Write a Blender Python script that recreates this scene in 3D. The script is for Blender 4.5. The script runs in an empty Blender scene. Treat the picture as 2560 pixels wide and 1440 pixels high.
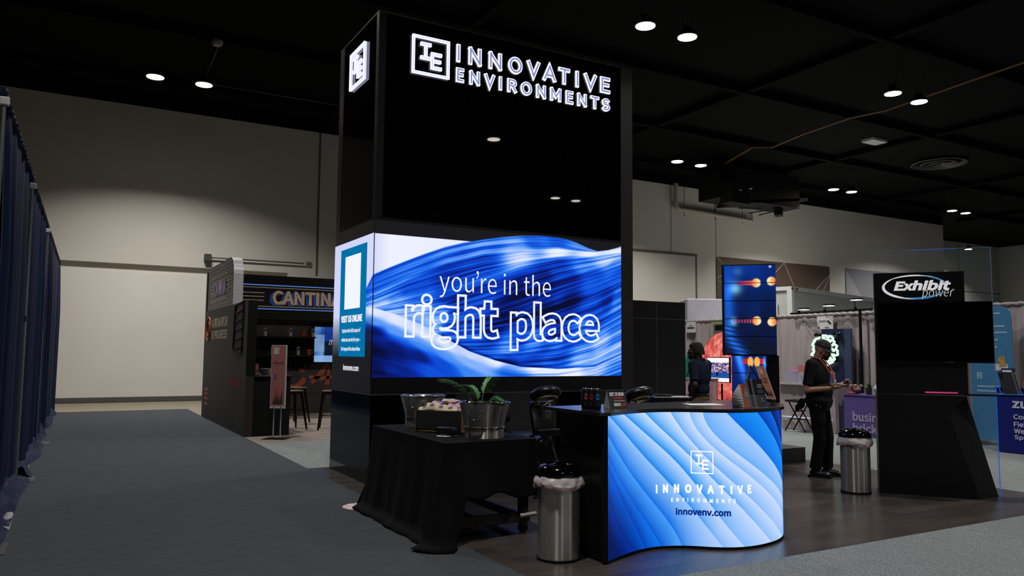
import bpy, bmesh, math, random, os
import numpy as np
from mathutils import Vector, Matrix

random.seed(7)
rng = np.random.default_rng(7)
SC = bpy.context.scene
COL = SC.collection
PI = math.pi

# ------------------------------------------------------------------ camera
F_PX, YAW, PITCH, ROLL, EYE = 1948.0, 0.518, 0.083, 0.009, 1.54
fwd = Vector((math.sin(YAW) * math.cos(PITCH), math.cos(YAW) * math.cos(PITCH), math.sin(PITCH)))
rt0 = Vector((math.cos(YAW), -math.sin(YAW), 0))
up0 = rt0.cross(fwd)
rt = rt0 * math.cos(ROLL) + up0 * math.sin(ROLL)
up = up0 * math.cos(ROLL) - rt0 * math.sin(ROLL)
cam_data = bpy.data.cameras.new('camera')
cam_data.sensor_width = 36
cam_data.lens = F_PX * 36 / 2560
cam_data.clip_end = 200
cam = bpy.data.objects.new('camera', cam_data)
COL.objects.link(cam)
m = Matrix((rt, up, -fwd)).transposed().to_4x4()
m.translation = Vector((0, 0, EYE))
cam.matrix_world = m
SC.camera = cam

# ------------------------------------------------------------------ world and exposure
world = bpy.data.worlds.new('world')
SC.world = world
world.use_nodes = True
world.node_tree.nodes['Background'].inputs[0].default_value = (0.75, 0.85, 1.0, 1)
world.node_tree.nodes['Background'].inputs[1].default_value = 0.004
SC.view_settings.view_transform = 'Standard'
SC.view_settings.look = 'None'
SC.view_settings.exposure = 0.0
SC.view_settings.gamma = 1.0
SC.view_settings.use_curve_mapping = False
LAMP_WATT = 235.0
LAMP_SPREAD = math.radians(128)


# ------------------------------------------------------------------ colour and materials
def lin(c):
    if isinstance(c, str):
        c = tuple(int(c[i:i + 2], 16) / 255 for i in (0, 2, 4))
    return tuple((v / 12.92 if v <= 0.04045 else ((v + 0.055) / 1.055) ** 2.4) for v in c)


def lin4(c):
    return lin(c) + (1.0,)


MATS = {}


def mat(name, color, rough=0.6, metal=0.0, vary=0.08, scale=20.0, bump=0.0, spec=0.5, coat=0.0, stretch=None, color2=None):
    """Principled material with a noise driven variation of colour and an optional bump."""
    if name in MATS:
        return MATS[name]
    M = bpy.data.materials.new(name)
    M.use_nodes = True
    nt = M.node_tree
    b = nt.nodes['Principled BSDF']
    c = lin(color)
    b.inputs['Roughness'].default_value = rough
    b.inputs['Metallic'].default_value = metal
    b.inputs['Specular IOR Level'].default_value = spec
    b.inputs['Coat Weight'].default_value = coat
    tc = nt.nodes.new('ShaderNodeTexCoord')
    mp = nt.nodes.new('ShaderNodeMapping')
    if stretch:
        mp.inputs['Scale'].default_value = stretch
    nz = nt.nodes.new('ShaderNodeTexNoise')
    nz.inputs['Scale'].default_value = scale
    nz.inputs['Detail'].default_value = 4
    nt.links.new(tc.outputs['Object'], mp.inputs[0])
    nt.links.new(mp.outputs[0], nz.inputs['Vector'])
    rp = nt.nodes.new('ShaderNodeValToRGB')
    rp.color_ramp.elements[0].position = 0.3
    rp.color_ramp.elements[1].position = 0.7
    if color2 is None:
        rp.color_ramp.elements[0].color = tuple(v * (1 - vary) for v in c) + (1,)
        rp.color_ramp.elements[1].color = tuple(min(1, v * (1 + vary)) for v in c) + (1,)
    else:
        rp.color_ramp.elements[0].color = c + (1,)
        rp.color_ramp.elements[1].color = lin4(color2)
    nt.links.new(nz.outputs['Fac'], rp.inputs[0])
    nt.links.new(rp.outputs[0], b.inputs['Base Color'])
    if bump:
        bp = nt.nodes.new('ShaderNodeBump')
        bp.inputs['Strength'].default_value = bump
        bp.inputs['Distance'].default_value = 0.01
        nt.links.new(nz.outputs['Fac'], bp.inputs['Height'])
        nt.links.new(bp.outputs[0], b.inputs['Normal'])
    MATS[name] = M
    return M


def emit(name, color, strength=1.0):
    if name in MATS:
        return MATS[name]
    M = bpy.data.materials.new(name)
    M.use_nodes = True
    nt = M.node_tree
    nt.nodes.clear()
    o = nt.nodes.new('ShaderNodeOutputMaterial')
    e = nt.nodes.new('ShaderNodeEmission')
    e.inputs[0].default_value = lin4(color)
    e.inputs[1].default_value = strength
    nt.links.new(e.outputs[0], o.inputs[0])
    MATS[name] = M
    return M


def screen_material(name, strength=1.0):
    """A lit screen: the picture is stored per point in the mesh and given off as light, behind a faint gloss."""
    M = bpy.data.materials.new(name)
    M.use_nodes = True
    nt = M.node_tree
    b = nt.nodes['Principled BSDF']
    b.inputs['Base Color'].default_value = (0.004, 0.004, 0.005, 1)
    b.inputs['Roughness'].default_value = 0.45
    b.inputs['Specular IOR Level'].default_value = 0.15
    a = nt.nodes.new('ShaderNodeAttribute')
    a.attribute_name = 'picture'
    nt.links.new(a.outputs['Color'], b.inputs['Emission Color'])
    b.inputs['Emission Strength'].default_value = strength
    MATS[name] = M
    return M


def glass_mat(name, color, alpha=0.12, rough=0.05):
    """Thin clear plastic: mostly see-through, with a mirror-like sheen."""
    if name in MATS:
        return MATS[name]
    M = bpy.data.materials.new(name)
    M.use_nodes = True
    nt = M.node_tree
    nt.nodes.clear()
    o = nt.nodes.new('ShaderNodeOutputMaterial')
    t = nt.nodes.new('ShaderNodeBsdfTransparent')
    t.inputs[0].default_value = (0.97, 0.98, 1, 1)
    p = nt.nodes.new('ShaderNodeBsdfPrincipled')
    p.inputs['Base Color'].default_value = lin4(color)
    p.inputs['Roughness'].default_value = rough
    x = nt.nodes.new('ShaderNodeMixShader')
    x.inputs[0].default_value = alpha
    nt.links.new(t.outputs[0], x.inputs[1])
    nt.links.new(p.outputs[0], x.inputs[2])
    nt.links.new(x.outputs[0], o.inputs[0])
    MATS[name] = M
    return M


# ------------------------------------------------------------------ mesh building
class MB:
    """Collects shapes and links them as one mesh object."""

    def __init__(self):
        self.v, self.f, self.mi, self.cur = [], [], [], 0

    def add(self, vs, fs):
        n = len(self.v)
        self.v += [tuple(p) for p in vs]
        self.f += [tuple(i + n for i in f) for f in fs]
        self.mi += [self.cur] * len(fs)
        return self

    def box(self, x0, y0, z0, x1, y1, z1, bev=0.0):
        if bev <= 0:
            vs = [(x0, y0, z0), (x1, y0, z0), (x1, y1, z0), (x0, y1, z0), (x0, y0, z1), (x1, y0, z1), (x1, y1, z1), (x0, y1, z1)]
            return self.add(vs, [(3, 2, 1, 0), (4, 5, 6, 7), (0, 1, 5, 4), (1, 2, 6, 5), (2, 3, 7, 6), (3, 0, 4, 7)])
        bm = bmesh.new()
        bmesh.ops.create_cube(bm, size=1)
        for p in bm.verts:
            p.co = Vector(((x0 + x1) / 2 + p.co.x * (x1 - x0), (y0 + y1) / 2 + p.co.y * (y1 - y0), (z0 + z1) / 2 + p.co.z * (z1 - z0)))
        bmesh.ops.bevel(bm, geom=bm.edges[:], offset=bev, segments=2, profile=0.5, affect='EDGES')
        bm.verts.ensure_lookup_table()
        self.add([p.co[:] for p in bm.verts], [[q.index for q in f.verts] for f in bm.faces])
        bm.free()
        return self

    def obox(self, c, ax, hx, hy, z0, z1, bev=0.0):
        """box turned about z: ax = direction of its local x."""
        k = MB().box(-hx, -hy, z0, hx, hy, z1, bev)
        a = Vector((ax[0], ax[1])).normalized()
        self.add([(c[0] + p[0] * a.x - p[1] * a.y, c[1] + p[0] * a.y + p[1] * a.x, p[2]) for p in k.v], k.f)
        return self

    def quad(self, a, b, c, d):
        return self.add([a, b, c, d], [(0, 1, 2, 3)])

    def slab(self, a, b, c, d, t):
        """a quad given thickness t along its normal."""
        a, b, c, d = (Vector(p) for p in (a, b, c, d))
        n = (b - a).cross(d - a).normalized() * t
        vs = [a, b, c, d, a + n, b + n, c + n, d + n]
        return self.add([p[:] for p in vs], [(3, 2, 1, 0), (4, 5, 6, 7), (0, 1, 5, 4), (1, 2, 6, 5), (2, 3, 7, 6), (3, 0, 4, 7)])

    def prism(self, poly, z0, z1):
        n = len(poly)
        vs = [(p[0], p[1], z0) for p in poly] + [(p[0], p[1], z1) for p in poly]
        fs = [tuple(range(n - 1, -1, -1)), tuple(range(n, 2 * n))]
        fs += [(i, (i + 1) % n, n + (i + 1) % n, n + i) for i in range(n)]
        return self.add(vs, fs)

    def tube(self, pts, r, n=8, closed=False, flat=1.0):
        pts = [Vector(p) for p in pts]
        rs = r if isinstance(r, (list, tuple)) else [r] * len(pts)
        vs, fs = [], []
        ref = Vector((0, 0, 1))
        prev = None
        for i, p in enumerate(pts):
            a = pts[i - 1] if (i > 0 or closed) else p
            b = pts[(i + 1) % len(pts)] if (i < len(pts) - 1 or closed) else p
            t = (b - a).normalized()
            if prev is None:
                u = t.cross(ref)
                if u.length < 1e-3:
                    u = t.cross(Vector((1, 0, 0)))
            else:
                u = prev - t * prev.dot(t)
            u.normalize()
            prev = u
            w = t.cross(u)
            for k in range(n):
                g = 2 * PI * k / n
                vs.append((p + (u * math.cos(g) + w * math.sin(g) * flat) * rs[i])[:])
        m_ = len(pts)
        for i in range(m_ if closed else m_ - 1):
            j = (i + 1) % m_
            for k in range(n):
                fs.append((i * n + k, i * n + (k + 1) % n, j * n + (k + 1) % n, j * n + k))
        if not closed:
            fs.append(tuple(range(n - 1, -1, -1)))
            fs.append(tuple((m_ - 1) * n + k for k in range(n)))
        return self.add(vs, fs)

    def lathe(self, prof, n=32, c=(0, 0, 0), cap=True, sy=1.0):
        vs, fs = [], []
        for r, z in prof:
            for k in range(n):
                g = 2 * PI * k / n
                vs.append((c[0] + r * math.cos(g), c[1] + r * math.sin(g) * sy, c[2] + z))
        for i in range(len(prof) - 1):
            for k in range(n):
                fs.append((i * n + k, i * n + (k + 1) % n, (i + 1) * n + (k + 1) % n, (i + 1) * n + k))
        if cap:
            fs.append(tuple(range(n - 1, -1, -1)))
            fs.append(tuple((len(prof) - 1) * n + k for k in range(n)))
        return self.add(vs, fs)

    def ball(self, c, r, n=12, mnum=8, rot=None):
        r = (r, r, r) if not isinstance(r, (tuple, list)) else r
        vs, fs = [], []
        for i in range(mnum + 1):
            t = PI * i / mnum
            for k in range(n):
                g = 2 * PI * k / n
                p = Vector((r[0] * math.sin(t) * math.cos(g), r[1] * math.sin(t) * math.sin(g), -r[2] * math.cos(t)))
                if rot:
                    p = rot @ p
                vs.append((p.x + c[0], p.y + c[1], p.z + c[2]))
        for i in range(mnum):
            for k in range(n):
                fs.append((i * n + k, i * n + (k + 1) % n, (i + 1) * n + (k + 1) % n, (i + 1) * n + k))
        return self.add(vs, fs)

    def build(self, name, mats, parent=None, smooth=False, merge=False, world=True, rough=None):
        """world=True: the points are given in the hall's own coordinates, whatever the parent."""
        me = bpy.data.meshes.new(name)
        vs = self.v
        if parent is not None and world:
            inv = frame_of(parent).inverted()
            vs = [(inv @ Vector(p))[:] for p in vs]
        me.from_pydata(vs, [], self.f)
        if not isinstance(mats, (list, tuple)):
            mats = [mats]
        for q in mats:
            me.materials.append(q)
        if len(mats) > 1:
            me.polygons.foreach_set('material_index', self.mi)
        bm = bmesh.new()
        bm.from_mesh(me)
        if merge:
            bmesh.ops.remove_doubles(bm, verts=bm.verts, dist=1e-5)
        bmesh.ops.recalc_face_normals(bm, faces=bm.faces)
        bm.to_mesh(me)
        bm.free()
        if smooth:
            me.polygons.foreach_set('use_smooth', [True] * len(me.polygons))
            try:
                me.set_sharp_from_angle(angle=math.radians(smooth if smooth is not True else 40))
            except Exception:
                pass
        me.update()
        o = bpy.data.objects.new(name, me)
        COL.objects.link(o)
        if parent is not None:
            o.parent = parent
        return o


FRAMES = {}


def frame_of(o):
    while o is not None and o not in FRAMES:
        o = o.parent
    return FRAMES.get(o, Matrix.Identity(4))


def tag(o, label, cat, group=None):
    o['label'] = label
    o['category'] = cat
    if group:
        o['group'] = group
    return o


def thing(name, label, cat, loc=(0, 0, 0), rz=0.0, group=None):
    o = bpy.data.objects.new(name, None)
    o.empty_display_size = 0.1
    COL.objects.link(o)
    o.location = loc
    o.rotation_euler = (0, 0, rz)
    FRAMES[o] = Matrix.Translation(Vector(loc)) @ Matrix.Rotation(rz, 4, 'Z')
    return tag(o, label, cat, group)


def struct(o):
    o['kind'] = 'structure'
    return o


def dup(root, loc, rz=None, label=None, group=None):
    """copy a thing with its parts and their sub-parts."""
    r = root.copy()
    COL.objects.link(r)
    r.location = loc
    if rz is not None:
        r.rotation_euler = (0, 0, rz)
    if label:
        r['label'] = label
    if group:
        r['group'] = group
    for ch in list(root.children):
        c = ch.copy()
        COL.objects.link(c)
        c.parent = r
        for g in ch.children:
            d = g.copy()
            COL.objects.link(d)
            d.parent = c
    return r


# ------------------------------------------------------------------ lettering
FONT = None
try:
    _p = os.path.join(bpy.utils.resource_path('LOCAL'), 'datafiles', 'fonts', 'Noto Sans CJK Regular.woff2')
    if os.path.exists(_p):
        FONT = bpy.data.fonts.load(_p)
except Exception:
    FONT = None


def text_mesh(body, bold=0.0, spacing=1.0, extrude=0.0, outline=0.0, shear=0.0, line=1.0):
    cu = bpy.data.curves.new('lettering', 'FONT')
    cu.body = body
    if FONT:
        cu.font = FONT
    cu.offset = bold
    cu.space_character = spacing
    cu.space_line = line
    cu.shear = shear
    cu.resolution_u = 4
    cu.extrude = extrude
    if outline:
        cu.fill_mode = 'NONE'
        cu.bevel_depth = outline
        cu.bevel_resolution = 1
    ob = bpy.data.objects.new('lettering', cu)
    COL.objects.link(ob)
    bpy.context.view_layer.update()
    dg = bpy.context.evaluated_depsgraph_get()
    me = bpy.data.meshes.new_from_object(ob.evaluated_get(dg))
    bpy.data.objects.remove(ob)
    bpy.data.curves.remove(cu)
    return me


def write(name, body, box, mapper, material, parent, bold=0.0, spacing=1.0, thick=0.0, outline=0.0, shear=0.0, keep=False, line=1.0, heavy=False, cap=0.0135):
    """Lettering fitted into box = (x0, y0, x1, y1) of a surface; mapper(x, y, h) gives the place in the hall.
    heavy: thicker strokes for lit letters."""
    me = text_mesh(body, min(bold, cap), spacing, thick if not outline else 0.0, outline, shear, line)
    if heavy:    # heavier strokes: thin layers of the same letters, nudged sideways
        c1 = np.empty(len(me.vertices) * 3)
        me.vertices.foreach_get('co', c1)
        c1 = c1.reshape(-1, 3)
        f1 = [list(q.vertices) for q in me.polygons]
        d = (bold - 0.012) * 0.45
        V, Fc = [c1], list(f1)
        for k, (ox, oy) in enumerate(((d, d), (-d, d), (d, -d), (-d, -d))):
            Fc += [[i + len(c1) * (k + 1) for i in q] for q in f1]
            V.append(c1 + np.array([ox, oy, 0.0015 * (k + 1)]))
        me = bpy.data.meshes.new(name)
        me.from_pydata(np.vstack(V).tolist(), [], Fc)
    n = len(me.vertices)
    co = np.empty(n * 3)
    me.vertices.foreach_get('co', co)
    co = co.reshape(-1, 3)
    lo, hi = co.min(0), co.max(0)
    x0, y0, x1, y1 = box
    sx = (x1 - x0) / max(1e-6, hi[0] - lo[0])
    sy = (y1 - y0) / max(1e-6, hi[1] - lo[1])
    if keep:
        sx = sy = min(sx, sy)
    co[:, 0] = x0 + (co[:, 0] - lo[0]) * sx
    co[:, 1] = y0 + (co[:, 1] - lo[1]) * sy
    sz = sy
    out = [mapper(p[0], p[1], p[2] * sz) for p in co]
    if parent is not None:
        inv = frame_of(parent).inverted()
        out = [inv @ Vector(p) for p in out]
    me.vertices.foreach_set('co', np.array([tuple(p) for p in out]).ravel())
    me.materials.clear()
    me.materials.append(material)
    me.update()
    o = bpy.data.objects.new(name, me)
    COL.objects.link(o)
    if parent is not None:
        o.parent = parent
    return o


def plane_map(o, ex, ey, off=0.003):
    """maps (x, y, h) to o + x*ex + y*ey + (h + off)*normal."""
    o, ex, ey = Vector(o), Vector(ex), Vector(ey)
    n = ex.cross(ey).normalized()

    def f(x, y, h=0.0):
        return o + ex * x + ey * y + n * (h + off)
    return f


# ------------------------------------------------------------------ numeric noise and pictures
def _hash(i, j, seed):
    h = (i * 374761393 + j * 668265263 + seed * 974634777) & 0xFFFFFFFF
    h = ((h ^ (h >> 13)) * 1274126177) & 0xFFFFFFFF
    return ((h ^ (h >> 16)) & 0xFFFF) / 65535.0


def vnoise(x, y, seed=0):
    x, y = np.asarray(x, float), np.asarray(y, float)
    i, j = np.floor(x).astype(np.int64), np.floor(y).astype(np.int64)
    fx, fy = x - i, y - j
    fx, fy = fx * fx * (3 - 2 * fx), fy * fy * (3 - 2 * fy)
    a, b = _hash(i, j, seed), _hash(i + 1, j, seed)
    c, d = _hash(i, j + 1, seed), _hash(i + 1, j + 1, seed)
    return (a * (1 - fx) + b * fx) * (1 - fy) + (c * (1 - fx) + d * fx) * fy


def ramp(t, stops):
    t = np.clip(t, 0, 1)
    xs = [s[0] for s in stops]
    cs = np.array([[v / 255 for v in s[1]] for s in stops])
    return np.stack([np.interp(t, xs, cs[:, k]) for k in range(3)], -1)


def idw(px, py, pts, power=2.6):
    num = np.zeros_like(px)
    den = np.zeros_like(px)
    for x, y, v in pts:
        w = 1.0 / ((px - x) ** 2 + (py - y) ** 2 + 4e-4) ** power
        num += w * v
        den += w
    return num / den


def canvas(name, nu, nv, mapper, shade, material, parent):
    """A screen: a fine sheet whose points carry the picture. shade(u, v) -> sRGB 0..1, u and v from 0 to 1."""
    U, V = np.meshgrid(np.linspace(0, 1, nu), np.linspace(0, 1, nv))
    rgb = np.clip(shade(U, V), 0, 1).reshape(-1, 3)
    rgb = np.where(rgb <= 0.04045, rgb / 12.92, ((rgb + 0.055) / 1.055) ** 2.4)
    P = np.array([tuple(mapper(a, b)) for a, b in zip(U.ravel(), V.ravel())])
    if parent is not None:
        Mi = np.array(frame_of(parent).inverted())
        P = P @ Mi[:3, :3].T + Mi[:3, 3]
    idx = np.arange(nu * nv).reshape(nv, nu)
    q = np.stack([idx[:-1, :-1], idx[:-1, 1:], idx[1:, 1:], idx[1:, :-1]], -1).reshape(-1, 4)
    me = bpy.data.meshes.new(name)
    me.from_pydata(P.tolist(), [], q.tolist())
    at = me.color_attributes.new('picture', 'FLOAT_COLOR', 'POINT')
    at.data.foreach_set('color', np.concatenate([rgb, np.ones((len(rgb), 1))], 1).astype(np.float32).ravel())
    me.materials.append(material)
    me.update()
    o = bpy.data.objects.new(name, me)
    COL.objects.link(o)
    if parent is not None:
        o.parent = parent
    return o


SCREEN = screen_material('led_screen', 1.0)
WHITE_LIT = emit('lit_white', 'f4f6ff', 1.0)
# ------------------------------------------------------------------ room materials
def carpet_mat(name, c1, c2, scale, streak):
    M = bpy.data.materials.new(name)
    M.use_nodes = True
    nt = M.node_tree
    b = nt.nodes['Principled BSDF']
    b.inputs['Roughness'].default_value = 0.95
    b.inputs['Specular IOR Level'].default_value = 0.1
    tc = nt.nodes.new('ShaderNodeTexCoord')
    n1 = nt.nodes.new('ShaderNodeTexNoise')
    n1.inputs['Scale'].default_value = scale
    n1.inputs['Detail'].default_value = 3
    mp = nt.nodes.new('ShaderNodeMapping')
    mp.inputs['Scale'].default_value = streak
    n2 = nt.nodes.new('ShaderNodeTexNoise')
    n2.inputs['Scale'].default_value = 3
    n2.inputs['Detail'].default_value = 6
    nt.links.new(tc.outputs['Object'], n1.inputs['Vector'])
    nt.links.new(tc.outputs['Object'], mp.inputs[0])
    nt.links.new(mp.outputs[0], n2.inputs['Vector'])
    ad = nt.nodes.new('ShaderNodeMath')
    ad.operation = 'MULTIPLY_ADD'
    ad.inputs[1].default_value = 0.25
    ml = nt.nodes.new('ShaderNodeMath')
    ml.operation = 'MULTIPLY'
    ml.inputs[1].default_value = 0.75
    nt.links.new(n1.outputs['Fac'], ml.inputs[0])
    nt.links.new(n2.outputs['Fac'], ad.inputs[0])
    nt.links.new(ml.outputs[0], ad.inputs[2])
    rp = nt.nodes.new('ShaderNodeValToRGB')
    rp.color_ramp.elements[0].position = 0.33
    rp.color_ramp.elements[1].position = 0.67
    rp.color_ramp.elements[0].color = lin4(c1)
    rp.color_ramp.elements[1].color = lin4(c2)
    nt.links.new(ad.outputs[0], rp.inputs[0])
    nt.links.new(rp.outputs[0], b.inputs['Base Color'])
    bp = nt.nodes.new('ShaderNodeBump')
    bp.inputs['Strength'].default_value = 0.5
    bp.inputs['Distance'].default_value = 0.004
    nt.links.new(n1.outputs['Fac'], bp.inputs['Height'])
    nt.links.new(bp.outputs[0], b.inputs['Normal'])
    return M


def plank_mat(name, c1, c2, rough, length=1.2, width=0.18):
    M = bpy.data.materials.new(name)
    M.use_nodes = True
    nt = M.node_tree
    b = nt.nodes['Principled BSDF']
    tc = nt.nodes.new('ShaderNodeTexCoord')
    br = nt.nodes.new('ShaderNodeTexBrick')
    br.inputs['Scale'].default_value = 1.0
    br.inputs['Brick Width'].default_value = length
    br.inputs['Row Height'].default_value = width
    br.inputs['Mortar Size'].default_value = 0.0015
    br.inputs['Color1'].default_value = lin4(c1)
    br.inputs['Color2'].default_value = lin4(c2)
    br.inputs['Mortar'].default_value = tuple(v * 0.45 for v in lin(c1)) + (1,)
    nt.links.new(tc.outputs['Object'], br.inputs['Vector'])
    mp = nt.nodes.new('ShaderNodeMapping')
    mp.inputs['Scale'].default_value = (1.2, 22, 1)
    nz = nt.nodes.new('ShaderNodeTexNoise')
    nz.inputs['Scale'].default_value = 2.0
    nz.inputs['Detail'].default_value = 6
    nt.links.new(tc.outputs['Object'], mp.inputs[0])
    nt.links.new(mp.outputs[0], nz.inputs['Vector'])
    mx = nt.nodes.new('ShaderNodeMix')
    mx.data_type = 'RGBA'
    mx.blend_type = 'OVERLAY'
    mx.inputs['Factor'].default_value = 0.55
    nt.links.new(br.outputs['Color'], mx.inputs['A'])
    nt.links.new(nz.outputs['Fac'], mx.inputs['B'])
    nt.links.new(mx.outputs['Result'], b.inputs['Base Color'])
    b.inputs['Roughness'].default_value = rough
    b.inputs['Specular IOR Level'].default_value = 0.35
    return M


M_WALL = mat('wall_paint', 'c6c1b7', 0.85, vary=0.03, scale=0.6)
M_WALL_LOW = mat('wall_paint_lit', 'd2cec6', 0.8, vary=0.03, scale=0.8)  # same wall paint, lightened for the brighter lit lower panel
M_BLACKPAINT = mat('ceiling_black_paint', '050506', 0.9, vary=0.2, scale=1.0, spec=0.1)
M_DUCT = mat('black_metal_duct', '08080a', 0.6, vary=0.2, spec=0.3)
M_CONCRETE = mat('sealed_concrete', '786f60', 0.5, vary=0.1, scale=1.5)
M_CARPET_D = carpet_mat('charcoal_carpet', '2a2d31', '474b50', 160, (1.2, 9, 1))
M_CARPET_G = carpet_mat('grey_carpet', '4e5354', '858a8a', 60, (9, 1.6, 1))
M_PLANK_D = plank_mat('dark_wood_floor', '332f2d', '433c38', 0.27)
M_PLANK_L = plank_mat('pale_wood_floor', '6f665d', '857a70', 0.5, 1.2, 0.12)
M_BASE = mat('rubber_base_grey', '4c4d49', 0.6)
M_SEAM = mat('wall_seam_grey', '5d5a52', 0.8)
M_PIPE = mat('painted_pipe', 'a89c8c', 0.5)

# ------------------------------------------------------------------ room shell
WY = 25.76
struct(MB().box(-14, -22, -0.15, 64, 34, -0.012).build('floor', M_CONCRETE))
struct(MB().box(-0.36, -22, -0.012, 2.84, 22.1, 0).build('floor_aisle_carpet', M_CARPET_D))
struct(MB().box(2.84, 4.27, -0.012, 9.62, 10.38, 0).build('floor_booth_wood', M_PLANK_D))
struct(MB().box(2.84, -22, -0.012, 64, 4.27, 0).build('floor_front_carpet', M_CARPET_G))
struct(MB().box(9.62, 4.27, -0.012, 64, 25.6, 0).build('floor_side_carpet', M_CARPET_G))
struct(MB().box(2.84, 10.38, -0.012, 9.62, 13.56, 0).build('floor_cross_carpet', M_CARPET_G))
struct(MB().box(2.84, 13.56, -0.012, 9.62, 19.9, 0).build('floor_cantina_wood', M_PLANK_L))
struct(MB().box(-14, -22, 9.4, 64, 34, 9.6).build('ceiling', M_BLACKPAINT))

b = MB()
b.box(-14, WY, 4.09, 6.21, WY + 0.3, 8.92).box(-14, WY + 0.16, 3.84, 6.21, WY + 0.3, 4.09)
b.box(6.21, WY, 0, 42.6, WY + 0.3, 8.92)
struct(b.build('wall_back', M_WALL))
struct(MB().box(-14, WY, 0, 6.21, WY + 0.28, 3.84).build('wall_back_panel', M_WALL_LOW))
struct(MB().box(-14, WY - 0.01, 8.92, 42.6, WY + 0.3, 9.4).build('wall_back_upper', M_BLACKPAINT))
struct(MB().box(-14, WY - 0.015, 0.0, 20, WY, 0.14).build('baseboard_back', M_BASE))
struct(MB().box(-14.3, -22, 0, -14, WY, 9.4).build('wall_left', M_WALL))
b = MB().box(42.6, 31, 0, 64, 31.3, 9.4).box(42.3, WY + 0.3, 0, 42.6, 31, 9.4)
struct(b.build('wall_recess', mat('recess_paint', 'c3c6ba', 0.85, vary=0.03, scale=0.6)))
struct(MB().box(57.9, 24, 0, 58.2, 31, 9.4).build('wall_right', mat('pale_column_paint', 'c4c6c5', 0.85, vary=0.03)))
struct(MB().box(42.6, 30.985, 6.0, 57.9, 31, 6.07).box(52.9, 30.985, 0, 52.96, 31, 9.4).build('trim_1', M_SEAM))
struct(MB().box(7.12, WY - 0.02, 4.05, 7.18, WY, 8.92).build('trim_2', M_SEAM))
struct(MB().box(22.6, WY - 0.008, 6.0, 22.63, WY, 8.92).box(25.24, WY - 0.008, 5.98, 25.27, WY, 8.92).build('trim_3', M_SEAM))

# door outline, wood panel and mural on the back wall
d = struct(MB().box(20.0, WY - 0.02, 0, 24.0, WY, 5.86).build('door_1', M_WALL))
struct(MB().box(19.9, WY - 0.06, 5.86, 24.06, WY, 5.95).box(24.0, WY - 0.05, 0, 24.06, WY, 5.86).build('door_frame', M_SEAM, d))
wood = mat('brown_wood_panel', '54443a', 0.6, vary=0.18, scale=5, stretch=(1, 1, 30))
p = MB().box(25.24, WY - 0.05, 2.4, 32.85, WY, 5.94).build('wood_wall_panel', wood)
tag(p, 'dark brown wood wall panel crossed by thin white lines', 'wall panel')
lm = MB()
for (x0, z0, x1, z1) in [(25.24, 5.94, 27.2, 4.3), (25.3, 5.0, 26.6, 5.5), (25.3, 4.85, 26.6, 4.5), (28.6, 5.1, 29.6, 5.94), (29.6, 5.94, 31.0, 3.6), (30.3, 3.6, 32.85, 5.55), (31.5, 3.4, 32.85, 5.5), (26.6, 5.5, 28.6, 4.2)]:
    lm.tube([(x0, WY - 0.055, z0), (x1, WY - 0.055, z1)], 0.018, 4)
lm.build('white_inlay', mat('white_inlay_paint', 'b8b0a4', 0.6), p)
p = MB().box(34.1, WY - 0.04, 2.0, 42.5, WY, 5.95).build('wall_mural', mat('mural_grey', '7b7b82', 0.7))
tag(p, 'grey wall mural with pale triangles and a person icon outline', 'mural')
MB().add([(35.6, WY - 0.045, 3.3), (38.6, WY - 0.045, 3.3), (38.6, WY - 0.045, 5.1)], [(0, 1, 2)]).build('pale_triangle', mat('mural_sage', 'a3a590', 0.7), p)
MB().add([(34.1, WY - 0.044, 5.9), (34.1, WY - 0.044, 3.6), (36.2, WY - 0.044, 3.6)], [(0, 1, 2)]).build('pale_triangle', mat('mural_light', '96969b', 0.7), p)
ic = MB()
ring = [(36.75 + 0.2 * math.cos(a), WY - 0.06, 5.3 + 0.22 * math.sin(a)) for a in np.linspace(0, 2 * PI, 20, endpoint=False)]
ic.tube(ring, 0.03, 6, closed=True)
ic.tube([(36.3, WY - 0.06, 3.5), (36.35, WY - 0.06, 4.7), (36.55, WY - 0.06, 4.98), (36.95, WY - 0.06, 4.98), (37.15, WY - 0.06, 4.7), (37.2, WY - 0.06, 3.5)], 0.03, 6)
ic.build('person_icon', mat('mural_line', '3c3d3f', 0.7), p)

# pipe run, door track rod on the wall
pp = thing('wall_pipe', 'painted pipe running in an L high on the back wall', 'pipe', (25, WY, 7.8))
pts = [(22.72, WY - 0.22, 8.95), (22.72, WY - 0.22, 8.1)] + [(22.72 + 0.2 * (1 - math.cos(a)), WY - 0.22, 8.1 - 0.25 * math.sin(a)) for a in np.linspace(0.2, PI / 2, 5)] + [(27.3, WY - 0.22, 7.72)]
MB().tube(pts, 0.1, 12).build('pipe_run', M_PIPE, pp, smooth=True)
MB().tube([(27.3, WY - 0.22, 7.72), (27.3, WY - 0.22, 8.12)], 0.07, 10).build('pipe_stub', M_PIPE, pp, smooth=True)
for x in (23.2, 25.0, 26.7):
    MB().tube([(x, WY - 0.22, 7.55), (x, WY - 0.22, 9.35)], 0.012, 6).build('hanger_rod', M_DUCT, pp)
rp_ = thing('track_rod', 'thin grey rod with a square box at its end on the back wall', 'rod', (5.2, WY, 4.4))
MB().tube([(3.75, WY - 0.1, 4.42), (6.7, WY - 0.1, 4.42)], 0.025, 8).build('rod', mat('grey_rod', '6c6a66', 0.4, 0.6), rp_)
MB().box(3.6, WY - 0.2, 4.3, 3.8, WY - 0.002, 4.52, 0.01).build('end_box', mat('dark_box', '3a3a3a', 0.5), rp_)
ob = thing('wall_socket', 'small beige outlet box beside the rod on the back wall', 'outlet box', (6.86, WY, 4.42))
MB().box(6.78, WY - 0.06, 4.34, 6.95, WY, 4.5, 0.008).build('box_body', mat('beige_box', '8f866f', 0.5), ob)
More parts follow.
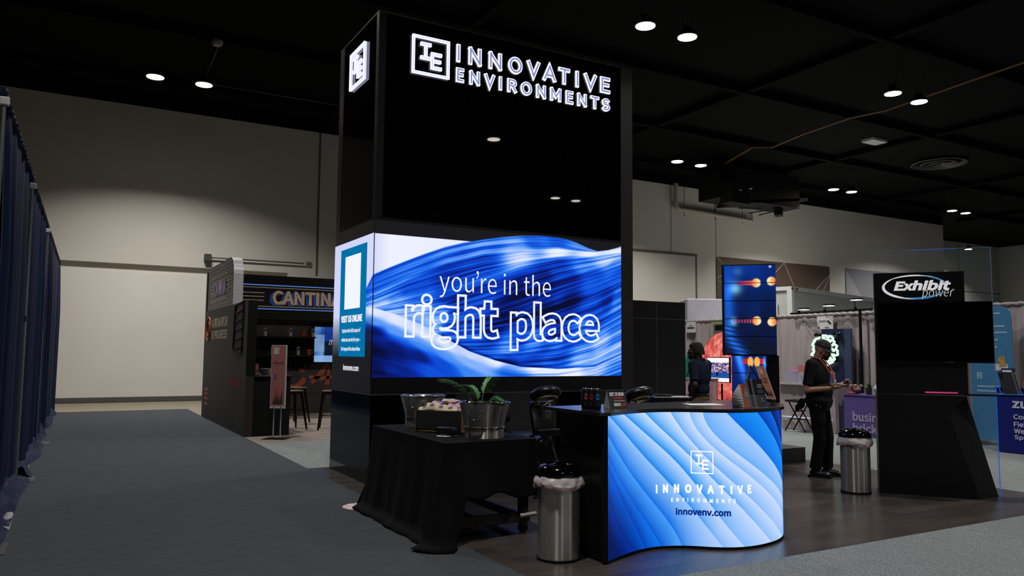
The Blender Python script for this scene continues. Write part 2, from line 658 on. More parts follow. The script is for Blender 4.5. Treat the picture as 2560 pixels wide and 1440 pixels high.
MB().box(6.83, WY - 0.068, 4.385, 6.9, WY - 0.058, 4.455).build('cover_plate', mat('brown_plate', '4d4030', 0.5), ob)

# ------------------------------------------------------------------ ceiling lamps
M_DISC = emit('lamp_disc', 'fff6e6', 14.0)
M_CABLE = mat('thin_black_cable', '17171a', 0.6)


def lamp(x, y, label, on=True):
    z = 8.5
    t = thing('high_bay_lamp', label, 'ceiling lamp', (x, y, z), group='round high bay lamps')
    MB().lathe([(0.232, 0.0), (0.235, 0.05), (0.2, 0.09), (0.1, 0.13), (0.09, 0.24), (0.0, 0.25)], 32, (x, y, z)).build('housing', M_DUCT, t, smooth=True)
    MB().lathe([(0.205, -0.012), (0.205, 0.004)], 32, (x, y, z)).build('diffuser', M_DISC, t)
    for s in (-1, 1):
        MB().tube([(x + s * 0.09, y, z + 0.2), (x + s * 0.28, y, 9.4)], 0.006, 5).build('cable', M_CABLE, t)
    L = bpy.data.lights.new('lamp_light', 'AREA')
    L.shape = 'DISK'
    L.size = 0.41
    L.energy = LAMP_WATT
    L.color = (1.0, 0.965, 0.915)
    L.spread = LAMP_SPREAD
    o = bpy.data.objects.new('lamp_light', L)
    COL.objects.link(o)
    o.parent = t
    o.location = (0, 0, -0.02)
    return t


lamp(1.65, 21.45, 'first round lamp over the aisle, farther from the tower, near back wall')
lamp(2.82, 21.42, 'second round lamp over the aisle, closer to the tower, near back wall')
lamp(10.38, 12.58, 'large bright round lamp next to the tower top, highest of its pair')
lamp(11.55, 12.57, 'large bright round lamp near the tower top, lower of its pair')
lamp(18.77, 12.57, 'round lamp by the orange ceiling cable, upper one of its pair')
lamp(20.0, 12.63, 'round lamp by the orange ceiling cable, lower one of its pair')
lamp(18.91, 21.17, 'round lamp above the L-shaped wall pipe, nearer the tower')
lamp(20.05, 21.17, 'round lamp above the L-shaped wall pipe, next to the orange cable end')
lamp(27.7, 21.38, 'round lamp over the wood wall panel, first of its pair')
lamp(28.75, 21.3, 'round lamp over the wood wall panel, second of its pair')
lamp(36.5, 21.59, 'smallest distant lamp over the mural, first of its pair')
lamp(37.65, 21.61, 'smallest distant lamp over the mural, second of its pair')
lamp(50.5, 28.9, 'tiny lone lamp over the recessed wall beyond the mural')
for q in [(1.65, 3.9), (10.38, 3.8), (11.83, -4.53), (18.8, -11.6), (19.95, -11.65), (19.4, 3.8), (1.65, -5.0), (28.2, 12.6), (1.65, 12.6), (45.5, 21.6)]:  # unseen lamps of the grid; the one near the recess added to brighten it
    lamp(q[0], q[1], 'round lamp hanging from the black ceiling outside the view')

# ceiling details
jo = MB()
for y in (2.5, 7, 11.5, 16, 20, 24):
    jo.box(-14, y - 0.08, 9.15, 64, y + 0.08, 9.4)
for x in (8, 17, 26, 35, 44):
    jo.box(x - 0.1, -22, 9.2, x + 0.1, WY, 9.4)
jo.build('ceiling_beam', M_BLACKPAINT)['kind'] = 'structure'
c = [(22.37, 22.4), (21.49, 20.02), (21.84, 19.4), (21.53, 17.8), (21.42, 15.9), (21.43, 14.6), (21.16, 11.9), (21.07, 10.4), (21.0, 7.0)]
tag(MB().tube([(x, y, 9.08 + 0.05 * math.sin(i * 2.1)) for i, (x, y) in enumerate(c)], 0.035, 6).build('ceiling_cable', mat('orange_cable', '7a4d10', 0.6)), 'orange cable running along the black ceiling', 'cable')
rb = thing('emergency_light', 'flat white panel light fixed to the black ceiling', 'ceiling panel', (25.25, 17.7, 9.4))
MB().box(24.85, 17.45, 9.3, 25.65, 17.95, 9.4, 0.01).build('panel_body', mat('white_plastic_panel', 'c9c9cc', 0.5), rb)
vd = thing('ceiling_diffuser', 'round ringed air diffuser in the black ceiling', 'air vent', (30.3, 18.4, 9.4))
for r in (0.3, 0.62, 0.98):
    MB().lathe([(r - 0.1, 0.0), (r, -0.12), (r + 0.05, -0.1), (r - 0.04, 0.0)], 40, (30.3, 18.4, 9.4), cap=False).build('ring', mat('grey_vent_metal', '3a3a3c', 0.5), vd, smooth=True)
MB().lathe([(0.14, 0), (0.14, -0.1), (0.05, -0.12)], 20, (30.3, 18.4, 9.4)).build('hub', M_DUCT, vd)
hv = thing('hanging_air_handler', 'black air handling unit hung under the ceiling by the pipe', 'air handler', (24.3, 22.6, 8.2))
MB().box(22.0, 22.2, 7.7, 26.6, 23.4, 9.05, 0.03).build('casing', M_DUCT, hv)
MB().box(22.0, 21.6, 7.42, 23.0, 22.2, 8.3, 0.02).build('end_box', M_DUCT, hv)
MB().slab((23.0, 22.2, 7.55), (27.1, 22.2, 8.1), (27.1, 23.4, 8.1), (23.0, 23.4, 7.55), 0.12).build('tray', M_DUCT, hv)
MB().tube([(22.45, 21.58, 7.92), (23.45, 21.9, 8.16)], 0.03, 6).build('bright_strip', mat('pale_strip', 'bfc0c4', 0.3), hv)
for (a_, b_) in [((23.2, 22.4, 7.42), (24.4, 22.3, 7.5)), ((23.9, 22.5, 7.3), (25.6, 22.4, 7.66)), ((24.6, 22.6, 7.3), (26.0, 22.5, 7.7))]:
    MB().tube([a_, b_], 0.025, 6).build('rod', M_DUCT, hv)
for x in (22.3, 26.3):
    MB().tube([(x, 22.8, 9.0), (x, 22.8, 9.4)], 0.03, 6).build('hanger', M_DUCT, hv)
sp = thing('ceiling_speaker', 'small black speaker tilted under the hanging air handler', 'speaker', (25.8, 22.6, 7.7))
MB().obox((25.75, 22.6), (0.8, 0.6), 0.26, 0.16, 7.38, 7.7, 0.02).build('cabinet', M_DUCT, sp)
MB().tube([(25.75, 22.6, 7.68), (25.9, 22.6, 8.1)], 0.03, 6).build('bracket', M_DUCT, sp)
sm = thing('smoke_detector', 'small pale round detector dangling a cable from the ceiling', 'detector', (2.88, 19.85, 9.4))
MB().lathe([(0.1, -0.12), (0.13, -0.06), (0.13, 0)], 20, (2.88, 19.85, 9.15)).build('detector_body', mat('pale_plastic', '8c7f6a', 0.5), sm)
MB().tube([(2.88, 19.85, 9.1), (2.9, 20.0, 8.95), (2.86, 21.3, 8.76)], 0.01, 5).build('cable', mat('grey_cable', '5a5a5a', 0.5), sm)
MB().tube([(2.88, 19.85, 9.1), (2.88, 19.85, 9.4)], 0.03, 6).build('stem', M_DUCT, sm)
cd = tag(MB().tube([(3.0, 23.7, 9.3), (7.2, 23.7, 9.3), (7.3, 23.7, 9.28), (7.4, WY - 0.06, 9.25)], 0.02, 6).build('ceiling_conduit', mat('grey_conduit', '3b3c3e', 0.5)), 'thin grey conduit along the ceiling beside the aisle lamps', 'conduit')
# ------------------------------------------------------------------ display tower
TX0, TX1, TY0, TY1, TZ = 3.104, 6.968, 8.752, 10.28, 5.67
M_GLOSS = mat('black_mirror_gloss', '020203', 0.015, vary=0.0, spec=0.5)
M_BASEGLOSS = mat('black_gloss_base', '040405', 0.06, vary=0.0, spec=0.5)
M_SATIN = mat('black_satin_panel', '131215', 0.38, vary=0.1, scale=3, spec=0.4)
M_POST = mat('grey_satin_post', '3a3938', 0.35, 0.4, vary=0.06, scale=3)
M_TRIM = mat('grey_thin_trim', '55544f', 0.4, 0.5)
M_MATTE = mat('matte_black', '040405', 0.8, vary=0.2, spec=0.2)
tw = thing('display_tower', 'tall black display tower with glowing wave screens and white logo letters', 'display tower', ((TX0 + TX1) / 2, (TY0 + TY1) / 2, 0))
MB().box(TX0 + 0.03, TY0 + 0.03, 1.03, TX1 - 0.01, TY1, TZ - 0.01).build('core', M_MATTE, tw)
MB().box(TX0, TY0, 0, TX1, TY1, 1.03).build('base', M_BASEGLOSS, tw)
MB().box(TX0 - 0.004, TY0 - 0.004, 1.03, TX1, TY1, 1.042).build('trim_strip', M_TRIM, tw)
MB().box(TX0, TY0, 1.042, TX1 - 0.21, TY0 + 0.03, 1.236).build('lower_panel', M_SATIN, tw)
MB().box(TX0, TY0 + 0.002, 3.10, TX1 - 0.21, TY0 + 0.03, 3.135).build('middle_panel', M_SATIN, tw)
MB().box(TX0, TY0, 3.135, 3.2, TY0 + 0.09, TZ, 0.004).build('corner_post', M_SATIN, tw)
MB().box(6.757, TY0 - 0.004, 1.042, TX1, TY0 + 0.2, TZ, 0.004).build('corner_post', M_POST, tw)
MB().box(3.203, TY0 + 0.01, 3.14, 4.219, TY0 + 0.03, TZ - 0.015).build('gloss_panel', M_GLOSS, tw)
MB().box(4.223, TY0 + 0.01, 3.14, 6.754, TY0 + 0.03, TZ - 0.015).build('gloss_panel', M_GLOSS, tw)
MB().box(TX0 + 0.006, TY0 + 0.09, 3.12, TX0 + 0.03, 10.1, TZ - 0.015).build('gloss_panel', mat('black_gloss_side', '030304', 0.08, vary=0.0), tw)
MB().box(TX0, 10.1, 3.12, TX0 + 0.03, TY1, TZ).build('corner_post', M_SATIN, tw)
MB().box(TX0, TY0 + 0.004, 2.945, TX0 + 0.03, TY1, 3.12).build('middle_panel', mat('dark_grey_panel', '242325', 0.45, vary=0.08), tw)
MB().box(TX0 - 0.002, TY0 - 0.002, TZ - 0.012, TX1 + 0.002, TY1, TZ).build('top_trim', M_TRIM, tw)
MB().box(TX1 - 0.02, TY0 + 0.2, 1.04, TX1, TY1, TZ - 0.01).build('side_panel', M_SATIN, tw)

# picture of the wave
XS = [3.12, 3.54, 4.04, 4.56, 5.11, 5.69, 6.31, 6.77]
TOP = [(3.11, 2.452), (3.31, 2.546), (3.532, 2.643), (3.775, 2.744), (4.025, 2.84), (4.283, 2.915), (4.548, 2.976), (4.821, 3.029), (5.102, 3.07), (5.39, 3.097), (5.687, 3.097), (5.849, 3.08), (5.993, 3.049), (6.202, 2.987), (6.35, 2.957), (6.522, 2.984), (6.653, 3.02), (6.775, 3.06)]
FLOW = [
    [2.319, 2.507, 2.7, 2.847, 2.946, 2.987, 2.944, 3.035], [2.215, 2.416, 2.598, 2.743, 2.847, 2.902, 2.937, 3.02],
    [2.112, 2.28, 2.443, 2.615, 2.748, 2.847, 2.916, 2.999], [2.039, 2.144, 2.257, 2.456, 2.65, 2.787, 2.877, 2.967],
    [1.98, 2.039, 2.118, 2.281, 2.469, 2.652, 2.794, 2.913], [1.921, 1.956, 1.994, 2.122, 2.305, 2.5, 2.689, 2.842],
    [1.863, 1.874, 1.902, 1.995, 2.142, 2.332, 2.55, 2.717], [1.789, 1.799, 1.81, 1.868, 1.979, 2.147, 2.36, 2.558],
    [1.716, 1.716, 1.725, 1.758, 1.833, 1.963, 2.152, 2.363], [1.629, 1.619, 1.602, 1.608, 1.639, 1.746, 1.928, 2.151],
    [1.541, 1.53, 1.503, 1.49, 1.493, 1.563, 1.722, 1.94], [1.453, 1.44, 1.411, 1.381, 1.364, 1.397, 1.517, 1.712],
    [1.36, 1.34, 1.31, 1.27, 1.24, 1.25, 1.33, 1.48], [1.2, 1.2, 1.2, 1.15, 1.1, 1.08, 1.13, 1.25]]
RIDGE = [(2.4, 2.2), (2.8, 2.12), (3.12, 2.053), (3.386, 1.989), (3.71, 1.878), (4.045, 1.717), (4.391, 1.552), (4.748, 1.444), (5.118, 1.364), (5.696, 1.331), (6.308, 1.363), (6.769, 1.52)]
LM = [(3.11, 2.35, .45), (3.54, 2.45, .5), (4.03, 2.72, .5), (4.55, 2.9, .55), (5.29, 3.04, .45), (5.69, 3.06, .4), (6.1, 2.99, .6), (3.54, 2.29, .35), (4.03, 2.51, .3), (4.55, 2.7, .35), (5.1, 2.9, .7), (5.1, 2.8, .9), (5.69, 2.89, .98), (6.2, 2.91, .97), (6.7, 2.99, .95), (6.52, 2.83, .75), (6.1, 2.75, .5), (5.69, 2.69, .25), (5.49, 2.51, .1), (5.11, 2.32, .06), (4.92, 2.07, .05), (5.49, 2.09, .05), (5.89, 2.27, .06), (5.89, 2.53, .2), (6.31, 2.55, .35), (6.63, 2.78, .55), (6.7, 2.57, .35), (6.52, 2.3, .2), (6.69, 2.27, .5), (6.31, 2.03, .3), (5.69, 1.85, .15), (4.56, 2.46, .35), (4.38, 2.27, .3), (4.03, 2.32, .25), (3.7, 2.24, .35), (3.38, 2.17, .5), (3.23, 2.1, .65), (3.38, 2.05, .7), (3.71, 2.06, .7), (3.96, 2.04, .55), (3.87, 1.9, .75), (4.21, 2.12, .2), (4.21, 1.89, .35), (4.39, 1.74, .35), (4.74, 1.83, .12), (5.11, 1.75, .3), (4.93, 1.59, .6), (5.3, 1.62, .55), (5.69, 1.63, .55), (6.1, 1.77, .5), (6.69, 1.87, .55), (6.41, 1.69, .75), (6.1, 1.52, .65), (5.7, 1.46, .3), (5.31, 1.45, .3), (4.93, 1.46, .25), (6.69, 1.61, .7), (2.9, 2.3, .4)]
LM2 = [(3.12, 2.01, .95), (3.39, 1.93, .95), (3.71, 1.8, .9), (4.05, 1.66, .92), (4.39, 1.51, .9), (4.75, 1.41, .95), (3.12, 1.89, .6), (3.13, 1.79, .12), (3.13, 1.57, .04), (3.14, 1.35, .1), (3.39, 1.78, .6), (3.4, 1.57, .12), (3.4, 1.31, .22), (3.71, 1.64, .6), (3.72, 1.49, .15), (3.89, 1.31, .42), (4.05, 1.5, .6), (4.05, 1.38, .35), (4.39, 1.41, .7), (4.4, 1.29, .55), (4.93, 1.32, .6), (4.93, 1.25, .45), (5.5, 1.3, .85), (5.9, 1.3, .9), (6.31, 1.31, .7), (6.31, 1.4, .55), (6.69, 1.47, .5), (6.69, 1.29, .5), (2.8, 2.06, .8), (2.9, 1.8, .15)]
BLUES = [(0.0, (2, 6, 48)), (0.12, (3, 22, 110)), (0.3, (4, 60, 200)), (0.48, (20, 104, 235)), (0.66, (110, 165, 250)), (0.82, (188, 208, 252)), (1.0, (240, 243, 254))]


def ridge(x):
    return float(np.interp(x, [p[0] for p in RIDGE], [p[1] for p in RIDGE]))


def flow_index(x, z):
    ls = [float(np.interp(x, [p[0] for p in TOP], [p[1] for p in TOP]))] + [float(np.interp(x, XS, r)) for r in FLOW]
    for k in range(len(ls) - 1):
        if ls[k] >= z > ls[k + 1]:
            return k + (ls[k] - z) / max(1e-4, ls[k] - ls[k + 1])
    return 0.0 if z > ls[0] else len(ls) - 1 + (ls[-1] - z) * 8


def wave_picture(x, z, skytop=2.938):
    top = np.interp(x, [p[0] for p in TOP], [p[1] for p in TOP])
    left = np.clip(3.11 - x, 0, None)
    top = top - left * 0.75 - left ** 2 * 0.1
    rid = np.interp(x, [p[0] for p in RIDGE], [p[1] for p in RIDGE])
    # position across the flow lines
    lines = [top] + [np.interp(x, XS, r) for r in FLOW]
    s = np.zeros_like(x)
    for k in range(len(lines) - 1):
        a, b_ = lines[k], lines[k + 1]
        inside = (z <= a) & (z > b_)
        s = np.where(inside, k + (a - z) / np.maximum(1e-4, a - b_), s)
    s = np.where(z <= lines[-1], len(lines) - 1 + (lines[-1] - z) * 8, s)
    fine = vnoise(s * 13 + 2.0 * vnoise(x * 1.2, s, 3), x * 0.9, 5) - 0.5
    mid = vnoise(s * 4.2 + 1.3, x * 0.7, 9) - 0.5
    hair = vnoise(s * 21, x * 1.1, 12) - 0.5
    L1 = idw(x * .5, s * .085, [(q[0] * .5, flow_index(q[0], q[1]) * .085, q[2]) for q in LM], 1.7)
    amp = 0.28 + 0.5 * np.clip(L1, 0, 1) * (1.1 - L1)
    v1 = L1 + amp * (0.75 * fine + 0.75 * mid + 0.4 * hair)
    v1 = v1 - 0.25 * np.exp(-((top - z) / 0.012) ** 2) * 0.0
    d = rid - z
    L2 = idw(x * .45, d, [(q[0] * .45, ridge(q[0]) - q[1], q[2]) for q in LM2], 1.7)
    f2 = vnoise(d * 26 + x * 1.5, x * 0.6, 21) - 0.5
    m2 = vnoise(d * 9 - x * 0.8, x * 0.5, 22) - 0.5
    right = np.clip((x - 4.8) / 0.6, 0, 1)
    v2 = L2 + 0.16 * m2 + 0.08 * f2 + right * (0.5 * fine + 0.4 * mid) * 0.8
    # a soft dark line under the upper wave where it meets the lower one
    t = np.clip((z - rid) / 0.012 + 0.5, 0, 1)
    v1 = v1 - 0.3 * np.exp(-((z - rid) / 0.03) ** 2) * (x > 4.0)
    v = v2 * (1 - t) + v1 * t
    rgb = ramp(v, BLUES)
    sky = ramp(np.clip((x - 2.2) / 2.0, 0, 1), [(0, (205, 210, 245)), (0.45, (212, 216, 248)), (0.55, (238, 241, 254)), (1, (232, 236, 253))])
    dark = np.array([22, 21, 25]) / 255
    bg = np.where(((z < skytop) & (x < 5.2))[..., None], sky, dark)
    e = np.clip((top - z) / 0.012 + 0.5, 0, 1)[..., None]
    return rgb * e + bg * (1 - e)


U0, U1, V0, V1 = 3.112, 6.757, 1.236, 3.10


def front_map(u, v):
    return (U0 + u * (U1 - U0), TY0 - 0.003, V0 + v * (V1 - V0))


canvas('front_screen', 900, 480, front_map, lambda u, v: wave_picture(U0 + u * (U1 - U0), V0 + v * (V1 - V0)), SCREEN, tw)


def side_shade(u, v):
    y = TY1 - u * (TY1 - TY0)
    z = 1.042 + v * 1.903
    rgb = wave_picture(TX0 - (y - TY0) * 0.75, z + 0.12 * np.clip((y - TY0) / 1.5, 0, 1), 9.0)
    base = np.array([17, 18, 23]) / 255
    k = np.clip((z - 1.45) / 0.55, 0, 1)[..., None]
    return rgb * k + base * (1 - k)


canvas('side_screen', 120, 150, lambda u, v: (TX0 - 0.003, TY1 - u * (TY1 - TY0), 1.042 + v * 1.903), side_shade, SCREEN, tw)
sx = TX0 - 0.006
MB().quad((sx, 9.995, 1.475), (sx, 8.97, 1.475), (sx, 8.97, 2.858), (sx, 9.995, 2.858)).build('teal_panel', emit('screen_teal', '0079b4', 0.85), tw)
MB().quad((sx - .003, 9.797, 2.075), (sx - .003, 9.182, 2.075), (sx - .003, 9.182, 2.753), (sx - .003, 9.797, 2.753)).build('white_square', WHITE_LIT, tw)
side = plane_map((sx, 10.28, 0), (0, -1, 0), (0, 0, 1), 0.004)
write('lettering', 'VISIT US ONLINE', (0.37, 1.905, 1.20, 1.995), side, WHITE_LIT, tw, bold=0.022, heavy=True)
for s_, a0, a1, z0 in [('Explore the full scope of', 0.42, 1.14, 1.765), ('what we can do for you \u2013', 0.40, 1.15, 1.65), ('far beyond the show floor', 0.40, 1.15, 1.535)]:
    write('lettering', s_, (a0, z0, a1, z0 + 0.065), side, WHITE_LIT, tw, bold=0.012)
write('lettering', 'innovenv.com', (0.5, 1.30, 1.1, 1.375), side, WHITE_LIT, tw, bold=0.01)

front = plane_map((0, TY0 - 0.004, 0), (1, 0, 0), (0, 0, 1), 0.004)
write('screen_line', 'you', (3.955, 2.215, 4.43, 2.478), front, WHITE_LIT, tw, bold=-0.003)
write('screen_line', ',', (4.462, 2.468, 4.497, 2.567), front, WHITE_LIT, tw, bold=-0.003)
write('screen_line', 're in the', (4.53, 2.285, 5.58, 2.565), front, WHITE_LIT, tw, bold=-0.003)
M_OUTL = emit('outline_white', 'f0f4ff', 1.0)
write('screen_line', 'right', (3.505, 1.562, 4.81, 2.262), front, M_OUTL, tw, bold=0.016, spacing=0.97, outline=0.0085)
write('screen_line', 'place', (4.955, 1.562, 6.385, 2.218), front, M_OUTL, tw, bold=0.016, spacing=0.97, outline=0.0085)

# channel letters: a glowing outline with a dimmer lavender face
M_FACE = emit('letter_face', '9aa4e0', 0.75)
M_EDGE = emit('letter_edge', 'eef2ff', 1.25)
sign = plane_map((0, TY0 + 0.008, 0), (1, 0, 0), (0, 0, 1), 0.0)


ARC = lambda cx, cy, rx, ry, a0, a1, n: [(cx + rx * math.cos(g), cy + ry * math.sin(g)) for g in np.linspace(math.radians(a0), math.radians(a1), n)]
GLYPHS = {
    'I': [[(.5, 0), (.5, 1)]], 'N': [[(0, 0), (0, 1)], [(0, 1), (1, 0)], [(1, 0), (1, 1)]], 'V': [[(0, 1), (.5, 0), (1, 1)]],
    'A': [[(0, 0), (.5, 1), (1, 0)], [(.2, .3), (.8, .3)]], 'T': [[(0, 1), (1, 1)], [(.5, 0), (.5, 1)]],
    'E': [[(0, 0), (0, 1)], [(0, 1), (1, 1)], [(0, .52), (.88, .52)], [(0, 0), (1, 0)]], 'O': [ARC(.5, .5, .5, .5, 0, 360, 29)],
    'M': [[(0, 0), (0, 1)], [(0, 1), (.5, .3), (1, 1)], [(1, 1), (1, 0)]],
    'R': [[(0, 0), (0, 1)], [(0, 1), (.5, 1)] + ARC(.55, .74, .42, .26, 85, -85, 9) + [(.5, .48), (0, .48)], [(.5, .48), (1, 0)]],
    'S': [ARC(.52, .75, .46, .25, 35, 270, 12)[:-1] + ARC(.5, .25, .48, .26, 88, -145, 12)],
}


def bar_strokes(lines, w, fm, d0, d1, ext):
    """each stroke a bevelled bar of width w that follows its line, from depth d0 to d1."""
    k = MB()
    for pts in lines:
        P = [Vector(q) for q in pts]
        closed = (P[0] - P[-1]).length < 1e-6
        n = len(P)
        if not closed:
            P[0] = P[0] + (P[0] - P[1]).normalized() * ext
            P[-1] = P[-1] + (P[-1] - P[-2]).normalized() * ext
        L, R = [], []
        for i in range(n):
            a = P[i - 1] if i > 0 else (P[-2] if closed else None)
            c = P[i + 1] if i < n - 1 else (P[1] if closed else None)
            t0 = (P[i] - a).normalized() if a is not None else (c - P[i]).normalized()
            t1 = (c - P[i]).normalized() if c is not None else t0
            t = (t0 + t1).normalized()
            nn = Vector((-t.y, t.x))
            m = w / 2 / max(.35, nn.dot(Vector((-t0.y, t0.x))))
            L.append(P[i] + nn * m)
            R.append(P[i] - nn * m)
        for i in range(n - 1):
            q = [L[i], R[i], R[i + 1], L[i + 1]]
            k.add([tuple(fm(p.x, p.y, d0)) for p in q] + [tuple(fm(p.x, p.y, d1)) for p in q], [(3, 2, 1, 0), (4, 5, 6, 7), (0, 1, 5, 4), (1, 2, 6, 5), (2, 3, 7, 6), (3, 0, 4, 7)])
    return k


def channel(word, spans, z0, z1, w):
    """every letter is a part of its own: a white glowing body with a dimmer lavender face under it."""
    for ch, (x0, x1) in zip(word, spans):
        h = w / 2
        lines = [[(x0 + h + p[0] * (x1 - x0 - w), z0 + h + p[1] * (z1 - z0 - w)) for p in ln] for ln in GLYPHS[ch]]
        q = bar_strokes(lines, w, sign, 0.004, 0.024, h * .98).build('sign_letter', M_EDGE, tw)
        bar_strokes(lines, w * .46, sign, 0.024, 0.027, h * .35).build('letter_face', M_FACE, q)


SPAN_A = [(4.14, 4.192), (4.311, 4.497), (4.605, 4.799), (4.897, 5.112), (5.185, 5.388), (5.436, 5.648), (5.689, 5.876), (5.972, 6.024), (6.115, 6.33), (6.394, 6.564)]
SPAN_B = [(4.138, 4.251), (4.329, 4.478), (4.544, 4.699), (4.76, 4.804), (4.887, 5.031), (5.09, 5.264), (5.332, 5.484), (5.556, 5.732), (5.809, 5.933), (6.003, 6.158), (6.224, 6.374), (6.417, 6.564)]
channel('INNOVATIVE', SPAN_A, 5.228, 5.462, .052)
channel('ENVIRONMENTS', SPAN_B, 4.968, 5.155, .044)


def logo(fm, x0, z0, w, h, bar, name, m_face, m_edge, depth, parent):
    """square frame with a high I and a low E, as bars."""
    R = []
    R += [(0, 0, 1, bar), (0, 1 - bar, 1, 1), (0, bar, bar, 1 - bar), (1 - bar, bar, 1, 1 - bar)]
    I = [(.22, .76, .50, .84), (.22, .40, .50, .48), (.325, .48, .395, .76)]
    E = [(.50, .18, .57, .62), (.57, .54, .79, .62), (.57, .36, .77, .44), (.57, .18, .79, .26)]
    for nm, rs in (('logo_frame', R), ('logo_letter', I), ('logo_letter', E)):
        k, e = MB(), MB()
        for a, b_, c_, d_ in rs:
            P = [(a, b_), (c_, b_), (c_, d_), (a, d_)]
            lo = [fm(x0 + p[0] * w, z0 + p[1] * h, 0.0) for p in P]
            hi = [fm(x0 + p[0] * w, z0 + p[1] * h, depth) for p in P]
            k.add([tuple(q) for q in lo + hi], [(3, 2, 1, 0), (4, 5, 6, 7), (0, 1, 5, 4), (1, 2, 6, 5), (2, 3, 7, 6), (3, 0, 4, 7)])
            if m_edge:
                for q in range(4):
                    e.tube([hi[q], hi[(q + 1) % 4]], 0.006, 5)
        o = k.build(nm, m_face, parent)
        if m_edge:
            e.build('logo_outline', m_edge, parent)


logo(sign, 3.533, 4.972, 0.503, 0.487, 0.058, 'front_logo', emit('logo_face', 'dfe4ff', 1.0), M_EDGE, 0.03, tw)
sidesign = plane_map((TX0 + 0.006, TY1, 0), (0, -1, 0), (0, 0, 1), 0.0)
logo(sidesign, 0.495, 4.955, 0.58, 0.482, 0.058, 'side_logo', emit('logo_face', 'dfe4ff', 1.0), M_EDGE, 0.03, tw)

# ------------------------------------------------------------------ black partition behind the tower
pw = thing('partition_wall', 'low black partition wall with thin pale seams behind the tower', 'partition', (8.1, 10.4, 0))
M_PART = mat('black_partition', '0b0b0f', 0.45, vary=0.1, scale=2)
for x0, x1 in ((6.97, 8.7), (8.71, 9.34)):
    for z0, z1 in ((0, 2.134), (2.144, 2.437)):
        MB().box(x0, 10.29, z0, x1, 10.4, z1).build('panel', M_PART, pw)
MB().box(6.97, 10.292, 2.134, 9.34, 10.395, 2.144).build('seam', mat('pale_seam', '6f6f72', 0.4, 0.5), pw)
MB().box(8.7, 10.292, 0, 8.71, 10.395, 2.437).build('seam', mat('pale_seam', '6f6f72', 0.4, 0.5), pw)
# ------------------------------------------------------------------ reception counter
CP = [(3.53, 4.74), (3.75, 4.835), (3.95, 4.90), (4.13, 4.915), (4.29, 4.87), (4.41, 4.80), (4.55, 4.68), (4.70, 4.60), (4.90, 4.575), (5.15, 4.62), (5.35, 4.72), (5.47, 4.83)]


def catmull(P, n=12):
    P = np.array(P, float)
    P = np.vstack([2 * P[0] - P[1], P, 2 * P[-1] - P[-2]])
    o = []
    for i in range(1, len(P) - 2):
        for t in np.linspace(0, 1, n, endpoint=False):
            a, b_, c_, d_ = P[i - 1:i + 3]
            o.append(.5 * (2 * b_ + (c_ - a) * t + (2 * a - 5 * b_ + 4 * c_ - d_) * t * t + (3 * b_ - a - 3 * c_ + d_) * t ** 3))
    o.append(P[-2])
    return np.array(o)


CV = catmull(CP)
CS = np.r_[0, np.cumsum(np.linalg.norm(np.diff(CV, axis=0), axis=1))]


def on_face(u, v, h=0.0):
    x, y = np.interp(u, CS, CV[:, 0]), np.interp(u, CS, CV[:, 1])
    x2, y2 = np.interp(u + .01, CS, CV[:, 0]), np.interp(u + .01, CS, CV[:, 1])
    x1, y1 = np.interp(u - .01, CS, CV[:, 0]), np.interp(u - .01, CS, CV[:, 1])
    t = Vector((x2 - x1, y2 - y1, 0)).normalized()
    n = Vector((t.y, -t.x, 0))
    return Vector((x, y, v)) + n * h


rc = thing('reception_counter', 'curved reception counter with a glowing blue ribbon front and black top', 'counter', (4.6, 5.1, 0))
back = [(5.62, 4.98), (5.70, 5.12), (5.70, 5.50), (3.49, 5.40), (3.49, 4.735)]
inner = [tuple(p) for p in CV]
body = [(p[0], p[1] + 0.012) for p in inner] + [(5.56, 4.93), (5.62, 5.1), (5.62, 5.45), (3.51, 5.36), (3.51, 4.75)]
MB().prism(body, 0.02, 1.08).build('body', mat('black_laminate', '070708', 0.4, vary=0.1, spec=0.4), rc)
rim = [tuple(on_face(u, 0, 0.006)[:2]) for u in np.linspace(0, CS[-1], 60)] + [(5.58, 4.94), (5.58, 5.2), (3.6, 5.2), (3.5, 4.74)]
MB().prism(rim, 0.0, 0.022).build('plinth', M_MATTE, rc)
topo = [(3.43, 4.70)] + [tuple(on_face(u, 0, 0.03)[:2]) for u in np.linspace(0.0, CS[-1] - 0.02, 70)] + [(5.60, 4.90), (5.69, 5.02), (5.73, 5.16), (5.73, 5.56), (3.43, 5.46)]
MB().prism(topo, 1.08, 1.105).build('countertop', mat('black_matte_top', '1a1a1c', 0.2, vary=0.08, scale=6, spec=0.5), rc)
MB().box(3.487, 4.73, 0.02, 3.527, 4.752, 1.08).build('end_post', M_MATTE, rc)

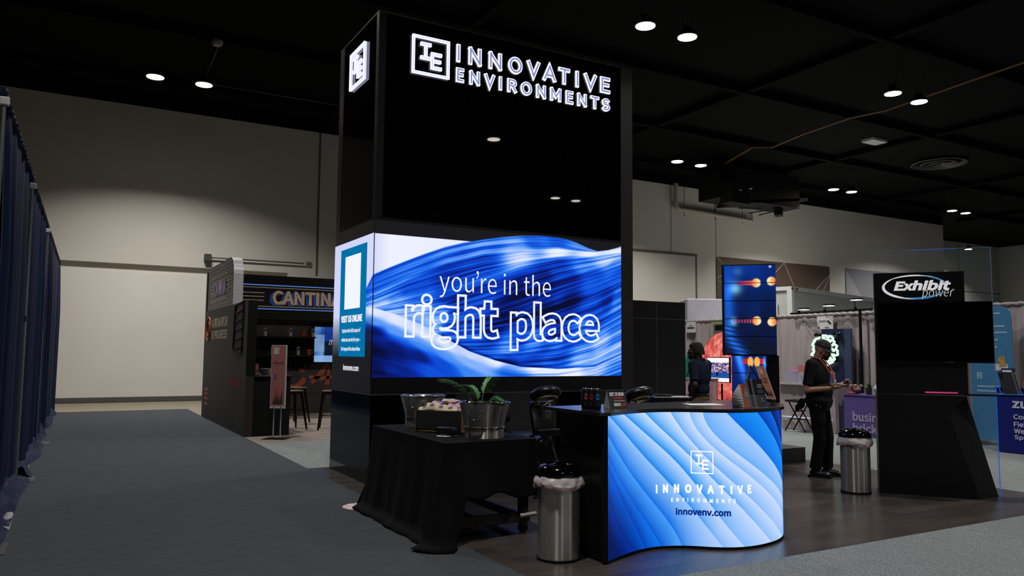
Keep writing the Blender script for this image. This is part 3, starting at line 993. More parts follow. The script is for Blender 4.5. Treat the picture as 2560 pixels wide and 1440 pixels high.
KV = [1.07, .90, .67, .46, .24, .04]
KU = [[-.488, -.332, -.176, -.065, .013, .17], [-.377, -.221, -.11, -.0, .17, .37], [-.243, -.11, -.02, .194, .39, .507], [-.176, -.076, .073, .306, .526, .666], [-.11, .006, .306, .526, .70, .854], [.02, .306, .58, .798, 1.009, 1.157], [.24, .58, .798, .99, 1.19, 1.33], [.526, .751, .972, 1.19, 1.43, 1.65], [.767, .907, 1.086, 1.349, 1.621, 1.9], [.922, 1.028, 1.258, 1.595, 1.9, 2.12], [1.028, 1.14, 1.40, 1.80, 2.1, 2.3], [1.224, 1.409, 1.70, 2.0, 2.25, 2.45], [1.519, 1.701, 1.97, 2.2, 2.42, 2.65], [1.701, 1.88, 2.08, 2.33, 2.55, 2.8], [1.913, 2.02, 2.2, 2.45, 2.7, 2.9]]
KC = [((0, 25, 100), (0, 60, 180)), ((0, 40, 140), (0, 92, 215)), ((0, 60, 180), (15, 115, 232)), ((0, 80, 205), (70, 155, 246)), ((0, 100, 225), (150, 195, 250)), ((0, 120, 236), (188, 214, 253)), ((0, 128, 240), (203, 222, 254)), ((35, 142, 244), (206, 224, 254)), ((90, 165, 248), (206, 223, 254)), ((115, 178, 250), (200, 219, 254)), ((95, 168, 249), (168, 205, 253)), ((0, 108, 230), (30, 145, 246)), ((0, 50, 160), (0, 105, 228)), ((0, 15, 70), (0, 72, 195)), ((0, 8, 45), (0, 40, 130))]


def ribbon(u, v):
    uu, vv = u * CS[-1], 0.02 + v * 1.055
    vs_ = np.array([c_ for c_ in KV[::-1]])
    K = [np.polyval(np.polyfit(vs_, k[::-1], 3), vv) for k in KU]
    ph = np.zeros_like(uu)
    for k in range(len(K) - 1):
        ins = (uu >= K[k]) & (uu < K[k + 1])
        ph = np.where(ins, k + (uu - K[k]) / np.maximum(1e-4, K[k + 1] - K[k]), ph)
    ph = np.where(uu >= K[-1], len(K) - 1 + np.clip((uu - K[-1]) * 4, 0, .99), ph)
    i = np.clip(np.floor(ph).astype(int), 0, len(KC) - 1)
    fr = np.clip(ph - i, 0, 1)
    A = np.array([c_[0] for c_ in KC])[i] / 255
    B = np.array([c_[1] for c_ in KC])[i] / 255
    # lower left is deeper, the middle and lower right paler
    f = (fr ** 0.62)[..., None]
    rgb = A * (1 - f) + B * f
    deep = (np.clip(1.0 - uu / 0.55, 0, 1) * np.clip((.55 - vv) / .5, 0, 1))[..., None]
    rgb = rgb * (1 - 0.75 * deep) + np.array([0, 18, 90]) / 255 * 0.75 * deep
    pale = (np.clip((uu - 0.75) / 0.4, 0, 1) * np.clip((2.0 - uu) / 0.25, 0, 1) * np.clip((0.6 - vv) / 0.45, 0, 1))[..., None] * 0.6
    rgb = rgb * (1 - pale) + np.array([196, 215, 253]) / 255 * pale
    blue = (np.clip((uu - 1.9) / 0.25, 0, 1) * np.clip((.8 - vv), 0, 1))[..., None]
    return rgb * (1 - blue) + np.array([0, 125, 248]) / 255 * blue


canvas('led_front', 760, 380, lambda u, v: on_face(u * CS[-1], 0.02 + v * 1.055, 0.004), ribbon, SCREEN, rc)
face = lambda x, y, h=0.0: on_face(x, y, 0.008 + h)
TXT = emit('counter_white', 'fbfcff', 1.0)
write('lettering', 'INNOVATIVE', (0.632, .435, 1.425, .505), face, TXT, rc, bold=0.03, spacing=1.45, heavy=True)
write('lettering', 'ENVIRONMENTS', (0.767, .365, 1.28, .398), face, TXT, rc, bold=0.02, spacing=1.45, heavy=True)
write('lettering', 'innovenv.com', (0.805, .262, 1.24, .318), face, emit('counter_navy', '0b2a86', 1.0), rc, bold=0.02, heavy=True)
logo(lambda x, y, h=0.0: on_face(x, y, 0.008 + h), 0.93, .59, .178, .18, 0.045, 'counter_logo', TXT, None, 0.001, rc)

# ------------------------------------------------------------------ things on the counter
ZT = 1.105


def label_map(cx, cy, r, a0):
    return lambda x, y, h=0.0: Vector((cx + (r + 0.0006) * math.cos(a0 + x / r), cy + (r + 0.0006) * math.sin(a0 + x / r), ZT + y))


M_CAN = mat('black_can_print', '101014', 0.3, 0.3, vary=0.1)
M_CANTOP = mat('can_aluminium', 'b9bcc2', 0.25, 1.0, vary=0.03)
M_CANTXT = mat('can_pale_text', 'a3a6b0', 0.4)
for i, (cx, cy, colr, nm) in enumerate([(3.605, 5.13, 'b0476c', 'pink'), (3.612, 5.063, 'a5182c', 'red'), (3.619, 4.996, '1d7a9a', 'teal')]):
    t = thing('drink_can', 'tall black drink can with a %s badge on the counter' % nm, 'drink can', (cx, cy, ZT), group='drink cans on the counter')
    r = 0.033
    MB().lathe([(r - .006, 0), (r, .006), (r, .146), (r - .006, .156)], 28, (cx, cy, ZT)).build('can_body', M_CAN, t, smooth=True)
    MB().lathe([(r - .006, .156), (r - .004, .16), (r - .008, .16), (r - .01, .157)], 28, (cx, cy, ZT)).build('can_top', M_CANTOP, t, smooth=True)
    a0 = math.atan2(-cy, -cx) + 0.25
    lm_ = label_map(cx, cy, r, a0)
    k = MB()
    ri = [lm_(.019 * math.cos(g), .098 + .026 * math.sin(g)) for g in np.linspace(0, 2 * PI, 22, endpoint=False)]
    k.add([tuple(lm_(0, .098))] + [tuple(p) for p in ri], [(0, q + 1, (q + 1) % 22 + 1) for q in range(22)])
    k.build('badge', mat('badge_' + nm, colr, 0.4), t)
    k = MB()
    for q in range(4):
        k.quad(*[tuple(lm_(x, y)) for x, y in ((-.012, .03 + q * .008), (.012, .03 + q * .008), (.012, .034 + q * .008), (-.012, .034 + q * .008))])
    k.build('small_print', M_CANTXT, t)

# tent card
tc_ = thing('tent_card', 'black tent card reading best of show beside the drink cans', 'tent card', (3.9, 5.13, ZT))
A, Bq = Vector((3.775, 5.03, ZT)), Vector((3.935, 5.005, ZT))
dn = (Bq - A).normalized()
nb = Vector((-dn.y, dn.x, 0))
Aw, Bw = A + nb * 0.12, Bq + nb * 0.12
ap0, ap1 = A + nb * .06 + Vector((0, 0, .142)), Bq + nb * .06 + Vector((0, 0, .142))
MB().slab(A, Bq, ap1, ap0, -0.002).build('front_face', mat('card_black', '131315', 0.5), tc_)
MB().slab(Aw, Bw, ap1, ap0, 0.002).build('back_face', mat('card_black', '131315', 0.5), tc_)
MB().add([tuple(A - dn * .001), tuple(Aw - dn * .001), tuple(ap0 - dn * .001)], [(0, 1, 2)]).build('grey_end', mat('card_grey', '85868a', 0.6), tc_)
MB().quad(ap0 + Vector((0, 0, .002)) - nb * .006, ap1 + Vector((0, 0, .002)) - nb * .006, ap1 + Vector((0, 0, .002)) + nb * .006, ap0 + Vector((0, 0, .002)) + nb * .006).build('fold_edge', mat('card_grey', '85868a', 0.6), tc_)
ey = (ap0 - A)
cm = plane_map(A, dn, ey.normalized(), 0.002)
wl, hl = (Bq - A).length, ey.length
wt, rd = mat('card_white_print', 'e6e6e6', 0.5), mat('card_red_print', 'b3202c', 0.5)
write('lettering', 'BEST OF SHOW', (.018, .105, wl - .018, .135), cm, wt, tc_, bold=0.06)
write('lettering', '2026 FINALIST', (.045, .077, wl - .03, .095), cm, rd, tc_, bold=0.05)
MB().quad(cm(.045, .062), cm(wl - .02, .062), cm(wl - .02, .065), cm(.045, .065)).build('line', wt, tc_)
write('lettering', 'EXHIBITOR', (.04, .02, .10, .045), cm, wt, tc_, bold=0.08)
write('lettering', 'LIVE', (.103, .02, wl - .015, .045), cm, rd, tc_, bold=0.05)

for i, (dx, dy, a) in enumerate([(0, 0, .0), (.02, -.03, .12), (-.03, -.05, -.1)]):
    cx, cy = 4.86 + dx, 5.16 + dy
    dirv = (math.cos(-0.35 + a), math.sin(-0.35 + a))
    o = MB().obox((cx, cy), dirv, .14, .105, ZT + .0012 * i, ZT + .0012 * i + .001).build('paper_sheet', mat('white_paper', 'd9d8da', 0.7, vary=0.02))
    tag(o, ['white paper sheet lowest on the counter pile', 'white paper sheet in the middle of the counter pile', 'white paper sheet on top of the counter pile'][i], 'paper', 'sheets of paper on the counter')

# orange tent card with a target
oc = thing('target_card', 'orange card with a white target and curved white back, standing on the counter', 'card', (5.0, 4.78, ZT))
M_OR, M_CW = mat('orange_card', 'd2571c', 0.5), mat('card_white', 'd8d8da', 0.55)
A, Bq = Vector((4.945, 4.735, ZT)), Vector((5.075, 4.755, ZT))
dn = (Bq - A).normalized()
nb = Vector((-dn.y, dn.x, 0))
apx = Vector((0, 0, .19)) + nb * 0.02 - dn * 0.035
MB().slab(A, Bq, Bq + apx, A + apx, 0.002).build('front_face', M_OR, oc)
k = MB()
prof = []
for t_ in np.linspace(0, 1, 10):
    off = nb * (0.03 + .09 * (1 - t_)) - dn * (0.04 * t_ + 0.055 * math.sin(PI * min(1, t_ * 1.05)) * 0.8) + Vector((0, 0, .19 * t_))
    prof.append((A + off, Bq + off))
for (a, b_), (c_, d_) in zip(prof[:-1], prof[1:]):
    k.quad(a, b_, d_, c_)
k.build('curved_back', M_CW, oc, smooth=80, merge=True)
k = MB()
for (a, b_), (c_, d_), t0, t1 in zip(prof[:-1], prof[1:], np.linspace(0, 1, 10)[:-1], np.linspace(0, 1, 10)[1:]):
    k.quad(A + apx * t0, a, c_, A + apx * t1)
k.build('side_fill', M_CW, oc)
om = plane_map(A, dn, apx.normalized(), 0.0028)
cx, cz = .075, .122


def disc(r0, r1, lift, n=28):
    k_ = MB()
    P0 = [om(cx + r0 * math.cos(g), cz + r0 * math.sin(g), lift) for g in np.linspace(0, 2 * PI, n, endpoint=False)]
    P1 = [om(cx + r1 * math.cos(g), cz + r1 * math.sin(g), lift) for g in np.linspace(0, 2 * PI, n, endpoint=False)]
    k_.add([tuple(p) for p in P0 + P1], [(q, (q + 1) % n, n + (q + 1) % n, n + q) for q in range(n)])
    return k_


disc(.026, .036, .0004).build('target_ring', mat('card_white_ink', 'e4e2df', 0.6), oc)
disc(0.0, .014, .0004).build('target_centre', mat('card_white_ink', 'e4e2df', 0.6), oc)
disc(.036, .039, .0006).build('target_ring', mat('card_dark_ink', '2a1c1c', 0.6), oc)
disc(.054, .056, .0005).build('target_ring', mat('card_dark_ink', '2a1c1c', 0.6), oc)
k = MB()
for g in np.linspace(0.5, 5.6, 26):
    P = [om(cx + r_ * math.cos(g + d_), cz + r_ * math.sin(g + d_), .0007) for r_, d_ in ((.043, -.05), (.050, -.05), (.050, .05), (.043, .05))]
    k.quad(*P)
k.build('ring_lettering', mat('card_white_ink', 'e4e2df', 0.6), oc)

# brochure holder
bh = thing('brochure_holder', 'clear acrylic holder with dark grey leaflets at the counter end', 'brochure holder', (5.1, 4.68, ZT))
A, Bq = Vector((4.975, 4.605, ZT)), Vector((5.09, 4.622, ZT))
dn = (Bq - A).normalized()
nb = Vector((-dn.y, dn.x, 0))
lean = nb * .04 - dn * .02
upv = (Vector((0, 0, .235)) + lean)
for i in range(4):
    o_ = nb * (0.012 + .016 * i) - dn * (.012 * i)
    MB().slab(A + o_ + Vector((0, 0, .008)), Bq + o_ + Vector((0, 0, .008)), Bq + o_ + upv, A + o_ + upv, .012 if i else .01).build('leaflet', mat('leaflet_dark' if i % 2 == 0 else 'leaflet_grey', '1d1d21' if i % 2 == 0 else '6f7075', 0.4), bh)
CL = glass_mat('clear_acrylic', 'cfd6e2', 0.07)
MB().slab(A, Bq, Bq + upv * .45, A + upv * .45, -.003).build('front_pocket', CL, bh)
MB().slab(A - dn * .004, A + nb * .09 - dn * .06, A + nb * .09 - dn * .06 + upv * .5, A - dn * .004 + upv * .45, .003).build('side_wall', CL, bh)
MB().slab(A, Bq, Bq + nb * .1, A + nb * .1, .004).build('base', CL, bh)
lm2 = plane_map(A + nb * .011, dn, upv.normalized(), 0.013)
M_LP = mat('leaflet_print', '9a9aa0', 0.5)
for i, (y_, hh, x0, x1) in enumerate([(.19, .006, .03, .095), (.178, .006, .025, .1), (.166, .006, .035, .09), (.145, .002, .02, .1), (.13, .003, .025, .098), (.07, .012, .05, .07), (.055, .004, .035, .09)]):
    a_, b_, c_, d_ = [A + dn * x + nb * .0105 + upv.normalized() * (y + .0) - nb * .012 for x, y in ((x0, y_), (x1, y_), (x1, y_ + hh), (x0, y_ + hh))]
    MB().quad(a_, b_, c_, d_).build('printed_line', M_LP, bh)

# easel with a framed pink card
ez = thing('table_easel', 'small black easel standing at the counter end', 'easel', (5.45, 5.05, ZT))
M_EZ = mat('black_easel', '08080a', 0.5)
apex = Vector((5.36, 5.06, ZT + .34))
for q in [(5.18, 4.98), (5.50, 4.93), (5.47, 5.22)]:
    MB().tube([apex, (q[0], q[1], ZT + .004)], .008, 6).build('leg', M_EZ, ez)
MB().tube([(5.47, 4.88, ZT + .03), (5.58, 5.02, ZT + .03)], .012, 6).build('ledge', M_EZ, ez)
fc = thing('framed_card', 'narrow pink card in a pale frame leaning on the black easel', 'card', (5.5, 4.95, ZT + .03))
A, Bq = Vector((5.46, 4.965, ZT + .045)), Vector((5.495, 4.895, ZT + .045))
dn = (Bq - A).normalized()
upv = Vector((-.03, .10, .29))
MB().slab(A, Bq, Bq + upv, A + upv, -.012).build('frame', mat('pale_frame', 'b5a69a', 0.5), fc)
pm = plane_map(A, dn, upv.normalized(), .001)
w_, h_ = (Bq - A).length, upv.length
MB().quad(pm(.01, .008), pm(w_ - .003, .008), pm(w_ - .003, h_ - .006), pm(.01, h_ - .006)).build('card_sheet', mat('pink_card', 'b0705f', 0.6), fc)
MB().quad(pm(.02, h_ - .07, .001), pm(.05, h_ - .07, .001), pm(.05, h_ - .025, .001), pm(.02, h_ - .025, .001)).build('pale_mark', mat('pale_mark', 'c9a79a', 0.6), fc)
k = MB()
for y_, x0, x1 in ((.19, .022, .065), (.178, .028, .06), (.16, .02, .066), (.148, .025, .06)):
    k.quad(pm(x0, y_, .001), pm(x1, y_, .001), pm(x1, y_ + .008, .001), pm(x0, y_ + .008, .001))
k.build('small_print', mat('brown_print', '6d3f38', 0.6), fc)
k = MB()
for i in range(4):
    x = .028 + .011 * i
    k.add([tuple(pm(x - .012, .03, .001)), tuple(pm(x + .012, .03, .001)), tuple(pm(x, .075 + .012 * (i % 2), .001))], [(0, 1, 2)])
k.build('plant_print', mat('brown_print', '6d3f38', 0.6), fc)

# pedestal behind the counter
pd = thing('display_pedestal', 'low black pedestal with a dark disc and papers behind the counter', 'pedestal', (6.71, 7.7, 0))
MB().obox((6.71, 7.7), (0.87, -0.49), .22, .22, 0, 0.99, .006).build('body', mat('navy_black_laminate', '0a0b12', 0.35), pd)
MB().obox((6.71, 7.7), (0.87, -0.49), .23, .23, 0.99, 1.005, .003).build('top', mat('grey_black_top', '343438', 0.45), pd)
dk = tag(MB().lathe([(.135, 0), (.14, .012), (.13, .022)], 32, (6.67, 7.78, 1.005)).build('dark_disc', mat('black_disc', '08080a', 0.25), None, smooth=True), 'flat black round disc on the pedestal behind the counter', 'disc')
tag(MB().obox((6.78, 7.58), (0.87, -0.49), .11, .05, 1.005, 1.008).build('paper_note', mat('white_paper', 'd9d8da', 0.7)), 'pale paper note on the pedestal behind the counter', 'paper')
# ------------------------------------------------------------------ serving cart under a black cloth
CX0, CX1, CY0, CY1, CZ = 2.70, 3.58, 5.81, 7.55, 0.80
M_CART = mat('black_powder_steel', '0d0d0e', 0.35, 0.3, vary=0.1)
M_RAIL = mat('dark_grey_steel_rail', '33302d', 0.4, 0.3, vary=0.1)
ct = thing('serving_cart', 'black wheeled cart hidden under the black cloth', 'cart', (3.14, 6.68, 0))
MB().box(CX0 + .03, CY0 + .03, CZ - .05, CX1 - .03, CY1 - .03, CZ - .008, .004).build('top_board', M_CART, ct)
for x in (CX0 + .09, CX1 - .09):
    for y in (CY0 + .09, CY1 - .09):
        MB().box(x - .035, y - .035, .10, x + .035, y + .035, CZ - .05, .004).build('leg', M_CART, ct)
        w = MB().tube([(x, y - .014, .045), (x, y + .014, .045)], .045, 20).build('caster', mat('caster_rubber', '1a1a1a', 0.5), ct)
        MB().box(x - .03, y - .03, .075, x + .03, y + .03, .10, .004).build('fork', mat('steel_fork', '6b6b6b', 0.3, 0.9), w)
for x in (CX0 + .09, CX1 - .09):
    MB().box(x - .03, CY0 + .1, .10, x + .03, CY1 - .1, .17, .004).build('rail', M_RAIL, ct)
for y in (CY0 + .06, CY1 - .09):
    MB().box(CX0 + .06, y - .03, .105, CX1 - .05, y + .03, .185, .004).build('rail', M_RAIL, ct)
MB().tube([(CX1 - .16, CY0 + .015, .16), (CX1 - .02, CY0 - .015, .175)], .018, 10).build('brake_lever', mat('pale_lever', '8c8a84', 0.4), ct, smooth=True)


def cloth_hang():
    """top sheet plus a skirt that flares, falls in folds and rests on the floor at the aisle side."""
    r = .03
    P = []                                            # perimeter points with outward direction
    def edge(a, b_, n, out):
        for t_ in np.linspace(0, 1, n, endpoint=False):
            P.append((a[0] + (b_[0] - a[0]) * t_, a[1] + (b_[1] - a[1]) * t_, out))
    def corner(c_, a0, a1, n=7):
        for g in np.linspace(math.radians(a0), math.radians(a1), n, endpoint=False):
            P.append((c_[0] + r * math.cos(g), c_[1] + r * math.sin(g), (math.cos(g), math.sin(g))))
    x0, x1, y0, y1 = CX0, CX1, CY0, CY1
    edge((x0, y1 - r), (x0, y0 + r), 44, (-1, 0))
    corner((x0 + r, y0 + r), 180, 270)
    edge((x0 + r, y0), (x1 - r, y0), 30, (0, -1))
    corner((x1 - r, y0 + r), 270, 360)
    edge((x1, y0 + r), (x1, y1 - r), 40, (1, 0))
    corner((x1 - r, y1 - r), 0, 90)
    edge((x1 - r, y1), (x0 + r, y1), 24, (0, 1))
    corner((x0 + r, y1 - r), 90, 180)
    n = len(P)
    rows = 26
    vs, fs = [], []
    for j in range(rows + 1):
        t_ = j / rows
        for i, (x, y, o_) in enumerate(P):
            # how far down the hem reaches: floor along the aisle side, knee height over the front
            if o_[0] < -.5:
                q = (y1 - y) / (y1 - y0)
                low, flare = 0.0, .10
            elif o_[1] < -.2:
                q = (x - x0) / (x1 - x0)
                low = 0.0 if q < .06 else (0.30 * min(1, (q - .06) / .10) if q < .16 else .36 + .02 * math.sin(q * 14) - .12 * max(0, q - .55) )
                flare = .12 * max(0, 1 - q * 1.6) + .02
            elif o_[0] > .5:
                q = (y - y0) / (y1 - y0)
                low, flare = .30 + .10 * q, .03
            else:
                low, flare = .3, .05
            if o_[0] < -.2 and o_[1] < -.2:
                low, flare = 0.0, .22
            fold = math.sin(i * .31) * .4 + math.sin(i * .83 + 1) * .25
            z = CZ - (CZ - low) * t_
            d_ = flare * t_ ** 1.5 + .028 * fold * t_
            if low < .01 and t_ > .93:                  # the hem lies on the floor
                d_ += (t_ - .93) * 1.1
            z = max(z, .006 + .01 * (fold > 0.3) * (t_ > .9))
            vs.append((x + o_[0] * d_, y + o_[1] * d_, z + .004))
    for j in range(rows):
        for i in range(n):
            fs.append((j * n + i, j * n + (i + 1) % n, (j + 1) * n + (i + 1) % n, (j + 1) * n + i))
    fs.append(tuple(range(n)))
    return vs, fs


vs, fs = cloth_hang()
cl = MB().add(vs, fs).build('tablecloth', mat('black_cloth', '060608', 0.9, vary=0.2, scale=60, spec=0.12), None, smooth=60)
cl.modifiers.new('thickness', 'SOLIDIFY').thickness = 0.003
tag(cl, 'black cloth draped over the cart, its hem lying on the aisle carpet', 'tablecloth')

# ------------------------------------------------------------------ steel tubs
def brushed(name, color, rough, rings=60):
    M = bpy.data.materials.new(name)
    M.use_nodes = True
    nt = M.node_tree
    b = nt.nodes['Principled BSDF']
    b.inputs['Metallic'].default_value = 0.82
    b.inputs['Base Color'].default_value = lin4(color)
    b.inputs['Anisotropic'].default_value = 1.0
    b.inputs['Anisotropic Rotation'].default_value = 0.25
    tg = nt.nodes.new('ShaderNodeTangent')
    tg.direction_type = 'RADIAL'
    tg.axis = 'Z'
    nt.links.new(tg.outputs[0], b.inputs['Tangent'])
    tc = nt.nodes.new('ShaderNodeTexCoord')
    mp = nt.nodes.new('ShaderNodeMapping')
    mp.inputs['Scale'].default_value = (rings, rings, 1.0)
    nz = nt.nodes.new('ShaderNodeTexNoise')
    nz.inputs['Scale'].default_value = 1.0
    nz.inputs['Detail'].default_value = 2
    nt.links.new(tc.outputs['Object'], mp.inputs[0])
    nt.links.new(mp.outputs[0], nz.inputs['Vector'])
    mr = nt.nodes.new('ShaderNodeMapRange')
    mr.inputs['To Min'].default_value = rough * 0.7
    mr.inputs['To Max'].default_value = rough * 1.3
    nt.links.new(nz.outputs['Fac'], mr.inputs['Value'])
    nt.links.new(mr.outputs[0], b.inputs['Roughness'])
    bp = nt.nodes.new('ShaderNodeBump')
    bp.inputs['Strength'].default_value = 0.03
    bp.inputs['Distance'].default_value = 0.004
    nt.links.new(nz.outputs['Fac'], bp.inputs['Height'])
    nt.links.new(bp.outputs[0], b.inputs['Normal'])
    return M


M_TUB = brushed('brushed_tub_steel', 'c8c5c0', 0.3, 40)
M_CHROME = mat('polished_chrome', 'c9c9cc', 0.08, 1.0, vary=0.02)


def tub(cx, cy, label, turn):
    t = thing('steel_tub', label, 'party tub', (cx, cy, CZ + .004), group='steel drink tubs')
    c_ = (cx, cy, CZ + .006)
    MB().lathe([(.172, 0), (.172, .075), (.178, .08), (.176, .088), (.168, .09), (.17, .094), (.22, .288), (.226, .3)], 48, c_, cap=False).lathe([(.221, .3), (.214, .288), (.164, .094), (.16, .01)], 48, c_, cap=False).build('tub_wall', M_TUB, t, smooth=True)
    MB().lathe([(.166, 0.0), (.166, .008)], 48, c_).build('tub_floor', M_TUB, t)
    MB().tube([(cx + .2235 * math.cos(g), cy + .2235 * math.sin(g), c_[2] + .3) for g in np.linspace(0, 2 * PI, 48, endpoint=False)], .006, 8, closed=True).build('rim', M_CHROME, t, smooth=True)
    MB().tube([(cx + .176 * math.cos(g), cy + .176 * math.sin(g), c_[2] + .086) for g in np.linspace(0, 2 * PI, 48, endpoint=False)], .005, 8, closed=True).build('band', M_CHROME, t, smooth=True)
    for s in (0, PI):
        g0 = turn + s
        k = MB()
        pts = []
        for q in np.linspace(-PI * .08, PI * 1.08, 18):
            a = g0 + .26 * math.cos(q)
            zz = .245 - .085 * max(0, math.sin(q)) - 0.0
            rr = .232 - .012 * math.sin(q)
            pts.append((cx + rr * math.cos(a), cy + rr * math.sin(a), c_[2] + zz))
        k.tube(pts, .0055, 8)
        for q in (-1, 1):
            a = g0 + .26 * q
            k.tube([(cx + .2 * math.cos(a), cy + .2 * math.sin(a), c_[2] + .255), (cx + .238 * math.cos(a), cy + .238 * math.sin(a), c_[2] + .245)], .010, 8)
        k.build('handle', M_CHROME, t, smooth=True)
    return t


tub(3.13, 7.27, 'empty steel tub with ring handles at the far end of the cart', math.radians(232))
tub(3.21, 6.10, 'steel tub holding the palm, near the front of the cart', math.radians(222))

# palm in the near tub
pt = thing('potted_palm', 'small green palm with feathered fronds standing in the steel tub', 'palm plant', (3.21, 6.13, CZ + .05))
M_LEAF = mat('palm_green', '3f7a3a', 0.45, vary=0.25, scale=30)
M_STEM = mat('palm_stem', '4d6a2c', 0.5, vary=0.15)
MB().lathe([(.1, 0), (.125, .14), (.115, .14), (.1, .1)], 20, (3.21, 6.13, CZ + .02)).build('pot', mat('black_pot', '111111', 0.5), pt, smooth=True)
rgt = Vector((math.cos(YAW), -math.sin(YAW), 0))
bk = Vector((math.sin(YAW), math.cos(YAW), 0))
base = Vector((3.2, 6.15, CZ + .15))
for gi, (dx, dz, curl, dep) in enumerate([(-.36, .335, .02, .0), (.09, .36, -.03, .06), (.20, .24, -.11, -.02), (-.12, .28, .0, .1), (.15, .16, -.08, -.1)]):
    # stem from the pot, then a rachis carrying leaflets
    s0 = base + rgt * (.02 * gi - .04)
    knee = base + rgt * dx * .18 + bk * dep * .3 + Vector((0, 0, dz * .62))
    tip = base + rgt * dx + bk * dep + Vector((0, 0, dz + curl))
    mid = base + rgt * dx * .5 + bk * dep * .6 + Vector((0, 0, dz * .98 + .03))
    path = [s0 * ((1 - t_) ** 3) + knee * (3 * ((1 - t_) ** 2) * t_) + mid * (3 * (1 - t_) * t_ * t_) + tip * t_ ** 3 for t_ in [float(q_) for q_ in np.linspace(0, 1, 24)]]
    st = MB().tube(path, [.0055 * (1 - .7 * i / 23) for i in range(24)], 6).build('frond_stem', M_STEM, pt, smooth=True)
    lf = MB()
    for i in range(9, 24):
        p = path[i]
        tg = (path[min(23, i + 1)] - path[i - 1]).normalized()
        t_ = (i - 9) / 14
        ln = .13 * (math.sin(PI * min(1, .25 + .75 * t_)) * .75 + .35 * (1 - t_)) + .03
        for sd in (-1, 1, -.7, .7):
            sidev = tg.cross(Vector((0, 0, 1))).normalized() * sd
            d_ = (tg * (.75 + .5 * t_) + sidev * (.75 - .3 * t_) + Vector((0, 0, -.25 - .1 * sd * (i % 2)))).normalized()
            wv = d_.cross(Vector((0, 0, 1))).normalized() * .011
            q1 = p + d_ * ln * .45 + Vector((0, 0, .006))
            q2 = p + d_ * ln + Vector((0, 0, -.03 * ln / .13))
            lf.add([tuple(p), tuple(q1 - wv), tuple(q2), tuple(q1 + wv)], [(0, 1, 2, 3)])
    lf.build('frond_leaflets', M_LEAF, pt)

# basket with packets
bk_ = thing('wicker_basket', 'brown wicker basket with black liner full of snack packets', 'basket', (3.12, 6.74, CZ))
wk = mat('wicker_brown', '6b4a24', 0.6, vary=0.5, scale=70, bump=0.8)
ax = Vector((.67, -.74, 0)).normalized()
ay = Vector((.74, .67, 0)).normalized()
bc = Vector((3.12, 6.74, 0))
k = MB()
for zz in np.arange(CZ + .012, CZ + .19, .012):
    ring = []
    for g in np.linspace(0, 2 * PI, 48, endpoint=False):
        cxx, sxx = math.cos(g), math.sin(g)
        e_ = .22
        px_ = .24 * math.copysign(abs(cxx) ** e_, cxx)
        py_ = .15 * math.copysign(abs(sxx) ** e_, sxx)
        wob = .003 * math.sin(g * 24 + zz * 500)
        p = bc + ax * (px_ * (1 + wob)) + ay * (py_ * (1 + wob))
        ring.append((p.x, p.y, zz))
    k.tube(ring, .0075, 6, closed=True)
k.build('wicker_wall', wk, bk_, smooth=True)
k = MB()
k.obox(bc, ax, .225, .138, CZ + .03, CZ + .2)
k.build('liner', mat('black_liner', '09090b', 0.7), bk_)
q = bc - ay * .164
k = MB()
c0, c1 = bc - ay * .161 - ax * .215, bc - ay * .161 + ax * .235
k.slab((c0.x, c0.y, CZ + .035), (c1.x, c1.y, CZ + .035), (c1.x, c1.y, CZ + .195), (c0.x, c0.y, CZ + .195), -.004)
k.build('liner_flap', mat('black_liner', '09090b', 0.7), bk_)

M_PKW = mat('packet_cream', 'b7a98f', 0.6, vary=0.06, scale=40, bump=0.2)
M_PKP = mat('packet_pink_speckle', 'b9a7a0', 0.6, vary=0.0, scale=90, color2='b06080')
M_PKN = mat('packet_navy_badge', '1d2233', 0.5)


def packet(name):
    """pillow pack lying in its own frame: 13 x 9 cm."""
    vs, fs = [], []
    n, m_ = 9, 7
    for s in (1, -1):
        for j in range(m_):
            for i in range(n):
                u, v = i / (n - 1) * 2 - 1, j / (m_ - 1) * 2 - 1
                h = .016 * (max(0, 1 - u ** 4) * max(0, 1 - v * v)) ** .6
                vs.append((u * .065, v * .045, s * h + .0008 * s))
    for s in range(2):
        for j in range(m_ - 1):
            for i in range(n - 1):
                a = s * n * m_ + j * n + i
                fs.append((a, a + 1, a + n + 1, a + n) if s == 0 else (a, a + n, a + n + 1, a + 1))
    return vs, fs


pv, pf = packet('p')
proto = {}
labels = ['cream packet with navy badge at the basket corner', 'cream packet facing the aisle with a large navy badge', 'cream packet with navy badge against the near tub', 'cream packet lying on the front edge of the basket heap', 'cream packet on top of the heap beside the far tub', 'pink speckled packet leaning on the far tub', 'pink speckled packet at the top of the basket heap', 'pink speckled packet behind the front cream packets', 'cream packet sunk in the middle of the heap', 'pink speckled packet touching the near tub', 'cream packet half hidden under the pink ones']
spots = [(-.17, -.06, .205, .4, .5, 0), (-.09, -.07, .235, .1, .7, 0), (.0, -.07, .22, -.2, .6, 0), (.09, -.06, .21, .3, .45, 0), (.02, .06, .285, .6, .1, 0), (-.08, .06, .255, .9, .25, 1), (.06, .05, .275, -.4, .12, 1), (.10, .0, .245, .2, .35, 1), (-.03, -.0, .235, -.5, .15, 0), (.16, -.02, .215, .1, .5, 1), (.17, .07, .215, .8, .2, 0)]
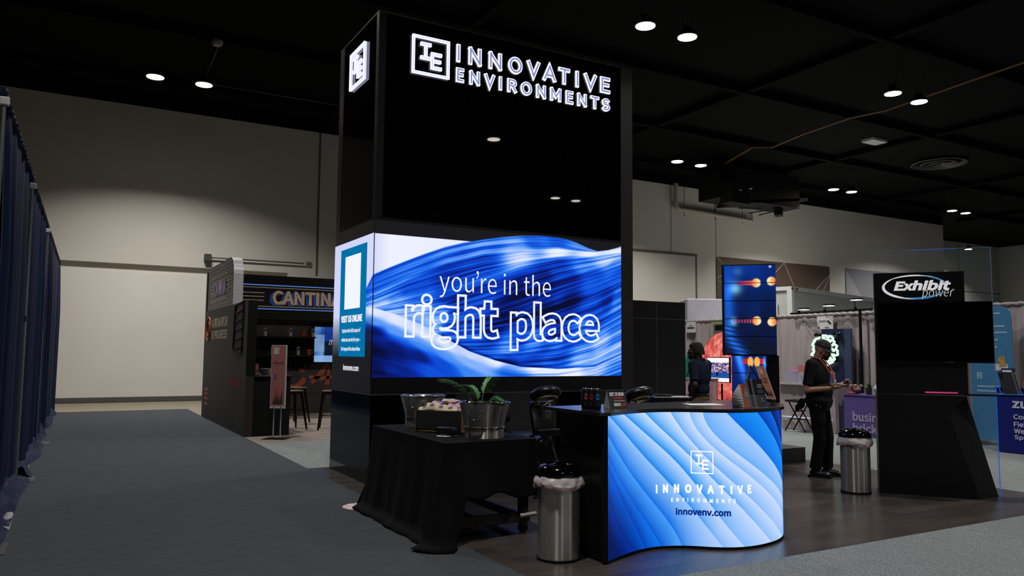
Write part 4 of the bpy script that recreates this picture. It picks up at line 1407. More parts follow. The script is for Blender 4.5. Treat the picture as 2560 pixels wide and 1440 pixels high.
for i, (a, b_, zz, rz, tilt, kind) in enumerate(spots):
    t = bpy.data.objects.new('snack_packet', None)
    COL.objects.link(t)
    p = bc + ax * a + ay * b_
    t.location = (p.x, p.y, CZ + zz)
    ang = math.atan2(ax.y, ax.x)
    t.rotation_euler = (tilt, .1 * (i % 3 - 1), ang + rz * .5)
    tag(t, labels[i], 'snack packet', 'snack packets in the basket')
    if kind not in proto:
        me = MB().add(pv, pf).build('pouch', M_PKW if kind == 0 else M_PKP, None, smooth=True, merge=True)
        bdg = MB().lathe([(.0, 0), (.026, 0), (.026, .0008), (0, .0008)], 8, (0, 0, .0162), sy=.8).build('badge', M_PKN if kind == 0 else mat('packet_violet', '6a5aa8', 0.5), None)
        proto[kind] = (me, bdg)
        me.parent, bdg.parent = t, t
    else:
        for src in proto[kind]:
            c_ = src.copy()
            COL.objects.link(c_)
            c_.parent = t

gd = thing('desk_gadget', 'small black device on a white oval base at the cart edge', 'gadget', (2.93, 6.29, CZ))
MB().lathe([(.085, 0.0), (.092, .006), (.085, .012)], 32, (2.935, 6.29, CZ + .004), sy=.8).build('oval_base', mat('white_plastic', 'a9a9ac', 0.35), gd, smooth=True)
MB().obox((2.935, 6.29), (.62, -.78), .085, .045, CZ + .018, CZ + .085, .014).build('device_body', mat('black_plastic', '121214', 0.3), gd, smooth=30)

# ------------------------------------------------------------------ trash cans
M_BIN = brushed('brushed_bin_steel', 'c8c5c0', 0.24, 26)
M_LID = mat('black_gloss_lid', '030304', 0.08, vary=0.0)
M_BAG = mat('bag_white', 'b4adad', 0.4, vary=0.05, scale=12)
M_BAGP = mat('bag_pink', 'a5858a', 0.4, vary=0.08, scale=12)


def trash_can(cx, cy, label):
    t = thing('trash_can', label, 'trash can', (cx, cy, 0), group='steel trash cans')
    r = .158
    MB().lathe([(r, .018), (r, .60)], 56, (cx, cy, 0), cap=False).build('steel_body', M_BIN, t, smooth=True)
    MB().lathe([(r + .006, 0), (r + .006, .018), (r - .002, .022)], 48, (cx, cy, 0)).build('base_ring', M_MATTE, t, smooth=True)
    MB().lathe([(r + .012, .615), (r + .018, .63), (r + .012, .66), (r - .02, .695), (r - .055, .705), (r - .06, .695), (r - .07, .69), (.02, .712), (.018, .722), (0, .724)], 56, (cx, cy, 0)).build('lid', M_LID, t, smooth=True)
    n, rows = 120, 11
    vs, fs, mi = [], [], []
    for j in range(rows):
        q = j / (rows - 1)
        for i in range(n):
            g = 2 * PI * i / n
            w = math.sin(g * 7 + 1) * .5 + math.sin(g * 13 + q * 4) * .4 + math.sin(g * 3 + 2) * .6
            rr = r + .008 + .016 * math.sin(PI * min(1, q * .8)) + .009 * w * q + .014 * q + .010 * (float(vnoise(np.array(g * 6), np.array(q * 5 + cx), 51)) - .5) * (q > .05)
            vs.append((cx + rr * math.cos(g), cy + rr * math.sin(g), .628 - (.095 + .014 * math.sin(g * 3 + .6)) * q + .004 * w * q))
    for j in range(rows - 1):
        for i in range(n):
            fs.append((j * n + i, j * n + (i + 1) % n, (j + 1) * n + (i + 1) % n, (j + 1) * n + i))
    a = MB().add(vs, fs[:n * 7]).build('bag_liner', M_BAG, t, smooth=60)
    b_ = MB().add(vs, fs[n * 7:]).build('bag_hem', M_BAGP, t, smooth=60)
    return t


trash_can(3.30, 5.05, 'steel trash can with black lid in front of the counter end')
trash_can(7.86, 5.87, 'steel trash can with black lid beside the standing person and the kiosk')

# floor sticker
st = thing('floor_sticker', 'round pink and white sticker on the aisle carpet by the black cloth', 'sticker', (2.64, 7.62, .001))
MB().lathe([(.19, 0), (.19, .002)], 48, (2.64, 7.62, .0005)).build('disc', mat('sticker_pink', 'b895a5', 0.5), st)
k = MB()
for i in range(9):
    g = i * 2 * PI / 9
    k.add([(2.64 + .03 * math.cos(g - .9), 7.62 + .03 * math.sin(g - .9), .0035), (2.64 + .185 * math.cos(g - .1), 7.62 + .185 * math.sin(g - .1), .0035), (2.64 + .185 * math.cos(g + .22), 7.62 + .185 * math.sin(g + .22), .0035), (2.64 + .03 * math.cos(g + .9), 7.62 + .03 * math.sin(g + .9), .0035)], [(0, 1, 2, 3)])
k.build('ray', mat('sticker_cream', 'd8d0c8', 0.5), st)
MB().add([(2.64 + (.10 if i % 2 == 0 else .045) * math.cos(i * PI / 5), 7.62 + (.10 if i % 2 == 0 else .045) * math.sin(i * PI / 5), .0045) for i in range(10)], [tuple(range(10))]).build('star', mat('sticker_blue', '8b93b8', 0.5), st)
# ------------------------------------------------------------------ massage chairs
M_PAD = mat('black_vinyl', '0a0a0c', 0.35, vary=0.1, scale=40, spec=0.5)
M_TAN = mat('tan_plastic', '8f8166', 0.45)
M_KNOB = mat('black_knob', '0a0a0a', 0.3)


def massage_chair(cx, cy, face, label):
    """cradle and arm pad look towards `face` (unit xy); the frame rests on the floor."""
    t = thing('massage_chair', label, 'massage chair', (cx, cy, 0), group='massage chairs by the tower')
    f = Vector((face[0], face[1], 0)).normalized()
    s = Vector((-f.y, f.x, 0))
    c = Vector((cx, cy, 0))
    P = lambda a, b_, z: c + f * a + s * b_ + Vector((0, 0, z))
    # face cradle: a thick U of cushion, leaning, on a tan ring
    tl = Vector((0, 0, 1)) * .34 + f * .85
    ctr = P(.14, 0, 1.06)
    U = [ctr + s * (.125 * math.cos(g)) + (tl.normalized() * (.135 * math.sin(g))) for g in np.linspace(math.radians(-50), math.radians(230), 26)]
    nrm = s.cross(tl).normalized()
    if nrm.z < 0:
        nrm = -nrm
    MB().tube([p + nrm * .028 for p in U], [.035] + [.05] * 24 + [.035], 12).build('face_cushion', M_PAD, t, smooth=True)
    fr = MB().tube([ctr - nrm * .025 + (p - ctr) * .93 for p in U], .014, 8, flat=1.6).build('cradle_frame', M_TAN, t, smooth=True)
    MB().tube([ctr - tl.normalized() * .05 - nrm * .03 - s * .09, P(.0, 0, .93), ctr - tl.normalized() * .05 - nrm * .03 + s * .09], .012, 8).build('cradle_bracket', M_TAN, t, smooth=True)
    # chest pad on a sloped post
    k = MB().box(-.13, -.05, -.16, .13, .05, .16, .035)
    vs = []
    for p in k.v:
        q = P(.02, 0, .84) + s * p[0] + f * (p[1] - .35 * p[2]) + Vector((0, 0, p[2]))
        vs.append(tuple(q))
    MB().add(vs, k.f).build('chest_pad', M_PAD, t, smooth=True)
    for a, b_ in ((-.05, .88), (.05, .88), (-.05, .80), (.05, .80)):
        MB().ball(P(.085, a, b_), .012, 8, 6).build('knob', M_KNOB, t, smooth=True)
    k = MB().box(-.19, -.075, -.028, .19, .075, .028, .025)
    MB().add([tuple(P(.30, 0, .69) + s * p[0] + f * p[1] + Vector((0, 0, p[2] + p[1] * .25))) for p in k.v], k.f).build('arm_rest', M_PAD, t, smooth=True)
    MB().tube([P(.30, 0, .66), P(.12, 0, .52), P(.02, 0, .62)], .014, 8).build('arm_bracket', M_CHROME, t, smooth=True)
    k = MB().box(-.17, -.15, -.04, .17, .15, .04, .035)
    MB().add([tuple(P(-.42, 0, .55) + s * p[0] + f * p[1] + Vector((0, 0, p[2] - p[1] * .3))) for p in k.v], k.f).build('seat', M_PAD, t, smooth=True)
    for q in (-1, 1):
        k = MB().box(-.07, -.19, -.03, .07, .19, .03, .025)
        MB().add([tuple(P(.0, q * .14, .25) + s * p[0] + f * p[1] + Vector((0, 0, p[2] + p[1] * .5))) for p in k.v], k.f).build('knee_pad', M_PAD, t, smooth=True)
        MB().tube([P(.34, q * .16, .02), P(.06, q * .12, .5), P(-.02, q * .06, .86)], .017, 8).build('front_frame', M_CART, t, smooth=True)
        MB().tube([P(-.62, q * .2, .02), P(-.42, q * .1, .5), P(.0, q * .09, .62)], .017, 8).build('rear_frame', M_CART, t, smooth=True)
    MB().tube([P(.34, -.22, .02), P(.34, .22, .02)], .02, 8).build('front_foot', M_CART, t, smooth=True)
    MB().tube([P(-.62, -.24, .02), P(-.62, .24, .02)], .02, 8).build('rear_foot', M_CART, t, smooth=True)
    MB().tube([P(.34, 0, .03), P(-.62, 0, .03)], .017, 8).build('spine_tube', M_CART, t, smooth=True)
    return t


massage_chair(4.66, 7.50, (-.15, -1), 'black massage chair with tan cradle frame between the cart and the counter')
massage_chair(5.53, 7.02, (.1, -1), 'black massage chair showing its tan cradle frame behind the tent card')

# ------------------------------------------------------------------ blue drape along the aisle
M_BLUE = mat('navy_drape', '091634', 0.8, vary=0.15, scale=3, stretch=(6, 6, .3), spec=0.2)
M_POLE = mat('silver_pole', '8b8c8e', 0.35, 0.8, vary=0.05)


def drape(name, a, b_, z0, z1, mtl, label, group, folds=9.0, amp=.06, rod=None, parent=None, pool=0.0, seed=1, cat='drape', header=.12):
    """A hung curtain from a to b (xy), with gathered folds; its bottom may spread on the floor."""
    a, b_ = Vector((a[0], a[1], 0)), Vector((b_[0], b_[1], 0))
    d = (b_ - a)
    L = d.length
    d.normalize()
    n_ = Vector((-d.y, d.x, 0))
    nu = max(24, int(L * folds * 7))
    rows = 22
    vs, fs = [], []
    r_ = random.Random(seed)
    ph = [r_.random() * 6 for _ in range(4)]
    for j in range(rows + 1):
        q = j / rows
        for i in range(nu + 1):
            u = i / nu
            x = u * L
            w = math.sin(2 * PI * x * folds / 3 + ph[0]) * .55 + math.sin(2 * PI * x * folds / 1.7 + ph[1]) * .3 + math.sin(2 * PI * x * folds * .62 + ph[2]) * .25
            k = .35 + .65 * min(1, q * 3)
            z = z1 - (z1 - z0) * q
            off = amp * w * k
            if q < header / (z1 - z0):
                off *= .5
            p = a + d * x + n_ * off
            vs.append((p.x, p.y, z))
    for j in range(rows):
        for i in range(nu):
            c0 = j * (nu + 1) + i
            fs.append((c0, c0 + 1, c0 + nu + 2, c0 + nu + 1))
    # the pocket over the rod
    k = MB().add(vs, fs)
    t = parent or thing(name, label, cat, ((a.x + b_.x) / 2, (a.y + b_.y) / 2, 0), group=group)
    o = k.build('curtain_fabric', mtl, t, smooth=True)
    hd = MB()
    pts = [a + d * (L * i / 60) + Vector((0, 0, z1 - .01 + .008 * math.sin(i * 2.1))) for i in range(61)]
    hd.tube(pts, [.035 + .008 * math.sin(i * 1.7) for i in range(61)], 8)
    hd.build('rod_pocket', mtl, t, smooth=True)
    if pool:
        pm_ = MB()
        vs, fs = [], []
        nu2, nr = int(L * 24), 14
        for j in range(nr + 1):
            for i in range(nu2 + 1):
                x = L * i / nu2
                s_ = j / nr
                wid = pool * (.55 + .5 * vnoise(np.array(x * .9), np.array(seed * 7.0), seed)) if True else pool
                wid = float(wid) * .8
                p = a + d * x - n_ * (wid * s_ - .06)
                hgt = .20 * (.35 + .65 * math.sin(PI * min(1, s_ * .8 + .2))) * (.15 + 1.1 * float(vnoise(np.array(x * 2.6), np.array(s_ * 2.2), seed + 3)) ** 1.5) + .07 * (float(vnoise(np.array(x * 8.0), np.array(s_ * 5.0), seed + 5)) - .3)
                edge = 1 - s_ ** 3
                vs.append((p.x, p.y, max(.004, hgt * edge)))
        for j in range(nr):
            for i in range(nu2):
                c0 = j * (nu2 + 1) + i
                fs.append((c0, c0 + 1, c0 + nu2 + 2, c0 + nu2 + 1))
        pm_.add(vs, fs)
        po = pm_.build('crumpled_hem', mtl, t, smooth=True)
    return t


def cxy(y):
    return -0.52 + (y - 7.4) * .0215


for i, (y0, y1, lb) in enumerate([(15.02, 22.0, 'navy drape panel at the far end of the aisle, before the white wall'), (10.98, 14.88, 'navy drape panel between the two thin silver poles of the aisle'), (7.3, 10.84, 'navy drape panel behind the thick silver pole, nearest along the aisle')]):
    drape('navy_drape', (cxy(y0) - .03, y0 + .1), (cxy(y1) - .03, y1), .03, 3.63, M_BLUE, lb, 'navy aisle drapes', folds=5.0, amp=.07, pool=(.28, .34, .34)[i], seed=i + 3)
for y, lb in [(14.97, 'thin silver drape pole farther down the aisle'), (10.93, 'thin silver drape pole in the middle of the aisle drape'), (7.26, 'thick silver drape pole with white clip at the picture edge')]:
    x = cxy(y) + (.0 if y > 8 else .0)
    t = thing('drape_pole', lb, 'pole', (x, y, 0), group='silver drape poles')
    MB().tube([(x, y, .01), (x, y, 1.9)], .024, 12).build('lower_tube', M_POLE, t, smooth=True)
    MB().tube([(x, y, 1.9), (x, y, 3.5)], .019, 12).build('upper_tube', M_POLE, t, smooth=True)
    MB().tube([(x, y, 1.86), (x, y, 1.93)], .03, 12).build('collar', mat('dark_collar', '2b2b2d', 0.4), t, smooth=True)
    MB().box(x - .2, y - .2, -.008, x + .2, y + .2, .008, .002).build('base_plate', mat('steel_plate', '55565a', 0.4, 0.7), t)
    MB().box(x - .03, y - .03, 3.46, x + .04, y + .03, 3.53, .01).build('clip', mat('white_clip', 'a9a9ab', 0.5), t)
# plastic film and conduit along the carpet edge
vs, fs = [], []
nu, nv = 90, 7
for j in range(nv + 1):
    for i in range(nu + 1):
        y = 8.0 + 6.3 * i / nu
        w = .16 + .10 * float(vnoise(np.array(y * 1.3), np.array(2.0), 31))
        x = -.345 - w * j / nv
        vs.append((x, y, .002 + .05 * float(vnoise(np.array(y * 5.0), np.array(j * .9), 33)) * math.sin(PI * j / nv)))
for j in range(nv):
    for i in range(nu):
        c0 = j * (nu + 1) + i
        fs.append((c0, c0 + 1, c0 + nu + 2, c0 + nu + 1))
tag(MB().add(vs, fs).build('plastic_film', mat('pale_film', '77787c', 0.25, vary=0.25, scale=8), None, smooth=60), 'pale crumpled plastic film along the carpet edge under the navy drape', 'plastic film')
tag(MB().box(-1.6, 10.55, -.01, -.345, 10.62, .012).build('floor_strip', mat('white_strip', 'a9aaac', 0.5)), 'pale flat strip on the floor beside the carpet edge', 'strip')

# ------------------------------------------------------------------ cantina booth
def rust_mat():
    M = mat('rusty_black_print', '0b0a0a', 0.6, vary=0.0, scale=3, color2='1c1614', stretch=(4, 4, .5))
    return M


M_RUST = rust_mat()
M_RIB = mat('ribbed_black', '08080a', 0.4, vary=0.1)
M_ALU = mat('satin_aluminium', 'b9babd', 0.45, 0.3, vary=0.04)
M_CREAM = mat('cream_print', 'cbb79c', 0.5)
M_ORANGE = mat('orange_print', 'b5552a', 0.6, vary=0.25, scale=12)
M_SIGNBLUE = mat('sign_blue', '2a5cc0', 0.5)
M_RED = mat('dark_red_print', '7d1a12', 0.6, vary=0.2)
cb = thing('cantina_booth', 'black cantina booth with curved sign and orange lettering beyond the aisle', 'booth', (4.6, 17, 0))
LX, LY0, LY1 = 2.825, 14.55, 19.45
MB().box(LX, LY0, 0, LX + .14, LY1, 2.445).build('side_wall', M_RUST, cb)
MB().box(LX + .14, LY0 + .02, 0, LX + .80, LY0 + .62, 1.06).build('bar_front', M_MATTE, cb)
MB().box(LX + .14, LY0, 1.06, LX + .86, LY0 + 1.6, 1.085, .003).build('bar_top', mat('bar_top_black', '18171a', 0.35), cb)
MB().box(LX + .14, LY0 + .62, 0, LX + .78, LY0 + 1.55, 1.06).build('bar_body', M_MATTE, cb)
MB().box(LX, LY1, 0, 9.3, LY1 + .14, 3.36).build('back_wall', mat('rusty_back_print', '0e0c0c', 0.6, vary=0.0, scale=4, color2='2a221f'), cb)
MB().box(LX + .0, LY0 - .005, 1.09, LX + .16, LY0 + .02, 2.45).build('side_edge', M_MATTE, cb)

# curved side header: rounded toward the aisle front
prof = [(19.45, 2.445), (19.45, 3.425), (16.55, 3.425)]
for g in np.linspace(PI / 2, 0, 8):
    prof.append((16.55 - .37 * math.cos(g), 3.055 + .37 * math.sin(g)))
prof.append((16.18, 2.445))
for nm, x0, x1, mt in (('side_header', LX + .02, LX + .16, M_RIB),):
    n = len(prof)
    k = MB().add([(x0, p[0], p[1]) for p in prof] + [(x1, p[0], p[1]) for p in prof], [tuple(range(n)), tuple(range(2 * n - 1, n - 1, -1))] + [(i, (i + 1) % n, n + (i + 1) % n, n + i) for i in range(n)])
    k.build(nm, mt, cb)
for z in np.arange(2.5, 3.4, .075):
    MB().box(LX + .012, 16.25 if z < 3.0 else 16.6 - .37 * math.sqrt(max(0, 1 - ((z + .03 - 3.055) / .37) ** 2)) + .03, z, LX + .022, 19.4, z + .03).build('rib', M_RIB, cb)
k = MB()
for (p, q) in zip(prof[1:-1], prof[2:]):
    k.quad((LX + .01, p[0], p[1] + .004), (LX + .01, q[0] - .004, q[1] + .004), (LX + .2, q[0] - .004, q[1] + .004), (LX + .2, p[0], p[1] + .004))
k.build('edge_band', M_ALU, cb, smooth=60, merge=True)
sw = plane_map((LX + .008, 19.45, 0), (0, -1, 0), (0, 0, 1), .002)
write('sign_lettering', 'CANTINA', (.98, 2.72, 2.45, 3.05), lambda x, y, h=0: sw(x + .04, y - .025, 0.0), M_SIGNBLUE, cb, bold=.06)
write('sign_lettering', 'CANTINA', (.98, 2.72, 2.45, 3.05), lambda x, y, h=0: sw(x, y, .004), mat('sign_pink', 'c09aa0', 0.5), cb, bold=.045)
k = MB()
for x0, x1, z in ((.62, 2.62, 3.14), (.62, 2.62, 2.62), (.62, .9, 2.97), (.62, .9, 2.88), (.62, .9, 2.78), (2.52, 2.8, 2.97), (2.52, 2.8, 2.88), (2.52, 2.8, 2.78)):
    k.quad(sw(x0, z), sw(x1, z), sw(x1, z + .022), sw(x0, z + .022))
k.build('sign_line', M_CREAM, cb)
fw = plane_map((LX - .002, LY1, 0), (0, -1, 0), (0, 0, 1), .002)
write('wall_lettering', 'AUTOMATION', (.92, 2.03, 2.85, 2.24), fw, M_CREAM, cb, bold=.04)
write('wall_lettering', 'IS PROGRESS', (.92, 1.78, 2.85, 1.97), fw, M_CREAM, cb, bold=.04)
k = MB()
for i in range(9):
    k.quad(fw(3.1 + .15 * i, .86), fw(3.1 + .15 * i + .1, .86), fw(3.1 + .15 * i + .1, 1.03), fw(3.1 + .15 * i, 1.03))
k.build('red_lettering', M_RED, cb)
k = MB()
for r in (.11, .19):
    k.tube([fw(.45 + r * 1.7 * math.cos(g), 2.02 + r * 1.4 * math.sin(g)) for g in np.linspace(0, 2 * PI, 24, endpoint=False)], .016, 5, closed=True)
k.build('ring_emblem', M_ORANGE, cb)
k = MB()
for z in (.30, .42, .52, .62):
    k.quad(fw(.28, z), fw(.7, z), fw(.7, z + .07), fw(.28, z + .07))
k.build('small_emblem', M_ORANGE, cb)
k = MB()
for i in range(5):
    k.tube([fw(3.65 + .12 * (i % 2), 1.55 + .17 * i), fw(4.5, 1.62 + .17 * i)], .014, 5)
k.tube([fw(3.6, 1.55), fw(3.7, 2.4), fw(4.5, 2.45), fw(4.45, 1.5), fw(3.6, 1.55)], .02, 5)
k.build('painted_sketch', M_MATTE, cb)
MB().quad(fw(3.7, 2.2, .003), fw(4.4, 2.33, .003), fw(4.4, 2.39, .003), fw(3.7, 2.27, .003)).build('red_stroke', M_RED, cb)

# front header with lit edges, on the back wall line
HY = 19.3
MB().box(LX + .14, HY, 2.30, 9.3, LY1, 3.36).build('front_header', M_RIB, cb)
for z in (2.36, 2.43, 2.50, 3.2, 3.27):
    MB().box(LX + .14, HY - .012, z, 9.3, HY, z + .03).build('rib', M_RIB, cb)
hw = plane_map((0, HY - .01, 0), (1, 0, 0), (0, 0, 1), .012)
k = MB()
k.quad(hw(3.3, 2.57), hw(6.35, 2.57), hw(6.35, 3.09), hw(3.3, 3.09))
k.build('sign_board', mat('sign_navy', '0c0d18', 0.4), cb)
MB().tube([(3.3, HY - .03, 3.12), (6.1, HY - .03, 3.12)] + [(6.1 + .25 * math.sin(g), HY - .03, 2.87 + .25 * math.cos(g)) for g in np.linspace(.2, PI / 2, 6)] + [(6.35, HY - .03, 2.6)], .012, 6).build('light_tube', emit('sign_glow', '5f87d8', 0.8), cb)
MB().tube([(3.3, HY - .03, 2.545), (6.35, HY - .03, 2.545)], .012, 6).build('light_tube', emit('sign_glow', '5f87d8', 0.8), cb)
write('sign_lettering', 'CANTINA', (4.30, 2.66, 6.02, 3.0), lambda x, y, h=0: hw(x - .07, y - .035, .004), M_SIGNBLUE, cb, bold=.06)
write('sign_lettering', 'CANTINA', (4.30, 2.66, 6.02, 3.0), lambda x, y, h=0: hw(x + .012, y - .012, .008), M_ORANGE, cb, bold=.055)
write('sign_lettering', 'CANTINA', (4.30, 2.66, 6.02, 3.0), lambda x, y, h=0: hw(x, y, .012), mat('sign_cream', 'e0c6a0', 0.5), cb, bold=.045)
k = MB()
for x0, x1, z in ((3.3, 6.3, 3.05), (3.3, 6.3, 2.595), (3.3, 4.1, 2.92), (3.3, 4.1, 2.83), (3.3, 4.1, 2.74), (6.05, 6.3, 2.92), (6.05, 6.3, 2.83), (6.05, 6.3, 2.74)):
    k.quad(hw(x0, z, .002), hw(x1, z, .002), hw(x1, z + .02, .002), hw(x0, z + .02, .002))
k.build('sign_line', M_CREAM, cb)
bw = plane_map((0, LY1, 0), (1, 0, 0), (0, 0, 1), .003)
M_ORW = mat('orange_paint_brush', '8a3d1c', 0.7, vary=0.3, scale=14)
def stroke(k_, fm, pts, w):
    pts = [Vector((p[0], p[1])) for p in pts]
    P = []
    for i_, p in enumerate(pts):
        t_ = (pts[min(i_ + 1, len(pts) - 1)] - pts[max(0, i_ - 1)]).normalized()
        n_ = Vector((-t_.y, t_.x)) * w * (.75 + .25 * math.sin(i_ * 1.7))
        P.append((fm(*(p + n_)), fm(*(p - n_))))
    for (a_, b_), (c_, d_) in zip(P[:-1], P[1:]):
        k_.quad(a_, b_, d_, c_)


k = MB()
stroke(k, bw, [(4.85 + .33 * math.cos(g), .93 + .27 * math.sin(g)) for g in np.linspace(.4, 2 * PI - .2, 18)], .075)
stroke(k, bw, [(4.3, 1.15), (4.6, 1.28), (4.9, 1.35)], .06)
stroke(k, bw, [(5.35, .75), (5.6, 1.0), (5.8, 1.3), (5.78, 1.0), (5.75, .7)], .065)
stroke(k, bw, [(5.3, .9), (5.6, .86), (5.9, .9)], .05)
stroke(k, bw, [(5.95, .75), (6.05, 1.25), (6.3, 1.42), (6.5, 1.1), (6.2, .75)], .07)
k.build('painted_lettering', M_ORW, cb)

# shelves with tap cups
sh = thing('wall_shelf', 'black shelf unit holding slim white cups and copper mugs in the booth', 'shelf', (3.9, 19.3, 1.6))
MB().box(3.05, 19.12, 1.855, 5.35, LY1, 1.89).build('upper_shelf', M_MATTE, sh)
MB().box(3.05, 19.12, 1.40, 5.3, LY1, 1.435).build('lower_shelf', M_MATTE, sh)
MB().box(3.05, LY1 - .03, 1.1, 5.3, LY1, 1.855).build('shelf_back', M_MATTE, sh)
M_GLS = mat('pale_tumbler', '8a8880', 0.3)
M_COP = mat('copper_mug', '9a4a2c', 0.3, 0.7)
cups = [(3.80, 1.89, 'c'), (4.15, 1.89, 'w'), (4.75, 1.89, 'w'), (5.05, 1.89, 'c'), (5.30, 1.89, 'w'), (3.72, 1.435, 'w'), (4.33, 1.435, 'w'), (4.95, 1.435, 'w'), (5.2, 1.435, 'c')]
first = {}
for i, (x, z, kd) in enumerate(cups):
    row = 'upper' if z > 1.6 else 'lower'
    if kd == 'w':
        lab = 'slim pale printed tumbler on the %s black booth shelf' % row
        g = 'slim tumblers on the %s shelf' % row
    else:
        lab = ['copper mug on the upper booth shelf near the aisle wall', '', '', 'copper mug on the upper booth shelf near the screen', '', '', '', '', 'copper mug on the lower booth shelf near the screen'][i]
        g = 'copper mugs on the shelves'
    if kd not in first:
        t = thing('tumbler' if kd == 'w' else 'copper_mug', lab, 'cup', (x, 19.24, z), group=g)
        if kd == 'w':
            MB().lathe([(.036, 0), (.042, .2), (.038, .2), (.033, .01)], 18, (x, 19.24, z)).build('cup_body', M_GLS, t, smooth=True)
            MB().box(x - .03, 19.195, z + .11, x + .03, 19.2, z + .18).build('dark_print', mat('dark_print', '26241f', 0.5), t)
        else:
            MB().lathe([(.05, 0), (.055, .15), (.05, .15), (.045, .01)], 18, (x, 19.24, z)).build('cup_body', M_COP, t, smooth=True)
            MB().tube([(x + .05, 19.24, z + .12), (x + .1, 19.24, z + .11), (x + .1, 19.24, z + .05), (x + .05, 19.24, z + .035)], .01, 6).build('handle', M_COP, t, smooth=True)
        first[kd] = t
    else:
        dup(first[kd], (x, 19.24, z), 0, lab, g)

tv = thing('booth_screen', 'lit screen showing a cocktail and menu letters on the cantina back wall', 'screen', (5.9, 19.35, 1.6))
MB().box(5.32, 19.3, 1.23, 7.3, 19.42, 2.18, .01).build('bezel', M_MATTE, tv)


def tv_shade(u, v):
    x, y = u * 2, v
    n = vnoise(x * 5, y * 5, 41)
    base = ramp(np.clip(.2 + .35 * n + .25 * (x < .25), 0, 1), [(0, (3, 12, 30)), (.35, (10, 40, 100)), (.6, (60, 110, 170)), (1, (180, 205, 235))])
    def put(mask, col):
        m_ = np.clip(mask, 0, 1)[..., None]
        return base * (1 - m_) + np.array(col) / 255 * m_
    base = put(((x > .17) & (x < .95) & (y > .55)) * (.5 + .4 * vnoise(x * 9, y * 4, 43)), (20, 60, 160))
    base = put(((x < .26) & (y > .3) & (y < .78)) * .8, (120, 150, 190))
    base = put((y < .18) * .85, (140, 180, 230))
    base = put(((x > .28) & (x < .6) & (y > .2) & (y < .6)) * .85, (4, 10, 22))
    base = put((((x - .98) / .28) ** 2 + ((y - .36) / .26) ** 2 < 1) * 1.0, (50, 100, 30))
    base = put(((x > 1.0 + .25 * (.5 - y)) & (x < 1.35) & (y < .48) & (y > .1)) * .9, (130, 220, 190))
    base = put((np.abs(x - 1.06) < .02) * (y > .35) * .9, (110, 235, 235))
    base = put(((x > 1.1) & (y > .55)) * .6, (60, 40, 45))
    return base


canvas('screen_picture', 150, 80, lambda u, v: (5.36 + u * 1.9, 19.295, 1.27 + v * .87), tv_shade, SCREEN, tv)
tm = plane_map((5.36, 19.295, 1.27), (1, 0, 0), (0, 0, 1), .004)
write('screen_lettering', 'mia', (.36, .42, .62, .60), tm, emit('screen_pale', 'a9c0e0', .9), tv, shear=.3)
MB().quad(tm(.48, .035), tm(1.25, .035), tm(1.25, .085), tm(.48, .085)).build('caption_bar', emit('caption_blue', '0c2458', .8), tv)
write('screen_lettering', 'WE ARE FAR AWAY', (.5, .045, 1.02, .075), lambda x, y, h=0: tm(x, y, .003), WHITE_LIT, tv, bold=.03)

# things on the bar
bt = LY0 + .55
o = thing('menu_card', 'small orange and white card on the cantina bar', 'card', (3.08, bt, 1.085))
MB().slab((3.0, bt, 1.085), (3.16, bt - .02, 1.085), (3.16, bt + .03, 1.29), (3.0, bt + .05, 1.29), .004).build('card_sheet', mat('salmon_card', '9a5a48', 0.5), o)
MB().slab((3.0, bt - .006, 1.09), (3.16, bt - .026, 1.09), (3.16, bt - .012, 1.14), (3.0, bt + .008, 1.14), .002).build('white_foot', mat('pale_print', '9b989a', 0.5), o)
o = thing('ice_bucket', 'small clear bowl with glinting cups on the cantina bar', 'bowl', (3.28, bt, 1.085))
MB().lathe([(.06, 0), (.13, .12), (.124, .12), (.055, .01)], 20, (3.28, bt, 1.085)).build('bowl_wall', mat('clear_grey_bowl', '77797c', 0.15), o, smooth=True)
o = tag(MB().slab((3.36, bt - .1, 1.087), (3.62, bt - .16, 1.087), (3.66, bt + .05, 1.092), (3.4, bt + .1, 1.092), .012).build('orange_leaflet', mat('bright_orange_sheet', 'c0704a', 0.5)), 'bright orange leaflet lying on the cantina bar', 'leaflet')

# stools
M_GUN = mat('gunmetal', '1d1a17', 0.3, 0.8, vary=0.15)
M_SEATW = mat('walnut_seat', '5f4a32', 0.45, vary=0.2, scale=6, stretch=(1, 14, 1))


def stool(x, y, rz, label):
    t = thing('bar_stool', label, 'bar stool', (x, y, 0), rz, group='metal bar stools in the booth')
    F = frame_of(t)
    W = lambda a, b_, c_: (F @ Vector((a, b_, c_)))[:]
    k = MB().box(-.16, -.16, .735, .16, .16, .765, .012)
    MB().add([W(*p) for p in k.v], k.f).build('seat', M_SEATW, t)
    k = MB().box(-.15, -.15, .69, .15, .15, .735, .008)
    MB().add([W(*p) for p in k.v], k.f).build('seat_apron', M_GUN, t)
    for sx_ in (-1, 1):
        for sy_ in (-1, 1):
            MB().tube([W(.13 * sx_, .13 * sy_, .72), W(.215 * sx_, .215 * sy_, 0.0)], [.034, .018], 6).build('leg', M_GUN, t)
    k = MB()
    q = .176
    k.tube([W(-q, -q, .28), W(q, -q, .28), W(q, q, .28), W(-q, q, .28)], .011, 6, closed=True)
    k.build('foot_ring', M_GUN, t)
    return t


stool(3.95, 15.7, .25, 'metal bar stool with walnut seat nearest the cantina bar')
stool(4.35, 17.0, .6, 'metal bar stool set back behind the others by the back wall')
stool(4.62, 15.35, -.35, 'dark metal bar stool closest to the tower')

